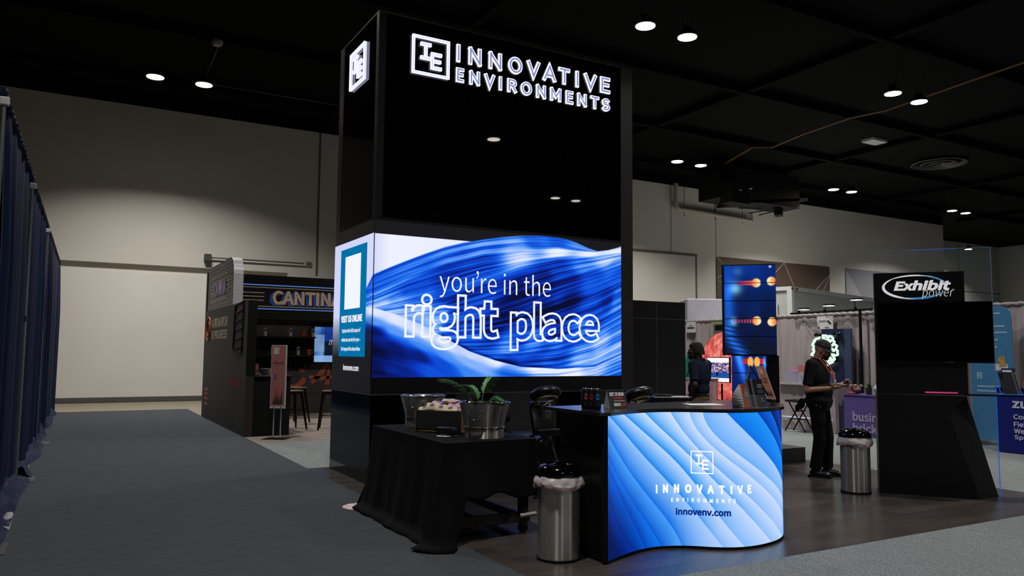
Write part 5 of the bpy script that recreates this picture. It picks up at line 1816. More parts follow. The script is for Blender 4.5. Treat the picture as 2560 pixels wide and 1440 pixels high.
# sign stand
ss = thing('sign_stand', 'pink sign card on a two-pole chrome stand before the cantina bar', 'sign stand', (3.28, 14.05, 0))
MB().obox((3.28, 14.05), (.8, -.6), .2, .15, 0, .012, .003).build('base_plate', M_MATTE, ss)
for dx in (-.065, .065):
    MB().tube([(3.28 + dx * .8, 14.05 - dx * .6, .012), (3.28 + dx * .8, 14.05 - dx * .6, .56)], .013, 10).build('pole', M_CHROME, ss, smooth=True)
dd_ = Vector((.8, -.6, 0))
c0 = Vector((3.28, 14.05, 0)) - dd_ * .14
c1 = Vector((3.28, 14.05, 0)) + dd_ * .14
MB().slab(c0 + Vector((0, 0, .53)), c1 + Vector((0, 0, .53)), c1 + Vector((0, 0, 1.64)), c0 + Vector((0, 0, 1.64)), -.025).build('frame', M_ALU, ss)
smp = plane_map(c0 + Vector((0, 0, .53)), dd_, (0, 0, 1), .001)
MB().quad(smp(.008, .04), smp(.262, .04), smp(.262, 1.1), smp(.008, 1.1)).build('card_sheet', mat('salmon_sheet', '8d5650', 0.55), ss)
MB().quad(smp(.04, .95, .001), smp(.14, .95, .001), smp(.14, 1.07, .001), smp(.04, 1.07, .001)).build('pale_mark', mat('pale_mark_b', 'a79c9a', 0.6), ss)
write('lettering', 'ACTIVATION', (.04, .77, .23, .81), lambda x, y, h=0: smp(x, y, .001), mat('dark_print_b', '2a1a1c', .6), ss, bold=.05)
MB().quad(smp(.07, .5, .001), smp(.1, .5, .001), smp(.1, .6, .001), smp(.07, .6, .001)).build('blue_mark', mat('blue_mark', '26357e', .6), ss)
k = MB()
for i in range(5):
    x = .07 + .035 * i
    k.add([tuple(smp(x - .025, .07, .001)), tuple(smp(x + .025, .07, .001)), tuple(smp(x + .005, .22 + .07 * ((i * 2) % 3), .001))], [(0, 1, 2)])
k.build('plant_print', mat('dark_plant', '33271f', .6), ss)
# ------------------------------------------------------------------ power kiosk
KP, KD = Vector((8.07, 5.72, 0)), Vector((.63, -.777, 0)).normalized()
KN = Vector((KD.y, -KD.x, 0))


def kp(a, z, off=0.0):
    return KP + KD * a + KN * off + Vector((0, 0, z))


def kbox(a0, a1, z0, z1, o0, o1):
    P = [kp(a0, 0, o0), kp(a1, 0, o0), kp(a1, 0, o1), kp(a0, 0, o1)]
    return MB().add([(p.x, p.y, z0) for p in P] + [(p.x, p.y, z1) for p in P], [(3, 2, 1, 0), (4, 5, 6, 7), (0, 1, 5, 4), (1, 2, 6, 5), (2, 3, 7, 6), (3, 0, 4, 7)])


M_KIOSK = mat('kiosk_black', '0a0a0c', 0.45, vary=0.1, spec=0.3)
M_KIOSK2 = mat('kiosk_facet_lit', '141416', 0.6, vary=0.1, spec=0.3)  # kiosk black made lighter for the facet turned to the light
kk = thing('power_kiosk', 'black angular kiosk with a white oval power logo at its top', 'kiosk', tuple(kp(.5, 0, -.1)))
kbox(0, .915, 1.12, 2.492, 0, -.10).build('upper_panel', M_KIOSK, kk)
V = [kp(0, 0, 0), kp(.985, 0, 0), kp(.716, .909, 0), kp(.90, 1.10, 0), kp(0, 1.10, 0), kp(0, 0, -.33), kp(1.21, 0, -.27), kp(.93, 1.10, -.24), kp(0, 1.10, -.33)]
MB().add([tuple(p) for p in V], [(0, 1, 2, 4), (2, 3, 4), (0, 4, 8, 5), (5, 8, 7, 6), (0, 5, 6, 1), (4, 3, 7, 8)]).build('base', M_KIOSK, kk)
MB().add([tuple(V[i]) for i in (1, 6, 7, 2, 3)], [(0, 1, 2, 3), (3, 2, 4)]).build('slanted_facet', M_KIOSK2, kk)
kbox(0, 1.8, 1.113, 1.132, -.02, -.335).build('shelf', mat('smoked_glass_shelf', '17171b', 0.12), kk)
kbox(.49, .81, 1.134, 1.15, .012, .0).build('bright_strip', emit('pink_strip', 'c83f78', .7), kk)  # pink reflection on the shelf front, put in as a glowing strip
km = plane_map(KP, KD, (0, 0, 1), .003)
WHT = emit('sign_white_glow', 'e6e6ea', .75)  # emission added so the lettering and oval outshine plain print
write('lettering', 'Exhibit', (.205, 2.285, .785, 2.40), km, WHT, kk, bold=.02, shear=.22, cap=.019)
write('lettering', 'power', (.49, 2.185, .81, 2.285), km, WHT, kk, bold=-.005, shear=.22)
write('lettering', 'TM', (.79, 2.285, .815, 2.295), km, WHT, kk)


def oval(g):
    return (.42 + .325 * math.cos(g) + .05 * math.sin(g), 2.325 + .135 * math.sin(g) - .02 * math.cos(g))


def arc(name, g0, g1, w, mt):
    k = MB()
    P = []
    for q in np.linspace(0, 1, 30):
        g = g0 + (g1 - g0) * q
        a, z = oval(g)
        ww = w * math.sin(PI * q) ** .7 + .001
        P.append((a, z, ww, g))
    vs, fs = [], []
    for a, z, ww, g in P:
        nx, nz = math.cos(g), math.sin(g)
        vs += [tuple(km(a - nx * ww, z - nz * ww)), tuple(km(a + nx * ww * .3, z + nz * ww * .3))]
    fs = [(2 * i, 2 * i + 2, 2 * i + 3, 2 * i + 1) for i in range(29)]
    k.add(vs, fs).build(name, mt, kk)


arc('logo_oval_white', .75 * PI, 1.55 * PI, .022, WHT)
arc('logo_oval_white', .35 * PI, .85 * PI, .012, WHT)
arc('logo_oval_blue', .10 * PI, .5 * PI, .014, emit('sign_blue_glow', '3f86c0', .75))
arc('logo_oval_blue', 1.35 * PI, 1.93 * PI, .018, emit('sign_blue_glow', '3f86c0', .75))

ktv = thing('flat_television', 'large dark flat television mounted on the kiosk', 'television', tuple(kp(.6, 1.47, .03)))
kbox(.015, 1.168, 1.473, 2.15, .055, .006).build('housing', mat('tv_black', '060607', 0.3), ktv)
kbox(.025, 1.158, 1.487, 2.14, .0555, .058).build('glass', mat('tv_glass', '020203', 0.04, vary=0), ktv)
kbox(.70, .78, 1.476, 1.482, .0555, .058).build('name_mark', mat('tv_mark', '5a5a5e', 0.4), ktv)
kbox(.70, .74, 2.155, 2.175, .04, .0).build('sensor_bar', mat('tv_sensor', '232326', 0.3), ktv)

AQ = Vector((8.366, 5.927, 0))
ap_ = thing('acrylic_panel', 'tall clear acrylic sheet with blue-lit edges standing behind the kiosk', 'acrylic panel', tuple(AQ + KD * .6))
A0, A1 = AQ, AQ + KD * 1.222
up_ = Vector((0, 0, 2.797))
MB().slab(A0, A1, A1 + up_, A0 + up_, .012).build('sheet', glass_mat('clear_sheet', 'c8d4e6', .05, .03), ap_)
BE = emit('edge_blue', '2a6fd8', .55)  # blue gleam of the acrylic edges put in as emission
MB().slab(A1, A1 + KN * .012, A1 + KN * .012 + up_ * .43, A1 + up_ * .43, .007).build('glow_edge', BE, ap_)
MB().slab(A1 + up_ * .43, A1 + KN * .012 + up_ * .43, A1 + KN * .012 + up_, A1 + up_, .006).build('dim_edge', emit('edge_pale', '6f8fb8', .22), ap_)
MB().slab(A0 + up_ + KD * .4, A1 + up_ - KD * .35, A1 + up_ - KD * .35 + KN * .012, A0 + up_ + KD * .4 + KN * .012, .007).build('glow_edge', BE, ap_)
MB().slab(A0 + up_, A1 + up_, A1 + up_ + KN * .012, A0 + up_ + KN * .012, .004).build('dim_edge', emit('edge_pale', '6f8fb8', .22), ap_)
fh = thing('leaflet_rack', 'clear leaflet rack with blue-lit edges on the kiosk shelf', 'leaflet rack', tuple(kp(1.36, 1.132, -.2)))
for i in range(4):
    o_ = -.10 - .035 * i
    MB().slab(kp(1.27 + .03 * i, 1.136, o_), kp(1.40 + .02 * i, 1.136, o_), kp(1.35 + .02 * i, 1.375, o_ - .02), kp(1.22 + .03 * i, 1.375, o_ - .02), .008).build('leaflet', mat('pale_leaflet' if i % 2 else 'slate_leaflet', '8f949c' if i % 2 else '33343a', .5), fh)
MB().slab(kp(1.24, 1.134, -.08), kp(1.27, 1.134, -.24), kp(1.22, 1.37, -.26), kp(1.19, 1.37, -.10), .006).build('clear_side', glass_mat('rack_acrylic', '4f86e6', .45), fh)
MB().slab(kp(1.24, 1.134, -.08), kp(1.45, 1.134, -.08), kp(1.45, 1.14, -.26), kp(1.24, 1.14, -.26), .004).build('base', glass_mat('rack_acrylic', '4f86e6', .45), fh)
MB().tube([kp(1.19, 1.37, -.10), kp(1.24, 1.134, -.08), kp(1.45, 1.134, -.08)], .004, 5).build('glow_edge', BE, fh)  # the same emission gives the rack edge its blue gleam

# ------------------------------------------------------------------ LED column with bulb pictures
LC, LD = Vector((8.5, 8.1, 0)), Vector((.69, -.724, 0)).normalized()
LN = Vector((LD.y, -LD.x, 0))


def lp(a, z, off=0.0):
    return LC + LD * a + LN * off + Vector((0, 0, z))


def lbox(a0, a1, z0, z1, o0, o1):
    P = [lp(a0, 0, o0), lp(a1, 0, o0), lp(a1, 0, o1), lp(a0, 0, o1)]
    return MB().add([(p.x, p.y, z0) for p in P] + [(p.x, p.y, z1) for p in P], [(3, 2, 1, 0), (4, 5, 6, 7), (0, 1, 5, 4), (1, 2, 6, 5), (2, 3, 7, 6), (3, 0, 4, 7)])


lc = thing('screen_column', 'blue screen column showing glowing light bulbs, stacked of two blocks', 'screen column', tuple(LC))
lbox(-.325, .425, 1.535, 2.85, -.006, -.16).build('upper_housing', M_KIOSK2, lc)
lbox(-.2, .45, .2, 1.535, -.03, -.2).build('lower_housing', M_MATTE, lc)
MB().box(8.05, 7.83, 0, 9.38, 8.7, .215).build('platform', mat('platform_black', '0b0b0d', 0.5), lc)


def bulb_scene(a, z):
    n1 = vnoise(a * 7, z * 5, 61)
    base = ramp(np.clip((z - 1.5) / 1.35 * .55 + .25 * (n1 - .5), 0, 1), [(0, (12, 20, 40)), (.25, (6, 22, 66)), (.5, (4, 40, 120)), (.75, (6, 62, 178)), (1, (14, 84, 215))])
    # pale blue sweep down the left side
    cx_ = -.18 + .55 * np.clip((1.95 - z) / .5, 0, 1) ** 2 * .55
    sw_ = np.exp(-((a - cx_ + .06) / (.09)) ** 2) * np.clip((2.9 - z) / .4, 0, 1)
    sw_ = sw_ * (.75 + .35 * np.sin(z * 95 + a * 20) * (z < 1.98))
    base = base + sw_[..., None] * np.array([20, 85, 175]) / 255
    for (x0, z0, s_) in ((-.13, 2.50, .085), (-.16, 2.02, .05), (-.1, 2.75, .07)):
        g = np.exp(-(((a - x0) / s_) ** 2 + ((z - z0) / (s_ * 1.1)) ** 2))
        base = base + g[..., None] * np.array([110, 140, 110]) / 255 * (1.0 if s_ != .07 else .35)

    def bulb(x0, z0, r, sgn, neck, stripes):
        nonlocal base
        t_ = (a - x0) * sgn                                    # positive on the glass side
        g = np.clip(1.25 - np.hypot(a - x0, (z - z0)) / r, 0, 1) * 4
        body = np.clip(g, 0, 1)
        nk_w = r * (.62 - .25 * np.clip(-t_ / neck, 0, 1))
        nk = ((-t_ > r * .2) & (-t_ < neck)) * np.clip(1.2 - np.abs(z - z0) / nk_w, 0, 1) * 2.5
        nk = np.clip(nk, 0, 1)
        if stripes:
            nk = nk * np.clip(.45 + .9 * np.sin(-t_ * 6.28 / .038), 0, 1)
        fade = np.clip(1 - (-t_) / neck, 0, 1)
        neckc = np.stack([.55 + .45 * fade, .15 + .25 * fade, .45 - .2 * fade], -1)
        base = base * (1 - nk[..., None]) + neckc * nk[..., None]
        core = ramp(np.clip((t_ / r + 1) / 2, 0, 1), [(0, (240, 110, 90)), (.35, (250, 170, 90)), (.7, (254, 224, 160)), (1, (255, 236, 190))])
        base = base * (1 - body[..., None]) + core * body[..., None]
    bulb(.155, 2.578, .055, 1, .26, False)
    bulb(.365, 2.60, .055, -1, .14, True)
    bulb(.155, 2.03, .055, 1, .32, True)
    bulb(.365, 2.015, .055, -1, .14, True)
    w = np.exp(-(((a - .35) / .016) ** 2 + ((z - 2.815) / .016) ** 2))
    base = base + w[..., None]
    return base


zs_ = [1.545, 1.803, 2.061, 2.32, 2.579, 2.84]
for z0, z1 in zip(zs_[:-1], zs_[1:]):
    canvas('screen_panel', 90, 34, lambda u, v, z0=z0, z1=z1: lp(-.29 + u * .712, z0 + .005 + v * (z1 - z0 - .01), 0), lambda u, v, z0=z0, z1=z1: bulb_scene(-.29 + u * .712, z0 + v * (z1 - z0)), SCREEN, lc)


def lower_scene(a, z):
    n1 = vnoise(a * 9, z * 6, 71)
    base = ramp(np.clip((z - .3) / 1.2 + .3 * (n1 - .5), 0, 1), [(0, (4, 14, 40)), (.5, (3, 24, 80)), (1, (6, 40, 120))])
    g = np.exp(-((a + .1 - .25 * (1.5 - z)) / .05) ** 2) * np.clip((z - .95) / .5, 0, 1)
    base = base + g[..., None] * np.array([60, 120, 220]) / 255
    for x0, sgn in ((.06, 1), (.15, -1)):
        body = np.clip(1.3 - np.hypot((a - x0) / .036, (z - 1.44) / .066), 0, 1) * 3
        body = np.clip(body, 0, 1)[..., None]
        nk = np.clip((((x0 - a) * sgn > .02) & ((x0 - a) * sgn < .10)) * (np.abs(z - 1.45) < .04) * 1.0, 0, 1)[..., None]
        base = base * (1 - nk) + np.array([190, 40, 40]) / 255 * nk
        base = base * (1 - body) + np.array([250, 180, 90]) / 255 * body
    e = np.exp(-(((a - .255) / .02) ** 2 + ((z - 1.42) / .09) ** 2))
    return base + e[..., None] * np.array([60, 150, 250]) / 255


for z0, z1 in ((1.285, 1.525), (1.03, 1.275), (.62, 1.02), (.25, .61)):
    canvas('screen_panel', 60, 30, lambda u, v, z0=z0, z1=z1: lp(-.2 + u * .475, z0 + v * (z1 - z0), -.025), lambda u, v, z0=z0, z1=z1: lower_scene(-.2 + u * .475, z0 + v * (z1 - z0)), SCREEN, lc)

# ------------------------------------------------------------------ booth row across the far aisle
M_GREY = mat('grey_drape', '9b9292', 0.85, vary=0.12, scale=3, stretch=(6, 6, .3), spec=0.1)
DX = 14.65
for i, (y0, y1, z1, lb) in enumerate([(16.5, 19.6, 2.44, 'grey booth drape beyond the black partition'), (13.4, 16.45, 2.44, 'grey booth drape behind the coral circle display'), (10.35, 13.35, 2.46, 'grey booth drape behind the standing person in the cap'), (7.3, 10.3, 2.5, 'grey booth drape behind the kiosk'), (3.6, 7.25, 2.53, 'grey booth drape behind the navy table')]):
    drape('booth_drape', (DX, y0), (DX, y1), .02, z1, M_GREY, lb, 'grey booth drapes', folds=5.5, amp=.06, seed=20 + i)
for i, y in enumerate((16.47, 13.37, 10.32, 7.27)):
    MB_ = MB().tube([(DX + .12, y, 0), (DX + .12, y, 2.5)], .022, 8).build('drape_upright', M_POLE, None, smooth=True)
    tag(MB_, ['upright pole behind the drape by the coral circle', 'upright pole behind the drape by the folding stool', 'upright pole behind the drape by the purple table', 'upright pole behind the drape by the blue banner'][i], 'pole', 'booth drape poles')


def skirted(name, x0, x1, y0, y1, z1, mtl, label, cat='table', folds=6):
    """table under a fitted or gathered skirt."""
    t = thing(name, label, cat, ((x0 + x1) / 2, (y0 + y1) / 2, 0))
    P = []
    for a, b_ in (((x0, y1), (x0, y0)), ((x0, y0), (x1, y0)), ((x1, y0), (x1, y1)), ((x1, y1), (x0, y1))):
        n = max(6, int(math.dist(a, b_) * folds * 5))
        for q in np.linspace(0, 1, n, endpoint=False):
            P.append((a[0] + (b_[0] - a[0]) * q, a[1] + (b_[1] - a[1]) * q))
    cx_, cy_ = (x0 + x1) / 2, (y0 + y1) / 2
    vs, fs = [], []
    n = len(P)
    rows = 8
    for j in range(rows + 1):
        q = j / rows
        for i, p in enumerate(P):
            o_ = (.018 * math.sin(i * 1.05) + .012 * math.sin(i * .37)) * (.3 + q) if folds > 1 else .002 * q
            dx, dy = p[0] - cx_, p[1] - cy_
            l = math.hypot(dx, dy)
            vs.append((p[0] + dx / l * o_, p[1] + dy / l * o_, z1 - (z1 - .01) * q))
    for j in range(rows):
        for i in range(n):
            fs.append((j * n + i, j * n + (i + 1) % n, (j + 1) * n + (i + 1) % n, (j + 1) * n + i))
    MB().add(vs, fs).build('skirt', mtl, t, smooth=50)
    MB().box(x0 - .015, y0 - .015, z1 - .012, x1 + .015, y1 + .015, z1 + .006, .004).build('top_cloth', mtl, t)
    return t


t = skirted('skirted_counter', 13.3, 13.95, 10.35, 11.72, .94, mat('grey_skirt', '9b9092', .85, vary=.1, spec=.1), 'grey skirted counter with a light strip behind the folding stool', 'counter')
MB().tube([(13.26, 11.65, .258), (13.26, 10.4, .27)], .008, 6).build('bright_strip', emit('cold_strip', 'cfe0ff', .95), t)
MB().box(13.22, 10.3, .925, 13.3, 11.75, .96, .004).build('front_rail', mat('pale_rail', '9d9189', .5), t)
skirted('skirted_table', 13.3, 14.0, 14.25, 15.12, .95, mat('coral_lit_skirt', 'ab8a8f', .85, vary=.1, spec=.1), 'pinkish skirted table in front of the coral circle display', 'table')  # pink cast of the coral display mixed into the skirt colour
t = thing('light_box', 'clear light box with a pink strip on the grey skirted counter', 'light box', (13.6, 11.2, .95))
MB().box(13.36, 10.72, .95, 13.8, 11.64, 1.20).build('clear_case', glass_mat('case_clear', 'b8c0e8', .18), t)
MB().box(13.38, 10.74, 1.20, 13.78, 11.62, 1.215).build('glow_top', emit('lilac_glow', '8a8fd0', .55), t)
MB().tube([(13.35, 11.5, 1.225), (13.35, 11.1, 1.222)], .01, 6).build('bright_strip', emit('pink_strip_b', 'e0607a', .9), t)
MB().lathe([(.09, 0), (.1, .05), (.04, .08)], 16, (13.5, 11.0, .955)).build('blue_lamp', emit('blue_lamp', '4a6cf0', .8), t)
o = thing('counter_sign', 'small pink card sign on the light box', 'sign', (13.34, 11.17, 1.215))
MB().slab((13.34, 11.27, 1.2), (13.34, 11.07, 1.2), (13.34, 11.07, 1.33), (13.34, 11.27, 1.33), .006).build('pink_card', mat('rose_card', 'b06468', .5), o)
MB().slab((13.338, 11.23, 1.12), (13.338, 11.09, 1.12), (13.338, 11.09, 1.2), (13.338, 11.23, 1.2), .006).build('pale_foot', mat('pale_print', '9b989a', .5), o)

# coral circle with a monitor
cc = thing('coral_display', 'round glowing coral picture with wavy strands behind the screen column', 'display', (14.42, 14.43, 1.25))


def coral(u, v):
    g, r = u * 2 * PI, v
    st_ = vnoise(r * 9 + 1.5 * np.sin(g * 3), g * 5, 81) * .6 + vnoise(r * 24 + 3 * np.sin(g * 2), g * 9, 83) * .4
    c_ = ramp(np.clip(st_ * 1.15 - .1, 0, 1), [(0, (150, 50, 50)), (.4, (215, 92, 84)), (.75, (238, 138, 124)), (1, (252, 178, 165))])
    return c_ * (1 - .0 * r[..., None])


canvas('round_picture', 150, 50, lambda u, v: (14.42, 14.43 + .87 * v * math.cos(u * 2 * PI), 1.25 + .87 * v * math.sin(u * 2 * PI)), coral, SCREEN, cc)
k = MB()
ring = [(14.45, 14.43 + .88 * math.cos(g), 1.25 + .88 * math.sin(g)) for g in np.linspace(0, 2 * PI, 48, endpoint=False)]
k.tube(ring, .02, 6, closed=True)
k.build('rim', M_POLE, cc)
MB().tube([(14.46, 14.1, 0), (14.46, 14.1, .5)], .02, 6).build('stand_foot', M_POLE, cc)
MB().tube([(14.46, 14.8, 0), (14.46, 14.8, .5)], .02, 6).build('stand_foot', M_POLE, cc)
mo = thing('booth_monitor', 'bright monitor with white bands in front of the coral circle', 'monitor', (14.3, 14.55, .9))
MB().box(14.33, 14.2, .84, 14.38, 14.99, 1.48, .008).build('housing', M_MATTE, mo)


def mon(u, v):
    x, y = u, v
    n = vnoise(x * 26, y * 22, 91)
    rgb = ramp(n, [(0, (20, 24, 60)), (.35, (90, 70, 120)), (.6, (190, 160, 190)), (1, (250, 250, 255))])
    floor_ = (y < .38)[..., None]
    rgb = rgb * (1 - floor_) + np.array([20, 80, 160]) / 255 * floor_
    band = ((y < .16) | (y > .80))[..., None]
    rgb = rgb * (1 - band) + np.array([250, 246, 252]) / 255 * band
    dk = ((x > .42) & (x < .5) & (y > .25) & (y < .42))[..., None]
    return rgb * (1 - dk * .9)


canvas('screen_picture', 60, 60, lambda u, v: (14.326, 14.97 - u * .75, .86 + v * .6), mon, SCREEN, mo)
MB().tube([(14.36, 14.5, 0), (14.36, 14.5, .82)], .025, 8).build('stand', M_MATTE, mo)

# boards leaning on the pinkish table
for i, (dx, dy, colr, lb) in enumerate([(.0, 0.0, 'a9a7a6', 'white board leaning at the back of the board stack on the pinkish table'), (-.05, -.05, 'b2b0b0', 'white board in the middle of the board stack on the pinkish table'), (-.10, -.10, '0e5a3c', 'green board with dark stand picture leaning on the pinkish table')]):
    t = thing('leaning_board', lb, 'board', (13.55 + dx, 14.75 + dy, .957), group='boards on the pinkish table')
    y0, y1 = 15.02 + dy, 14.52 + dy
    MB().slab((13.52 + dx, y0, .957), (13.52 + dx, y1, .957), (13.66 + dx, y1 - .09, 1.63), (13.66 + dx, y0 - .09, 1.63), .015).build('panel', mat('board_' + colr, colr, .5), t)
    if i == 2:
        k = MB()
        xx = lambda q: 13.515 + dx + .14 * q
        k.tube([(xx(.02), y0 - .2, 1.0), (xx(.45), y0 - .27, 1.28), (xx(.85), y0 - .3, 1.52)], .02, 5)
        k.tube([(xx(.02), y0 - .32, 1.0), (xx(.45), y0 - .27, 1.28)], .012, 5)
        k.build('stand_picture', M_MATTE, t)

for nm, y0, y1, z0, z1, lb in (('booth_sign', 15.98, 15.63, 2.125, 2.41, 'white booth sign card hung beside the black partition'), ('booth_sign', 11.75, 11.33, 2.125, 2.42, 'white booth sign card hung above the person in the cap')):
    t = thing(nm, lb, 'sign card', (14.52, (y0 + y1) / 2, z0), group='white booth sign cards')
    MB().slab((14.55, y0, z0), (14.55, y1, z0), (14.55, y1, z1), (14.55, y0, z1), -.006).build('card', mat('white_card', 'c2bfbf', .6), t)
    k = MB()
    L_ = y0 - y1
    for a0, a1, b0, b1 in ((.38, .62, .62, .68), (.12, .88, .40, .50)) if y0 > 14 else ((.14, .62, .58, .63), (.66, .8, .52, .64), (.74, .9, .40, .5), (.05, .18, .1, .16), (.5, .75, .1, .15)):
        k.quad((14.538, y0 - a0 * L_, z0 + b0 * (z1 - z0)), (14.538, y0 - a1 * L_, z0 + b0 * (z1 - z0)), (14.538, y0 - a1 * L_, z0 + b1 * (z1 - z0)), (14.538, y0 - a0 * L_, z0 + b1 * (z1 - z0)))
    k.build('printed_line', mat('black_ink', '1b1b1e', .6), t)
    MB().tube([(14.56, (y0 + y1) / 2, z1), (14.6, (y0 + y1) / 2, z1 + .05)], .008, 5).build('hook', M_POLE, t)
t = thing('framed_picture', 'green framed picture hung behind the coral circle', 'picture', (14.55, 14.77, 1.95))
MB().box(14.54, 14.5, 1.95, 14.57, 15.0, 2.38, .005).build('frame', mat('olive_frame', '7f8a58', .5), t)
MB().quad((14.536, 14.95, 2.0), (14.536, 14.55, 2.0), (14.536, 14.55, 2.33), (14.536, 14.95, 2.33)).build('print_sheet', mat('grey_print', '5a5a5c', .6, vary=.6, scale=12), t)
MB().quad((14.533, 14.9, 2.16), (14.533, 14.56, 2.16), (14.533, 14.56, 2.3), (14.533, 14.9, 2.3)).build('dark_shape', M_MATTE, t)
MB().box(14.57, 14.72, 2.3, 14.64, 14.78, 2.42).build('hanger', M_POLE, t)

# navy poster, neon figure, lamps over the drape
t = thing('navy_poster', 'tall navy poster stand behind the person in the cap', 'poster', (14.4, 11.1, 0))
MB().box(14.38, 10.9, .2, 14.42, 11.49, 2.115).build('panel', mat('poster_navy', '0e1a3c', .5), t)
MB().box(14.375, 10.76, .2, 14.415, 10.93, 2.115).build('side_panel', mat('poster_slate', '2f3a56', .5), t)
MB().box(14.2, 10.8, 0, 14.6, 11.45, .2).build('foot', M_MATTE, t)
t = thing('neon_brain', 'white-green neon squiggle sign behind the head of the person in the cap', 'neon sign', (14.3, 11.37, 1.66))
NE = emit('neon_white_green', 'dcffe4', 1.1)
k = MB()
for i in range(15):
    g = i / 15 * 2 * PI
    cy_, cz_ = 11.37 + (.22 + .03 * (i % 3)) * math.cos(g), 1.66 + (.26 + .02 * (i % 2)) * math.sin(g)
    k.tube([(14.3, cy_ + .07 * math.cos(q) * (1 + .3 * math.sin(3 * q + i)), cz_ + .06 * math.sin(q)) for q in np.linspace(0, 2 * PI, 14, endpoint=False)], .026, 6, closed=True)
k.build('neon_tube', NE, t, smooth=True)
MB().box(14.32, 11.1, 1.4, 14.345, 11.64, 1.92, .01).build('backing', M_MATTE, t)
MB().tube([(14.34, 11.37, 1.4), (14.4, 11.37, 1.2)], .02, 6).build('arm', M_MATTE, t)
for y, z, lb in ((11.52, 1.99, 'black lamp head above the neon sign, next to the sign card'), (11.06, 2.0, 'black lamp head above the neon sign, next to the poster edge')):
    t = thing('spot_lamp', lb, 'lamp', (14.3, y, z), group='black lamp heads above the neon sign')
    MB().ball((14.3, y, z), (.07, .12, .045), 12, 8).build('lamp_head', M_LID, t, smooth=True)
    MB().tube([(14.3, y, z), (14.38, y, z - .1)], .012, 6).build('arm', M_MATTE, t)
rail = tag(MB().tube([(14.52, 12.45, 2.5), (14.52, 10.35, 2.52)], .022, 8).build('lamp_rail', M_MATTE), 'black rail on top of the grey drape carrying arm lamps', 'rail')
tag(MB().tube([(14.5, 10.62, 0), (14.5, 10.62, 2.5)], .03, 8).build('black_upright', M_MATTE), 'black upright pole in front of the drape by the purple table', 'pole')
for i, (y, ye, z, ze) in enumerate([(12.2, 11.86, 2.51, 2.575), (11.5, 11.2, 2.51, 2.63), (10.73, 10.52, 2.52, 2.72)]):
    t = thing('arm_lamp', ['small lit arm lamp on the drape rail, nearest the screen column', 'small lit arm lamp in the middle of the drape rail', 'small lit arm lamp on the drape rail, nearest the kiosk'][i], 'arm lamp', (14.5, y, z), group='arm lamps on the drape rail')
    MB().tube([(14.5, y, z), (14.5, y, z + .05)], .03, 8).build('clamp', M_MATTE, t)
    MB().tube([(14.5, y, z + .04), (14.3, ye + .08, ze)], .009, 6).build('arm', M_MATTE, t)
    MB().box(14.2, ye - .11, ze - .012, 14.34, ye + .11, ze + .022, .01).build('lamp_head', M_MATTE, t)
    MB().box(14.19, ye - .10, ze - .026, 14.33, ye + .10, ze - .012, .005).build('diffuser', emit('cold_lamp', 'eaf2ff', 1.6), t)

# purple table and its things
M_PUR = mat('purple_cloth', '51467e', .8, vary=.08, spec=.15)
t = skirted('purple_table', 13.3, 14.0, 8.3, 10.15, .79, M_PUR, 'purple draped table with pale lettering behind the person in the cap', 'table', folds=1)
pmap = plane_map((13.297, 10.15, 0), (0, -1, 0), (0, 0, 1), .004)
M_PT = mat('pale_lilac_print', '8f88a8', .6)
write('lettering', 'busin', (.19, .29, .72, .47), pmap, M_PT, t, bold=.02)
write('lettering', 'brick', (.19, .08, .72, .25), pmap, M_PT, t, bold=.02)
o = thing('soap_bottle', 'white bottle with green cap on the purple table beside the kiosk', 'bottle', (13.45, 9.53, .796))
MB().lathe([(.05, 0), (.055, .02), (.055, .14), (.03, .19), (.02, .2)], 18, (13.45, 9.53, .796)).build('bottle_body', mat('white_bottle', 'b3b4ae', .35), o, smooth=True)
MB().lathe([(.024, .2), (.024, .25), (.015, .26)], 14, (13.45, 9.53, .796)).build('bottle_cap', mat('green_cap', '1c5a3c', .4), o, smooth=True)
MB().lathe([(.0562, .05), (.0562, .12)], 18, (13.45, 9.53, .796), cap=False).build('bottle_label', mat('teal_label', '3f7f74', .5), o)
o = thing('small_plant', 'small green plant in a dark pot on the purple table', 'plant', (13.5, 9.74, .796))
MB().lathe([(.05, 0), (.06, .13), (.05, .13)], 16, (13.5, 9.74, .796)).build('pot', mat('dark_pot', '1d1f1c', .5), o, smooth=True)
k = MB()
for i in range(26):
    g, e = random.random() * 6.28, .3 + random.random() * 1.1
    p0 = Vector((13.5, 9.74, .91))
    d_ = Vector((math.cos(g) * math.cos(e), math.sin(g) * math.cos(e), math.sin(e)))
    w_ = d_.cross(Vector((0, 0, 1))).normalized() * .018
    p1, p2 = p0 + d_ * .06, p0 + d_ * (.11 + .04 * random.random())
    k.add([tuple(p0), tuple(p1 - w_), tuple(p2), tuple(p1 + w_)], [(0, 1, 2, 3)])
k.build('leaf_tuft', mat('bright_leaf', '3f6a22', .5, vary=.25), o)
o = thing('flower_pot', 'purple and cream flower bunch on the purple table by the hands', 'flowers', (13.45, 9.98, .796))
k = MB()
for i in range(16):
    g = random.random() * 6.28
    k.ball((13.45 + .07 * math.cos(g), 9.98 + .1 * math.sin(g), .86 + .11 * random.random()), .035, 8, 6)
k.build('blossom_bunch', mat('mauve_flowers', '6d3a55', .6, vary=.0, scale=20, color2='93805f'), o, smooth=True)
MB().lathe([(.05, 0), (.06, .06)], 14, (13.45, 9.98, .796)).build('pot', mat('dark_pot', '1d1f1c', .5), o)
o = tag(MB().box(13.33, 9.95, .797, 13.5, 10.12, .835, .012).build('pink_pouch', mat('magenta_cloth', '92284f', .6)), 'small magenta pouch lying on the purple table corner', 'pouch')

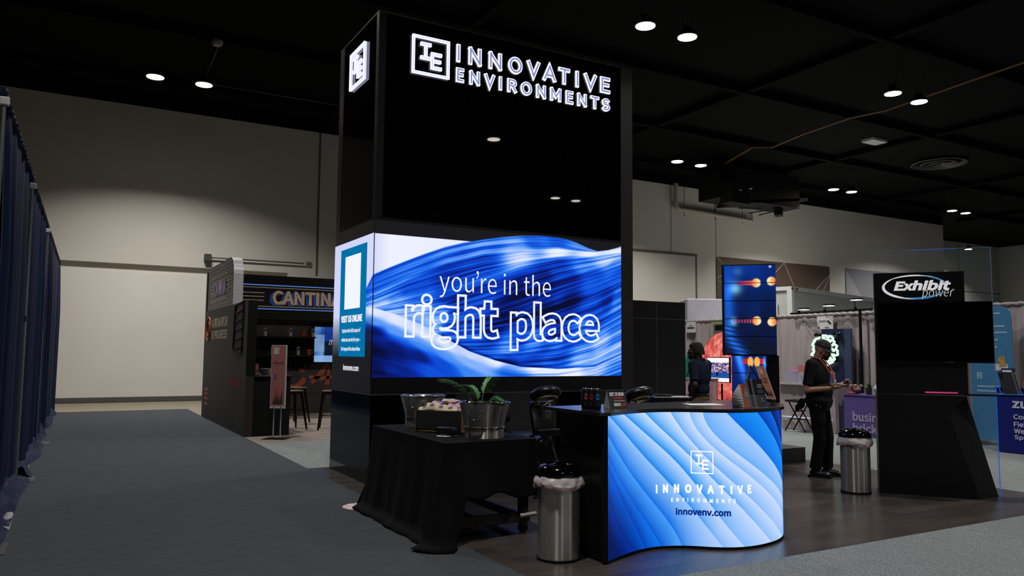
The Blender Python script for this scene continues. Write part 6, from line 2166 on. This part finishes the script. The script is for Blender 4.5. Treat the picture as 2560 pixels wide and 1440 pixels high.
# navy table, banner and cards at the picture edge
M_NAVY = mat('navy_cloth', '141c6a', .7, vary=.08, spec=.15)
t = skirted('navy_table', 13.3, 14.1, 5.4, 7.26, 1.045, M_NAVY, 'navy fitted table with white letters at the picture edge', 'table', folds=1)
nm_ = plane_map((13.297, 7.26, 0), (0, -1, 0), (0, 0, 1), .004)
M_NT = mat('white_navy_print', 'b9bcd6', .6)
write('lettering', 'zu', (.25, .725, .50, .84), nm_, M_NT, t, bold=.08)
for s_, z, w in (('Conf', .55, .26), ('Field', .43, .24), ('Web', .325, .23), ('Spon', .215, .28)):
    write('lettering', s_, (.265, z, .265 + w, z + .085), nm_, M_NT, t, bold=.01)
o = thing('navy_card_stand', 'navy printed card standing on the navy table', 'card', (13.4, 7.1, 1.05))
MB().slab((13.42, 7.24, 1.052), (13.36, 6.99, 1.052), (13.40, 6.99, 1.36), (13.46, 7.24, 1.36), .006).build('card_sheet', mat('navy_card', '171c42', .4), o)
MB().slab((13.412, 7.2, 1.30), (13.36, 7.03, 1.30), (13.365, 7.03, 1.33), (13.417, 7.2, 1.33), .002).build('white_line', mat('white_print_c', 'c0c2cc', .5), o)
MB().slab((13.395, 7.19, 1.08), (13.345, 7.0, 1.08), (13.36, 7.0, 1.2), (13.41, 7.19, 1.2), .002).build('tan_picture', mat('tan_picture', '7a5a3c', .5, vary=.6, scale=25), o)
o = tag(MB().slab((13.42, 6.9, 1.052), (13.38, 6.75, 1.052), (13.42, 6.75, 1.22), (13.46, 6.9, 1.22), .006).build('coral_card', mat('coral_card', '8a4a3c', .5)), 'small coral card standing on the navy table', 'card')
t = thing('banner_stand', 'blue banner with rounded corner behind the kiosk television', 'banner', (14.35, 7.8, 0))
P = [(8.25, .06), (7.52, .06), (7.52, 2.25)] + [(7.52 + .2 - .2 * math.cos(g), 2.25 + .2 * math.sin(g)) for g in np.linspace(.2, PI / 2, 6)] + [(8.05, 2.45), (8.25, 2.25)]
n = len(P)
MB().add([(14.35, p[0], p[1]) for p in P] + [(14.37, p[0], p[1]) for p in P], [tuple(range(n)), tuple(range(2 * n - 1, n - 1, -1))] + [(i, (i + 1) % n, n + (i + 1) % n, n + i) for i in range(n)]).build('banner_sheet', mat('banner_blue', '2f6f98', .6), t)
MB().box(14.2, 7.5, 0, 14.5, 8.25, .07, .01).build('base', M_POLE, t)
bmz = plane_map((14.35, 8.25, 0), (0, -1, 0), (0, 0, 1), .004)
M_BT = mat('banner_pale_print', '7fa6bf', .6)
write('lettering', '"', (.1, 1.15, .2, 1.27), bmz, M_BT, t, bold=.03)
k = MB()
for z, a0, a1 in ((2.3, .35, .55), (2.07, .35, .62), (1.96, .35, .66), (1.83, .35, .5), (1.70, .36, .48), (1.0, .1, .5), (.92, .1, .46)):
    k.quad(bmz(a0, z), bmz(a1, z), bmz(a1, z + .035), bmz(a0, z + .035))
k.build('printed_line', M_BT, t)
MB().quad(bmz(.50, 1.36, .002), bmz(.62, 1.38, .002), bmz(.6, 1.56, .002), bmz(.48, 1.54, .002)).build('small_photo', mat('photo_yellow', 'a08048', .5, vary=.6, scale=25), t)
MB().quad(bmz(.42, 1.3, .001), bmz(.66, 1.33, .001), bmz(.64, 1.42, .001), bmz(.42, 1.42, .001)).build('white_shape', mat('white_print_c', 'c0c2cc', .5), t)

# folding stool
fs_ = thing('folding_stool', 'black folding stool with crossed legs on the grey carpet', 'stool', (12.95, 10.95, 0))
for x in (12.83, 13.07):
    MB().tube([(x, 11.2, 0.01), (x, 10.80, .60)], .013, 8).build('leg', M_MATTE, fs_, smooth=True)
    MB().tube([(x + .03, 10.72, 0.01), (x + .03, 11.12, .60)], .013, 8).build('leg', M_MATTE, fs_, smooth=True)
for y, z in ((11.02, .25), (10.88, .25), (10.90, .42), (11.0, .42)):
    MB().tube([(12.83, y + (.08 if z < .3 and y > 11 else 0), z), (13.1, y, z)], .009, 6).build('crossbar', M_MATTE, fs_)
MB().box(12.8, 10.73, .60, 13.13, 11.18, .64, .015).build('seat', M_MATTE, fs_)

# white trailer and covered block beyond the drapes
tr = thing('white_trailer', 'large white trailer box beyond the grey drapes', 'trailer', (26.5, 21.2, 0))
ta = Vector((.965, .26, 0)).normalized()
tb_ = Vector((-.26, .965, 0)).normalized()
T0 = Vector((22.6, 19.35, 0))
M_TRL = mat('trailer_white', 'b4b4b0', .25, vary=.04, scale=1)
M_TRL2 = mat('trailer_white_lit', 'cdcecb', .4, vary=.04, scale=1)  # trailer white lightened for the lit end, reused on the trim


def tbox(a0, a1, b0, b1, z0, z1, mt, nm):
    P = [T0 + ta * a + tb_ * b_ for a, b_ in ((a0, b0), (a1, b0), (a1, b1), (a0, b1))]
    return MB().add([(p.x, p.y, z0) for p in P] + [(p.x, p.y, z1) for p in P], [(3, 2, 1, 0), (4, 5, 6, 7), (0, 1, 5, 4), (1, 2, 6, 5), (2, 3, 7, 6), (3, 0, 4, 7)]).build(nm, mt, tr)


tbox(0, 9.5, 0, 2.6, .3, 3.95, M_TRL, 'trailer_body')
tbox(-.06, 9.56, -.06, 2.66, 3.88, 4.02, M_TRL2, 'roof_edge')
tbox(-.07, .12, -.07, .12, .3, 3.9, M_TRL2, 'corner_post')
tbox(-.05, 0, .5, 2.1, .4, 3.4, M_TRL2, 'end_door')
tbox(3.2, 6.9, -.04, 0, .5, 3.3, M_TRL2, 'side_hatch')
for a in (-.09, .25):
    tbox(a, a + .12, -.1, -.06, 3.9, 3.97, mat('marker_red', '8a3a2c', .4), 'marker_lamp')
for a in (1.9, 1.7):
    tbox(a + .4, a + .9, -.06, 0, 2.9 - (a - 1.7) * 2, 2.98 - (a - 1.7) * 2, mat('vent_grey', '5b5b5a', .5), 'vent')
for a in (1.2, 8.2):
    MB().tube([T0 + ta * a + tb_ * .1 + Vector((0, 0, .35)), T0 + ta * a + tb_ * 2.5 + Vector((0, 0, .35))], .36, 20).build('wheel', M_MATTE, tr)
wb = thing('covered_block', 'white cloth-covered block rising above the drape beside the partition', 'covered block', (16.9, 18.0, 0))
k = MB().box(-.9, -.5, 0, .9, .5, 3.22, .08)
ang = -.5
vs = []
for p in k.v:
    vs.append((17.2 + p[0] * math.cos(ang) - p[1] * math.sin(ang), 17.75 + p[0] * math.sin(ang) + p[1] * math.cos(ang), p[2]))
MB().add(vs, k.f).build('cover', mat('white_cover', 'bcbac8', .8, vary=.1, scale=2, bump=.6), wb, smooth=30)
# ------------------------------------------------------------------ people
def capsule(k, p0, p1, r0, r1, n=12):
    p0, p1 = Vector(p0), Vector(p1)
    k.tube([p0 + (p1 - p0) * q for q in np.linspace(0, 1, 5)], [r0 + (r1 - r0) * q for q in np.linspace(0, 1, 5)], n)
    k.ball(p0, r0, n, 8)
    k.ball(p1, r1, n, 8)


def organic(name, k, mtl, parent, voxel=.008, smooth=5):
    """overlapping tapered limbs fused into one continuous skin."""
    o = k.build(name, mtl, None)
    md = o.modifiers.new('fuse', 'REMESH')
    md.mode = 'VOXEL'
    md.voxel_size = voxel
    md.use_smooth_shade = True
    sm = o.modifiers.new('soften', 'SMOOTH')
    sm.factor = .5
    sm.iterations = smooth
    bpy.context.view_layer.update()
    me = bpy.data.meshes.new_from_object(o.evaluated_get(bpy.context.evaluated_depsgraph_get()))
    old = o.data
    o.modifiers.clear()
    o.data = me
    bpy.data.meshes.remove(old)
    me.name = name
    me.materials.clear()
    me.materials.append(mtl)
    if parent is not None:
        inv = frame_of(parent).inverted()
        me.transform(inv)
        o.parent = parent
    return o


def hand(k, wrist, direction, palm_n, side, curl, size=1.0):
    """palm plus four unequal bent fingers and a thumb leaving the side of the palm."""
    d = Vector(direction).normalized()
    n_ = Vector(palm_n)
    n_ = (n_ - d * n_.dot(d)).normalized()
    w = d.cross(n_) * side
    c = Vector(wrist)
    for q in np.linspace(0, 1, 5):
        k.ball(c + d * (.02 + .07 * q) * size, (.036 * size, .036 * size, .018 * size), 10, 6, Matrix((d, w, n_)).transposed())
    for i, (off, ln) in enumerate(((.028, .070), (.010, .078), (-.009, .072), (-.027, .056))):
        p = c + (d * .092 + w * off) * size
        a = d.copy()
        for seg in range(3):
            ang = curl * (.6 + .3 * seg) + .04 * i
            a = (a * math.cos(ang) + n_ * math.sin(ang)).normalized()
            nxt = p + a * ln * size * (.45, .32, .23)[seg]
            capsule(k, p, nxt, (.0095 - .0008 * seg) * size, (.0088 - .0008 * seg) * size, 8)
            p = nxt
    p = c + (d * .03 + w * .034) * size
    a = (d * .6 + w * .75 + n_ * .35).normalized()
    for seg in range(2):
        nxt = p + a * (.04, .032)[seg] * size
        capsule(k, p, nxt, .0115 * size, .010 * size, 8)
        p = nxt
        a = (a + d * .5 + n_ * .25 - w * .3).normalized()


def head_pieces(k, c, Rm, hgt=1.0):
    E = lambda x, y, z: Vector(c) + Rm @ Vector((x, y, z)) * hgt
    B = lambda x, y, z, rx, ry, rz: k.ball(E(x, y, z), (rx * hgt, ry * hgt, rz * hgt), 16, 12, Rm)
    B(-.012, 0, .03, .098, .077, .088)
    B(.03, 0, -.02, .068, .064, .085)
    B(.045, 0, -.07, .048, .05, .042)
    B(.066, 0, -.088, .026, .03, .02)
    B(.088, 0, .018, .012, .045, .012)
    for q in (-1, 1):
        B(.07, q * .035, -.015, .022, .02, .022)
        B(-.005, q * .078, -.012, .022, .01, .032)
    capsule(k, E(.092, 0, .012), E(.114, 0, -.028), .009 * hgt, .014 * hgt, 10)
    B(.098, 0, -.055, .014, .024, .007)
    B(.096, 0, -.068, .014, .021, .008)
    return E


def person(nm, label, loc, face, J, heights, skin_c, shirt_c, pant_c, shoe_c, head_dir, bow, extras):
    t = thing('person', label, 'person', loc)
    f = Vector((face[0], face[1], 0)).normalized()
    s = Vector((-f.y, f.x, 0))
    L0 = Vector((loc[0], loc[1], 0))
    H = heights
    W = lambda a, b_, z: L0 + f * a + s * b_ + Vector((0, 0, z * H))
    skin = mat('skin_' + nm, skin_c, .5, vary=.06, scale=30)
    hd = Vector((head_dir[0], head_dir[1], 0)).normalized()
    hs = Vector((-hd.y, hd.x, 0))
    fwd_ = (hd * math.cos(bow) - Vector((0, 0, 1)) * math.sin(bow))
    upw = hs.cross(fwd_) * -1
    upw = fwd_.cross(hs)
    Rm = Matrix((fwd_, hs, upw)).transposed()
    neck = W(-.015, 0, 1.49)
    hc = neck + Vector((0, 0, .125 * H)) + hd * (.045 + .06 * math.sin(bow))
    # body: one skin
    k = MB()
    E = head_pieces(k, hc, Rm, H)
    capsule(k, W(-.02, 0, 1.42), hc + Rm @ Vector((-.02, 0, -.05)), .06 * H, .055 * H)
    capsule(k, W(0, 0, .98), W(-.02, 0, 1.32), .10, .10)
    capsule(k, W(-.02, -.12, 1.38), W(-.02, .12, 1.38), .06, .06)
    for side, nm_ in ((-1, 'R'), (1, 'L')):
        sh, el, wr = W(*J[nm_ + 'sh']), W(*J[nm_ + 'el']), W(*J[nm_ + 'wr'])
        capsule(k, sh, el, .052, .040)
        capsule(k, el, wr, .040, .027)
        dv = Vector(J[nm_ + 'hd'])
        dv = f * dv.x + s * dv.y + Vector((0, 0, dv.z))
        pn = Vector(J[nm_ + 'pn'])
        pn = f * pn.x + s * pn.y + Vector((0, 0, pn.z))
        hand(k, wr, dv, pn, 1 if side < 0 else -1, J['curl'])
        hip, kn, an = W(.0, side * .09, .92), W(*J[nm_ + 'kn']), W(*J[nm_ + 'an'])
        capsule(k, hip, kn, .082, .055)
        capsule(k, kn, an, .056, .036)
    organic('body', k, skin, t, .0065, 3)
    # shirt
    G = extras.get('girth', 1.0)
    k = MB()
    k.ball(W(-.02, 0, 1.27), (.135 * G, .178 * G, .24), 20, 14, Matrix((f, s, Vector((0, 0, 1)))).transposed())
    k.ball(W(.0, 0, 1.08), (.145 * G, .172 * G, .17), 20, 14, Matrix((f, s, Vector((0, 0, 1)))).transposed())
    if not extras.get('tucked'):
        capsule(k, W(.0, -.05, .96), W(.0, .05, .96), .135 * G, .135 * G)
    capsule(k, W(-.02, -.13, 1.40), W(-.02, .13, 1.40), .078, .078)
    capsule(k, W(-.02, -.06, 1.445), W(-.02, .06, 1.445), .066, .066)
    for nm_ in 'RL':
        sh, el = W(*J[nm_ + 'sh']), W(*J[nm_ + 'el'])
        capsule(k, sh, sh + (el - sh) * .72, .072, .062)
        k.tube([sh + (el - sh) * .72, sh + (el - sh) * .80], [.064, .066], 14)
    organic('polo_shirt', k, mat('shirt_' + nm, shirt_c, .8, vary=.1, scale=25, spec=.2), t, .008, 4)
    k = MB()
    k.tube([W(-.015 + .068 * math.cos(g), .07 * math.sin(g), 1.485 + .012 * math.cos(g + PI)) for g in np.linspace(0, 2 * PI, 22, endpoint=False)], .014, 6, closed=True, flat=1.4)
    k.build('collar', mat('shirt_' + nm, shirt_c, .8), t, smooth=True)
    # trousers
    k = MB()
    k.ball(W(-.01, 0, .95), (.135, .168, .13), 18, 12, Matrix((f, s, Vector((0, 0, 1)))).transposed())
    for side, nm_ in ((-1, 'R'), (1, 'L')):
        hip, kn, an = W(-.005, side * .085, .90), W(*J[nm_ + 'kn']), W(*J[nm_ + 'an'])
        capsule(k, hip, kn, .102, .078)
        k.tube([kn, kn + (an - kn) * .5, kn + (an - kn) * .98], [.078, .072, .074], 14)
        k.ball(kn, .078, 12, 8)
    organic('trousers', k, mat('trouser_' + nm, pant_c, .85, vary=.1, scale=18, spec=.15), t, .009, 4)
    if extras.get('tucked'):
        MB().tube([W(.002 + .141 * G * math.cos(g), .174 * G * math.sin(g), 1.0) for g in np.linspace(0, 2 * PI, 26, endpoint=False)], .016, 6, closed=True, flat=.5).build('belt', mat('belt_black', '0c0b0b', .4), t, smooth=True)
    for side, nm_ in ((-1, 'R'), (1, 'L')):
        an = W(*J[nm_ + 'an'])
        k = MB()
        z = an.z
        capsule(k, (an.x, an.y, .06), an, .05, .048)
        capsule(k, Vector((an.x, an.y, .045)) - f * .03, Vector((an.x, an.y, .04)) + f * .15, .045, .038)
        k.ball(Vector((an.x, an.y, .035)) + f * .15, (.05, .045, .032), 12, 8)
        organic('shoe', k, mat('shoe_' + nm, shoe_c, .35, vary=.1), t, .007, 3)
        MB().obox((an.x + f.x * .06, an.y + f.y * .06), (f.x, f.y), .145, .05, .001, .022, .006).build('shoe_sole', M_MATTE, t)
    # eyes
    for q in (-1, 1):
        e = MB().ball(E(.083, q * .034, .0), .0125 * H, 10, 8).build('eye', mat('eye_white', '8d8880', .4), t, smooth=True)
        MB().ball(E(.0925, q * .034, -.002), .0065 * H, 8, 6).build('iris', mat('eye_dark', '120c08', .1), e, smooth=True)
        MB().tube([E(.09, q * .055, .018), E(.101, q * .035, .026), E(.1, q * .016, .021)], .0045, 6).build('eyebrow', mat('hair_' + nm, extras['hair'], .8), t)
    return t, W, E, Rm, hc, f, s, H


# person in the cap, looking down at the hands
J1 = dict(Rsh=(-.03, -.185, 1.425), Rel=(-.07, -.255, 1.10), Rwr=(.19, -.19, 1.13), Rhd=(.85, .45, .1), Rpn=(.1, .5, .8),
          Lsh=(-.03, .185, 1.425), Lel=(.02, .25, 1.12), Lwr=(.26, .10, 1.17), Lhd=(.8, -.45, .05), Lpn=(.1, -.6, .75),
          Rkn=(.03, -.10, .49), Ran=(-.03, -.12, .09), Lkn=(.06, .11, .49), Lan=(.04, .13, .09), curl=.38)
p1, W, E, Rm, hc, f, s, H = person('cap_person', 'person in black shirt, cap and orange lanyard looking down at held thing', (8.50, 6.86, 0), (.36, -.93), J1, 1.0, 'a87c60', '0b0b0e', '09090b', '0a0a0b', (.50, -.87), .42, dict(hair='15100d', tucked=False, girth=1.16))
M_HAIR1 = mat('hair_cap_person', '15100d', .8)
k = MB()
for q in np.linspace(-1.25, 1.25, 13):
    a = E(.045 + .048 * math.cos(q), .062 * math.sin(q), -.066 - .012 * math.cos(q))
    k.ball(a, (.021, .021, .03), 8, 6)
k.ball(E(.078, 0, -.088), (.026, .03, .022), 10, 8)
k.tube([E(.097, -.032, -.06), E(.113, 0, -.046), E(.097, .032, -.06)], .007, 6)
k.build('beard', M_HAIR1, p1, smooth=True)
# cap: crown, peak, marks
CAPM = mat('navy_cap', '10131f', .8, vary=.1)
vs, fs = [], []
n, rows = 30, 9
for j in range(rows + 1):
    tt = j / rows * PI / 2
    for i in range(n):
        g = 2 * PI * i / n
        vs.append(tuple(E(-.012 + .107 * math.cos(tt) ** .8 * math.cos(g), .087 * math.cos(tt) ** .8 * math.sin(g), .030 + .105 * math.sin(tt))))
for j in range(rows):
    for i in range(n):
        fs.append((j * n + i, j * n + (i + 1) % n, (j + 1) * n + (i + 1) % n, (j + 1) * n + i))
cp = MB().add(vs, fs).build('cap', CAPM, p1, smooth=True)
vs, fs = [], []
for layer in (0, 1):
    for j in range(6):
        for i in range(13):
            g = -1.2 + 2.4 * i / 12
            r0 = .095 + .075 * j / 5 * math.cos(g * .75)
            vs.append(tuple(E(-.012 + r0 * math.cos(g) * 1.02, .086 * (1 + .12 * j / 5) * math.sin(g), .036 - .006 * layer - .012 * (j / 5) - .028 * math.sin(g) ** 2 * j / 5)))
for layer in (0, 1):
    for j in range(5):
        for i in range(12):
            a = layer * 78 + j * 13 + i
            fs.append((a, a + 1, a + 14, a + 13))
MB().add(vs, fs).build('cap_peak', CAPM, cp, smooth=True)
k = MB()
for i in range(5):
    g = i * 2 * PI / 5 + PI / 2
    k.add([tuple(E(.092, .0, .085)), tuple(E(.092 - .006 * math.sin(g), .018 * math.cos(g - .5), .085 + .018 * math.sin(g - .5))), tuple(E(.094 - .018 * max(0, math.sin(g)), .03 * math.cos(g), .085 + .028 * math.sin(g))), tuple(E(.092 - .006 * math.sin(g), .018 * math.cos(g + .5), .085 + .018 * math.sin(g + .5)))], [(0, 1, 2, 3)])
k.build('star_mark', mat('orange_mark', 'c5552c', .6), cp)
MB().ball(E(.0, -.087, .062), (.012, .005, .016), 10, 6, Rm).build('side_patch', mat('red_patch', '8d3a34', .6), cp)
# lanyard and badge
M_LAN = mat('orange_lanyard', 'd2521c', .6)
for q in (-1, 1):
    pts = [W(-.07, q * .07, 1.53), W(.045, q * .085, 1.50), W(.115, q * .08, 1.41), W(.165, q * .055, 1.32), W(.19, q * .02, 1.235)]
    MB().tube(pts, .008, 6, flat=1.0).build('lanyard', M_LAN, p1, smooth=True)
k = MB().box(-.004, -.035, -.06, .004, .035, .06, .002)
MB().add([tuple(W(.205, 0, 1.175) + f * p[0] + s * p[1] + Vector((0, 0, p[2]))) for p in k.v], k.f).build('badge', mat('badge_white', 'b9b6b2', .5), p1)
k = MB().box(-.004, -.025, -.012, .004, .025, .012)
MB().add([tuple(W(.2105, 0, 1.185) + f * p[0] + s * p[1] + Vector((0, 0, p[2]))) for p in k.v], k.f).build('badge_print', mat('dark_ink_c', '2b2b30', .5), p1)
MB().tube([W(*J1['Lwr']) + (s * math.cos(g) + Vector((0, 0, 1)) * math.sin(g)) * .031 for g in np.linspace(0, 2 * PI, 16, endpoint=False)], .007, 6, closed=True).build('wrist_band', mat('white_band', 'a5a5a8', .4), p1)
k = MB()
k.ball(W(-.19, -.10, .92), (.05, .04, .07), 10, 8)
k.ball(W(-.24, -.12, .86), (.035, .03, .05), 10, 8)
k.tube([W(-.12, -.12, .99), W(-.19, -.10, .93)], .018, 8)
organic('hip_pouch', k, M_MATTE, p1, .01, 3)
MB().tube([W(.03, -.178, .96), W(.07, -.185, .90), W(.09, -.18, .87)], .009, 6).build('key_clip', M_CHROME, p1)
MB().tube([W(.0, -.178, .95), W(.03, -.185, .90)], .014, 6).build('blue_pen', mat('blue_clip', '1d3f9a', .4), p1)
g_ = W(.35, -.02, 1.20)
k = MB()
for i in range(7):
    k.ball(g_ + Vector((.03 * math.sin(i * 2.4), .03 * math.cos(i * 1.9), .016 * (i % 3))), .020, 8, 6)
tag(k.build('held_flower', mat('mauve_flowers', '6d3a55', .6, color2='93805f'), None, smooth=True), 'small mauve bunch held in the hands of the person in the cap', 'flower')

# person with back turned
J2 = dict(Rsh=(-.02, -.185, 1.42), Rel=(.02, -.25, 1.13), Rwr=(.12, -.19, .93), Rhd=(.25, .15, -1), Rpn=(.3, .9, 0),
          Lsh=(-.02, .185, 1.42), Lel=(-.09, .26, 1.14), Lwr=(.03, .20, .97), Lhd=(.35, -.12, -.8), Lpn=(.2, -.9, -.2),
          Rkn=(.03, -.10, .49), Ran=(-.0, -.12, .09), Lkn=(.04, .10, .49), Lan=(.0, .13, .09), curl=.25)
rv, fv = Vector((math.cos(YAW), -math.sin(YAW))), Vector((math.sin(YAW), math.cos(YAW)))
fa = -rv * .72 + fv * .68
ha = -rv * 1.0 + fv * .15
p2, W, E, Rm, hc, f, s, H = person('polo_person', 'person with back turned in navy polo and khaki trousers behind the counter', (7.74, 8.26, 0), tuple(fa), J2, .985, '3b2519', '141d33', '6a583f', '1a1512', tuple(ha), .05, dict(hair='0b0908', tucked=True))
M_H2 = mat('hair_polo_person', '0b0908', .9, vary=.2, scale=60)
vs, fs = [], []
n, rows = 30, 10
for j in range(rows + 1):
    tt = (j / rows) * PI / 2
    for i in range(n):
        g = 2 * PI * i / n
        low = .05 if math.cos(g) > .55 else (-.02 if math.cos(g) > -.3 else -.06)
        c_, s_ = math.cos(tt), math.sin(tt)
        vs.append(tuple(E(-.014 + .109 * c_ ** .7 * math.cos(g), .089 * c_ ** .7 * math.sin(g), low * (1 - s_) + .03 * s_ + .102 * s_)))
for j in range(rows):
    for i in range(n):
        fs.append((j * n + i, j * n + (i + 1) % n, (j + 1) * n + (i + 1) % n, (j + 1) * n + i))
MB().add(vs, fs).build('short_hair', M_H2, p2, smooth=True)
k = MB()
for q in np.linspace(-1.3, 1.3, 13):
    k.ball(E(.045 + .05 * math.cos(q), .063 * math.sin(q), -.068 - .014 * math.cos(q)), (.022, .022, .034), 8, 6)
k.ball(E(.08, 0, -.095), (.028, .03, .026), 10, 8)
k.build('beard', M_H2, p2, smooth=True)
wr = W(*J2['Lwr'])
ax_ = (W(*J2['Lwr']) - W(*J2['Lel'])).normalized()
u_ = ax_.cross(Vector((0, 0, 1))).normalized()
v_ = ax_.cross(u_)
MB().tube([wr - ax_ * .02 + (u_ * math.cos(g) + v_ * math.sin(g)) * .030 for g in np.linspace(0, 2 * PI, 18, endpoint=False)], .009, 6, closed=True).build('wrist_watch', mat('silver_watch', '9d9da0', .25, .9), p2, smooth=True)
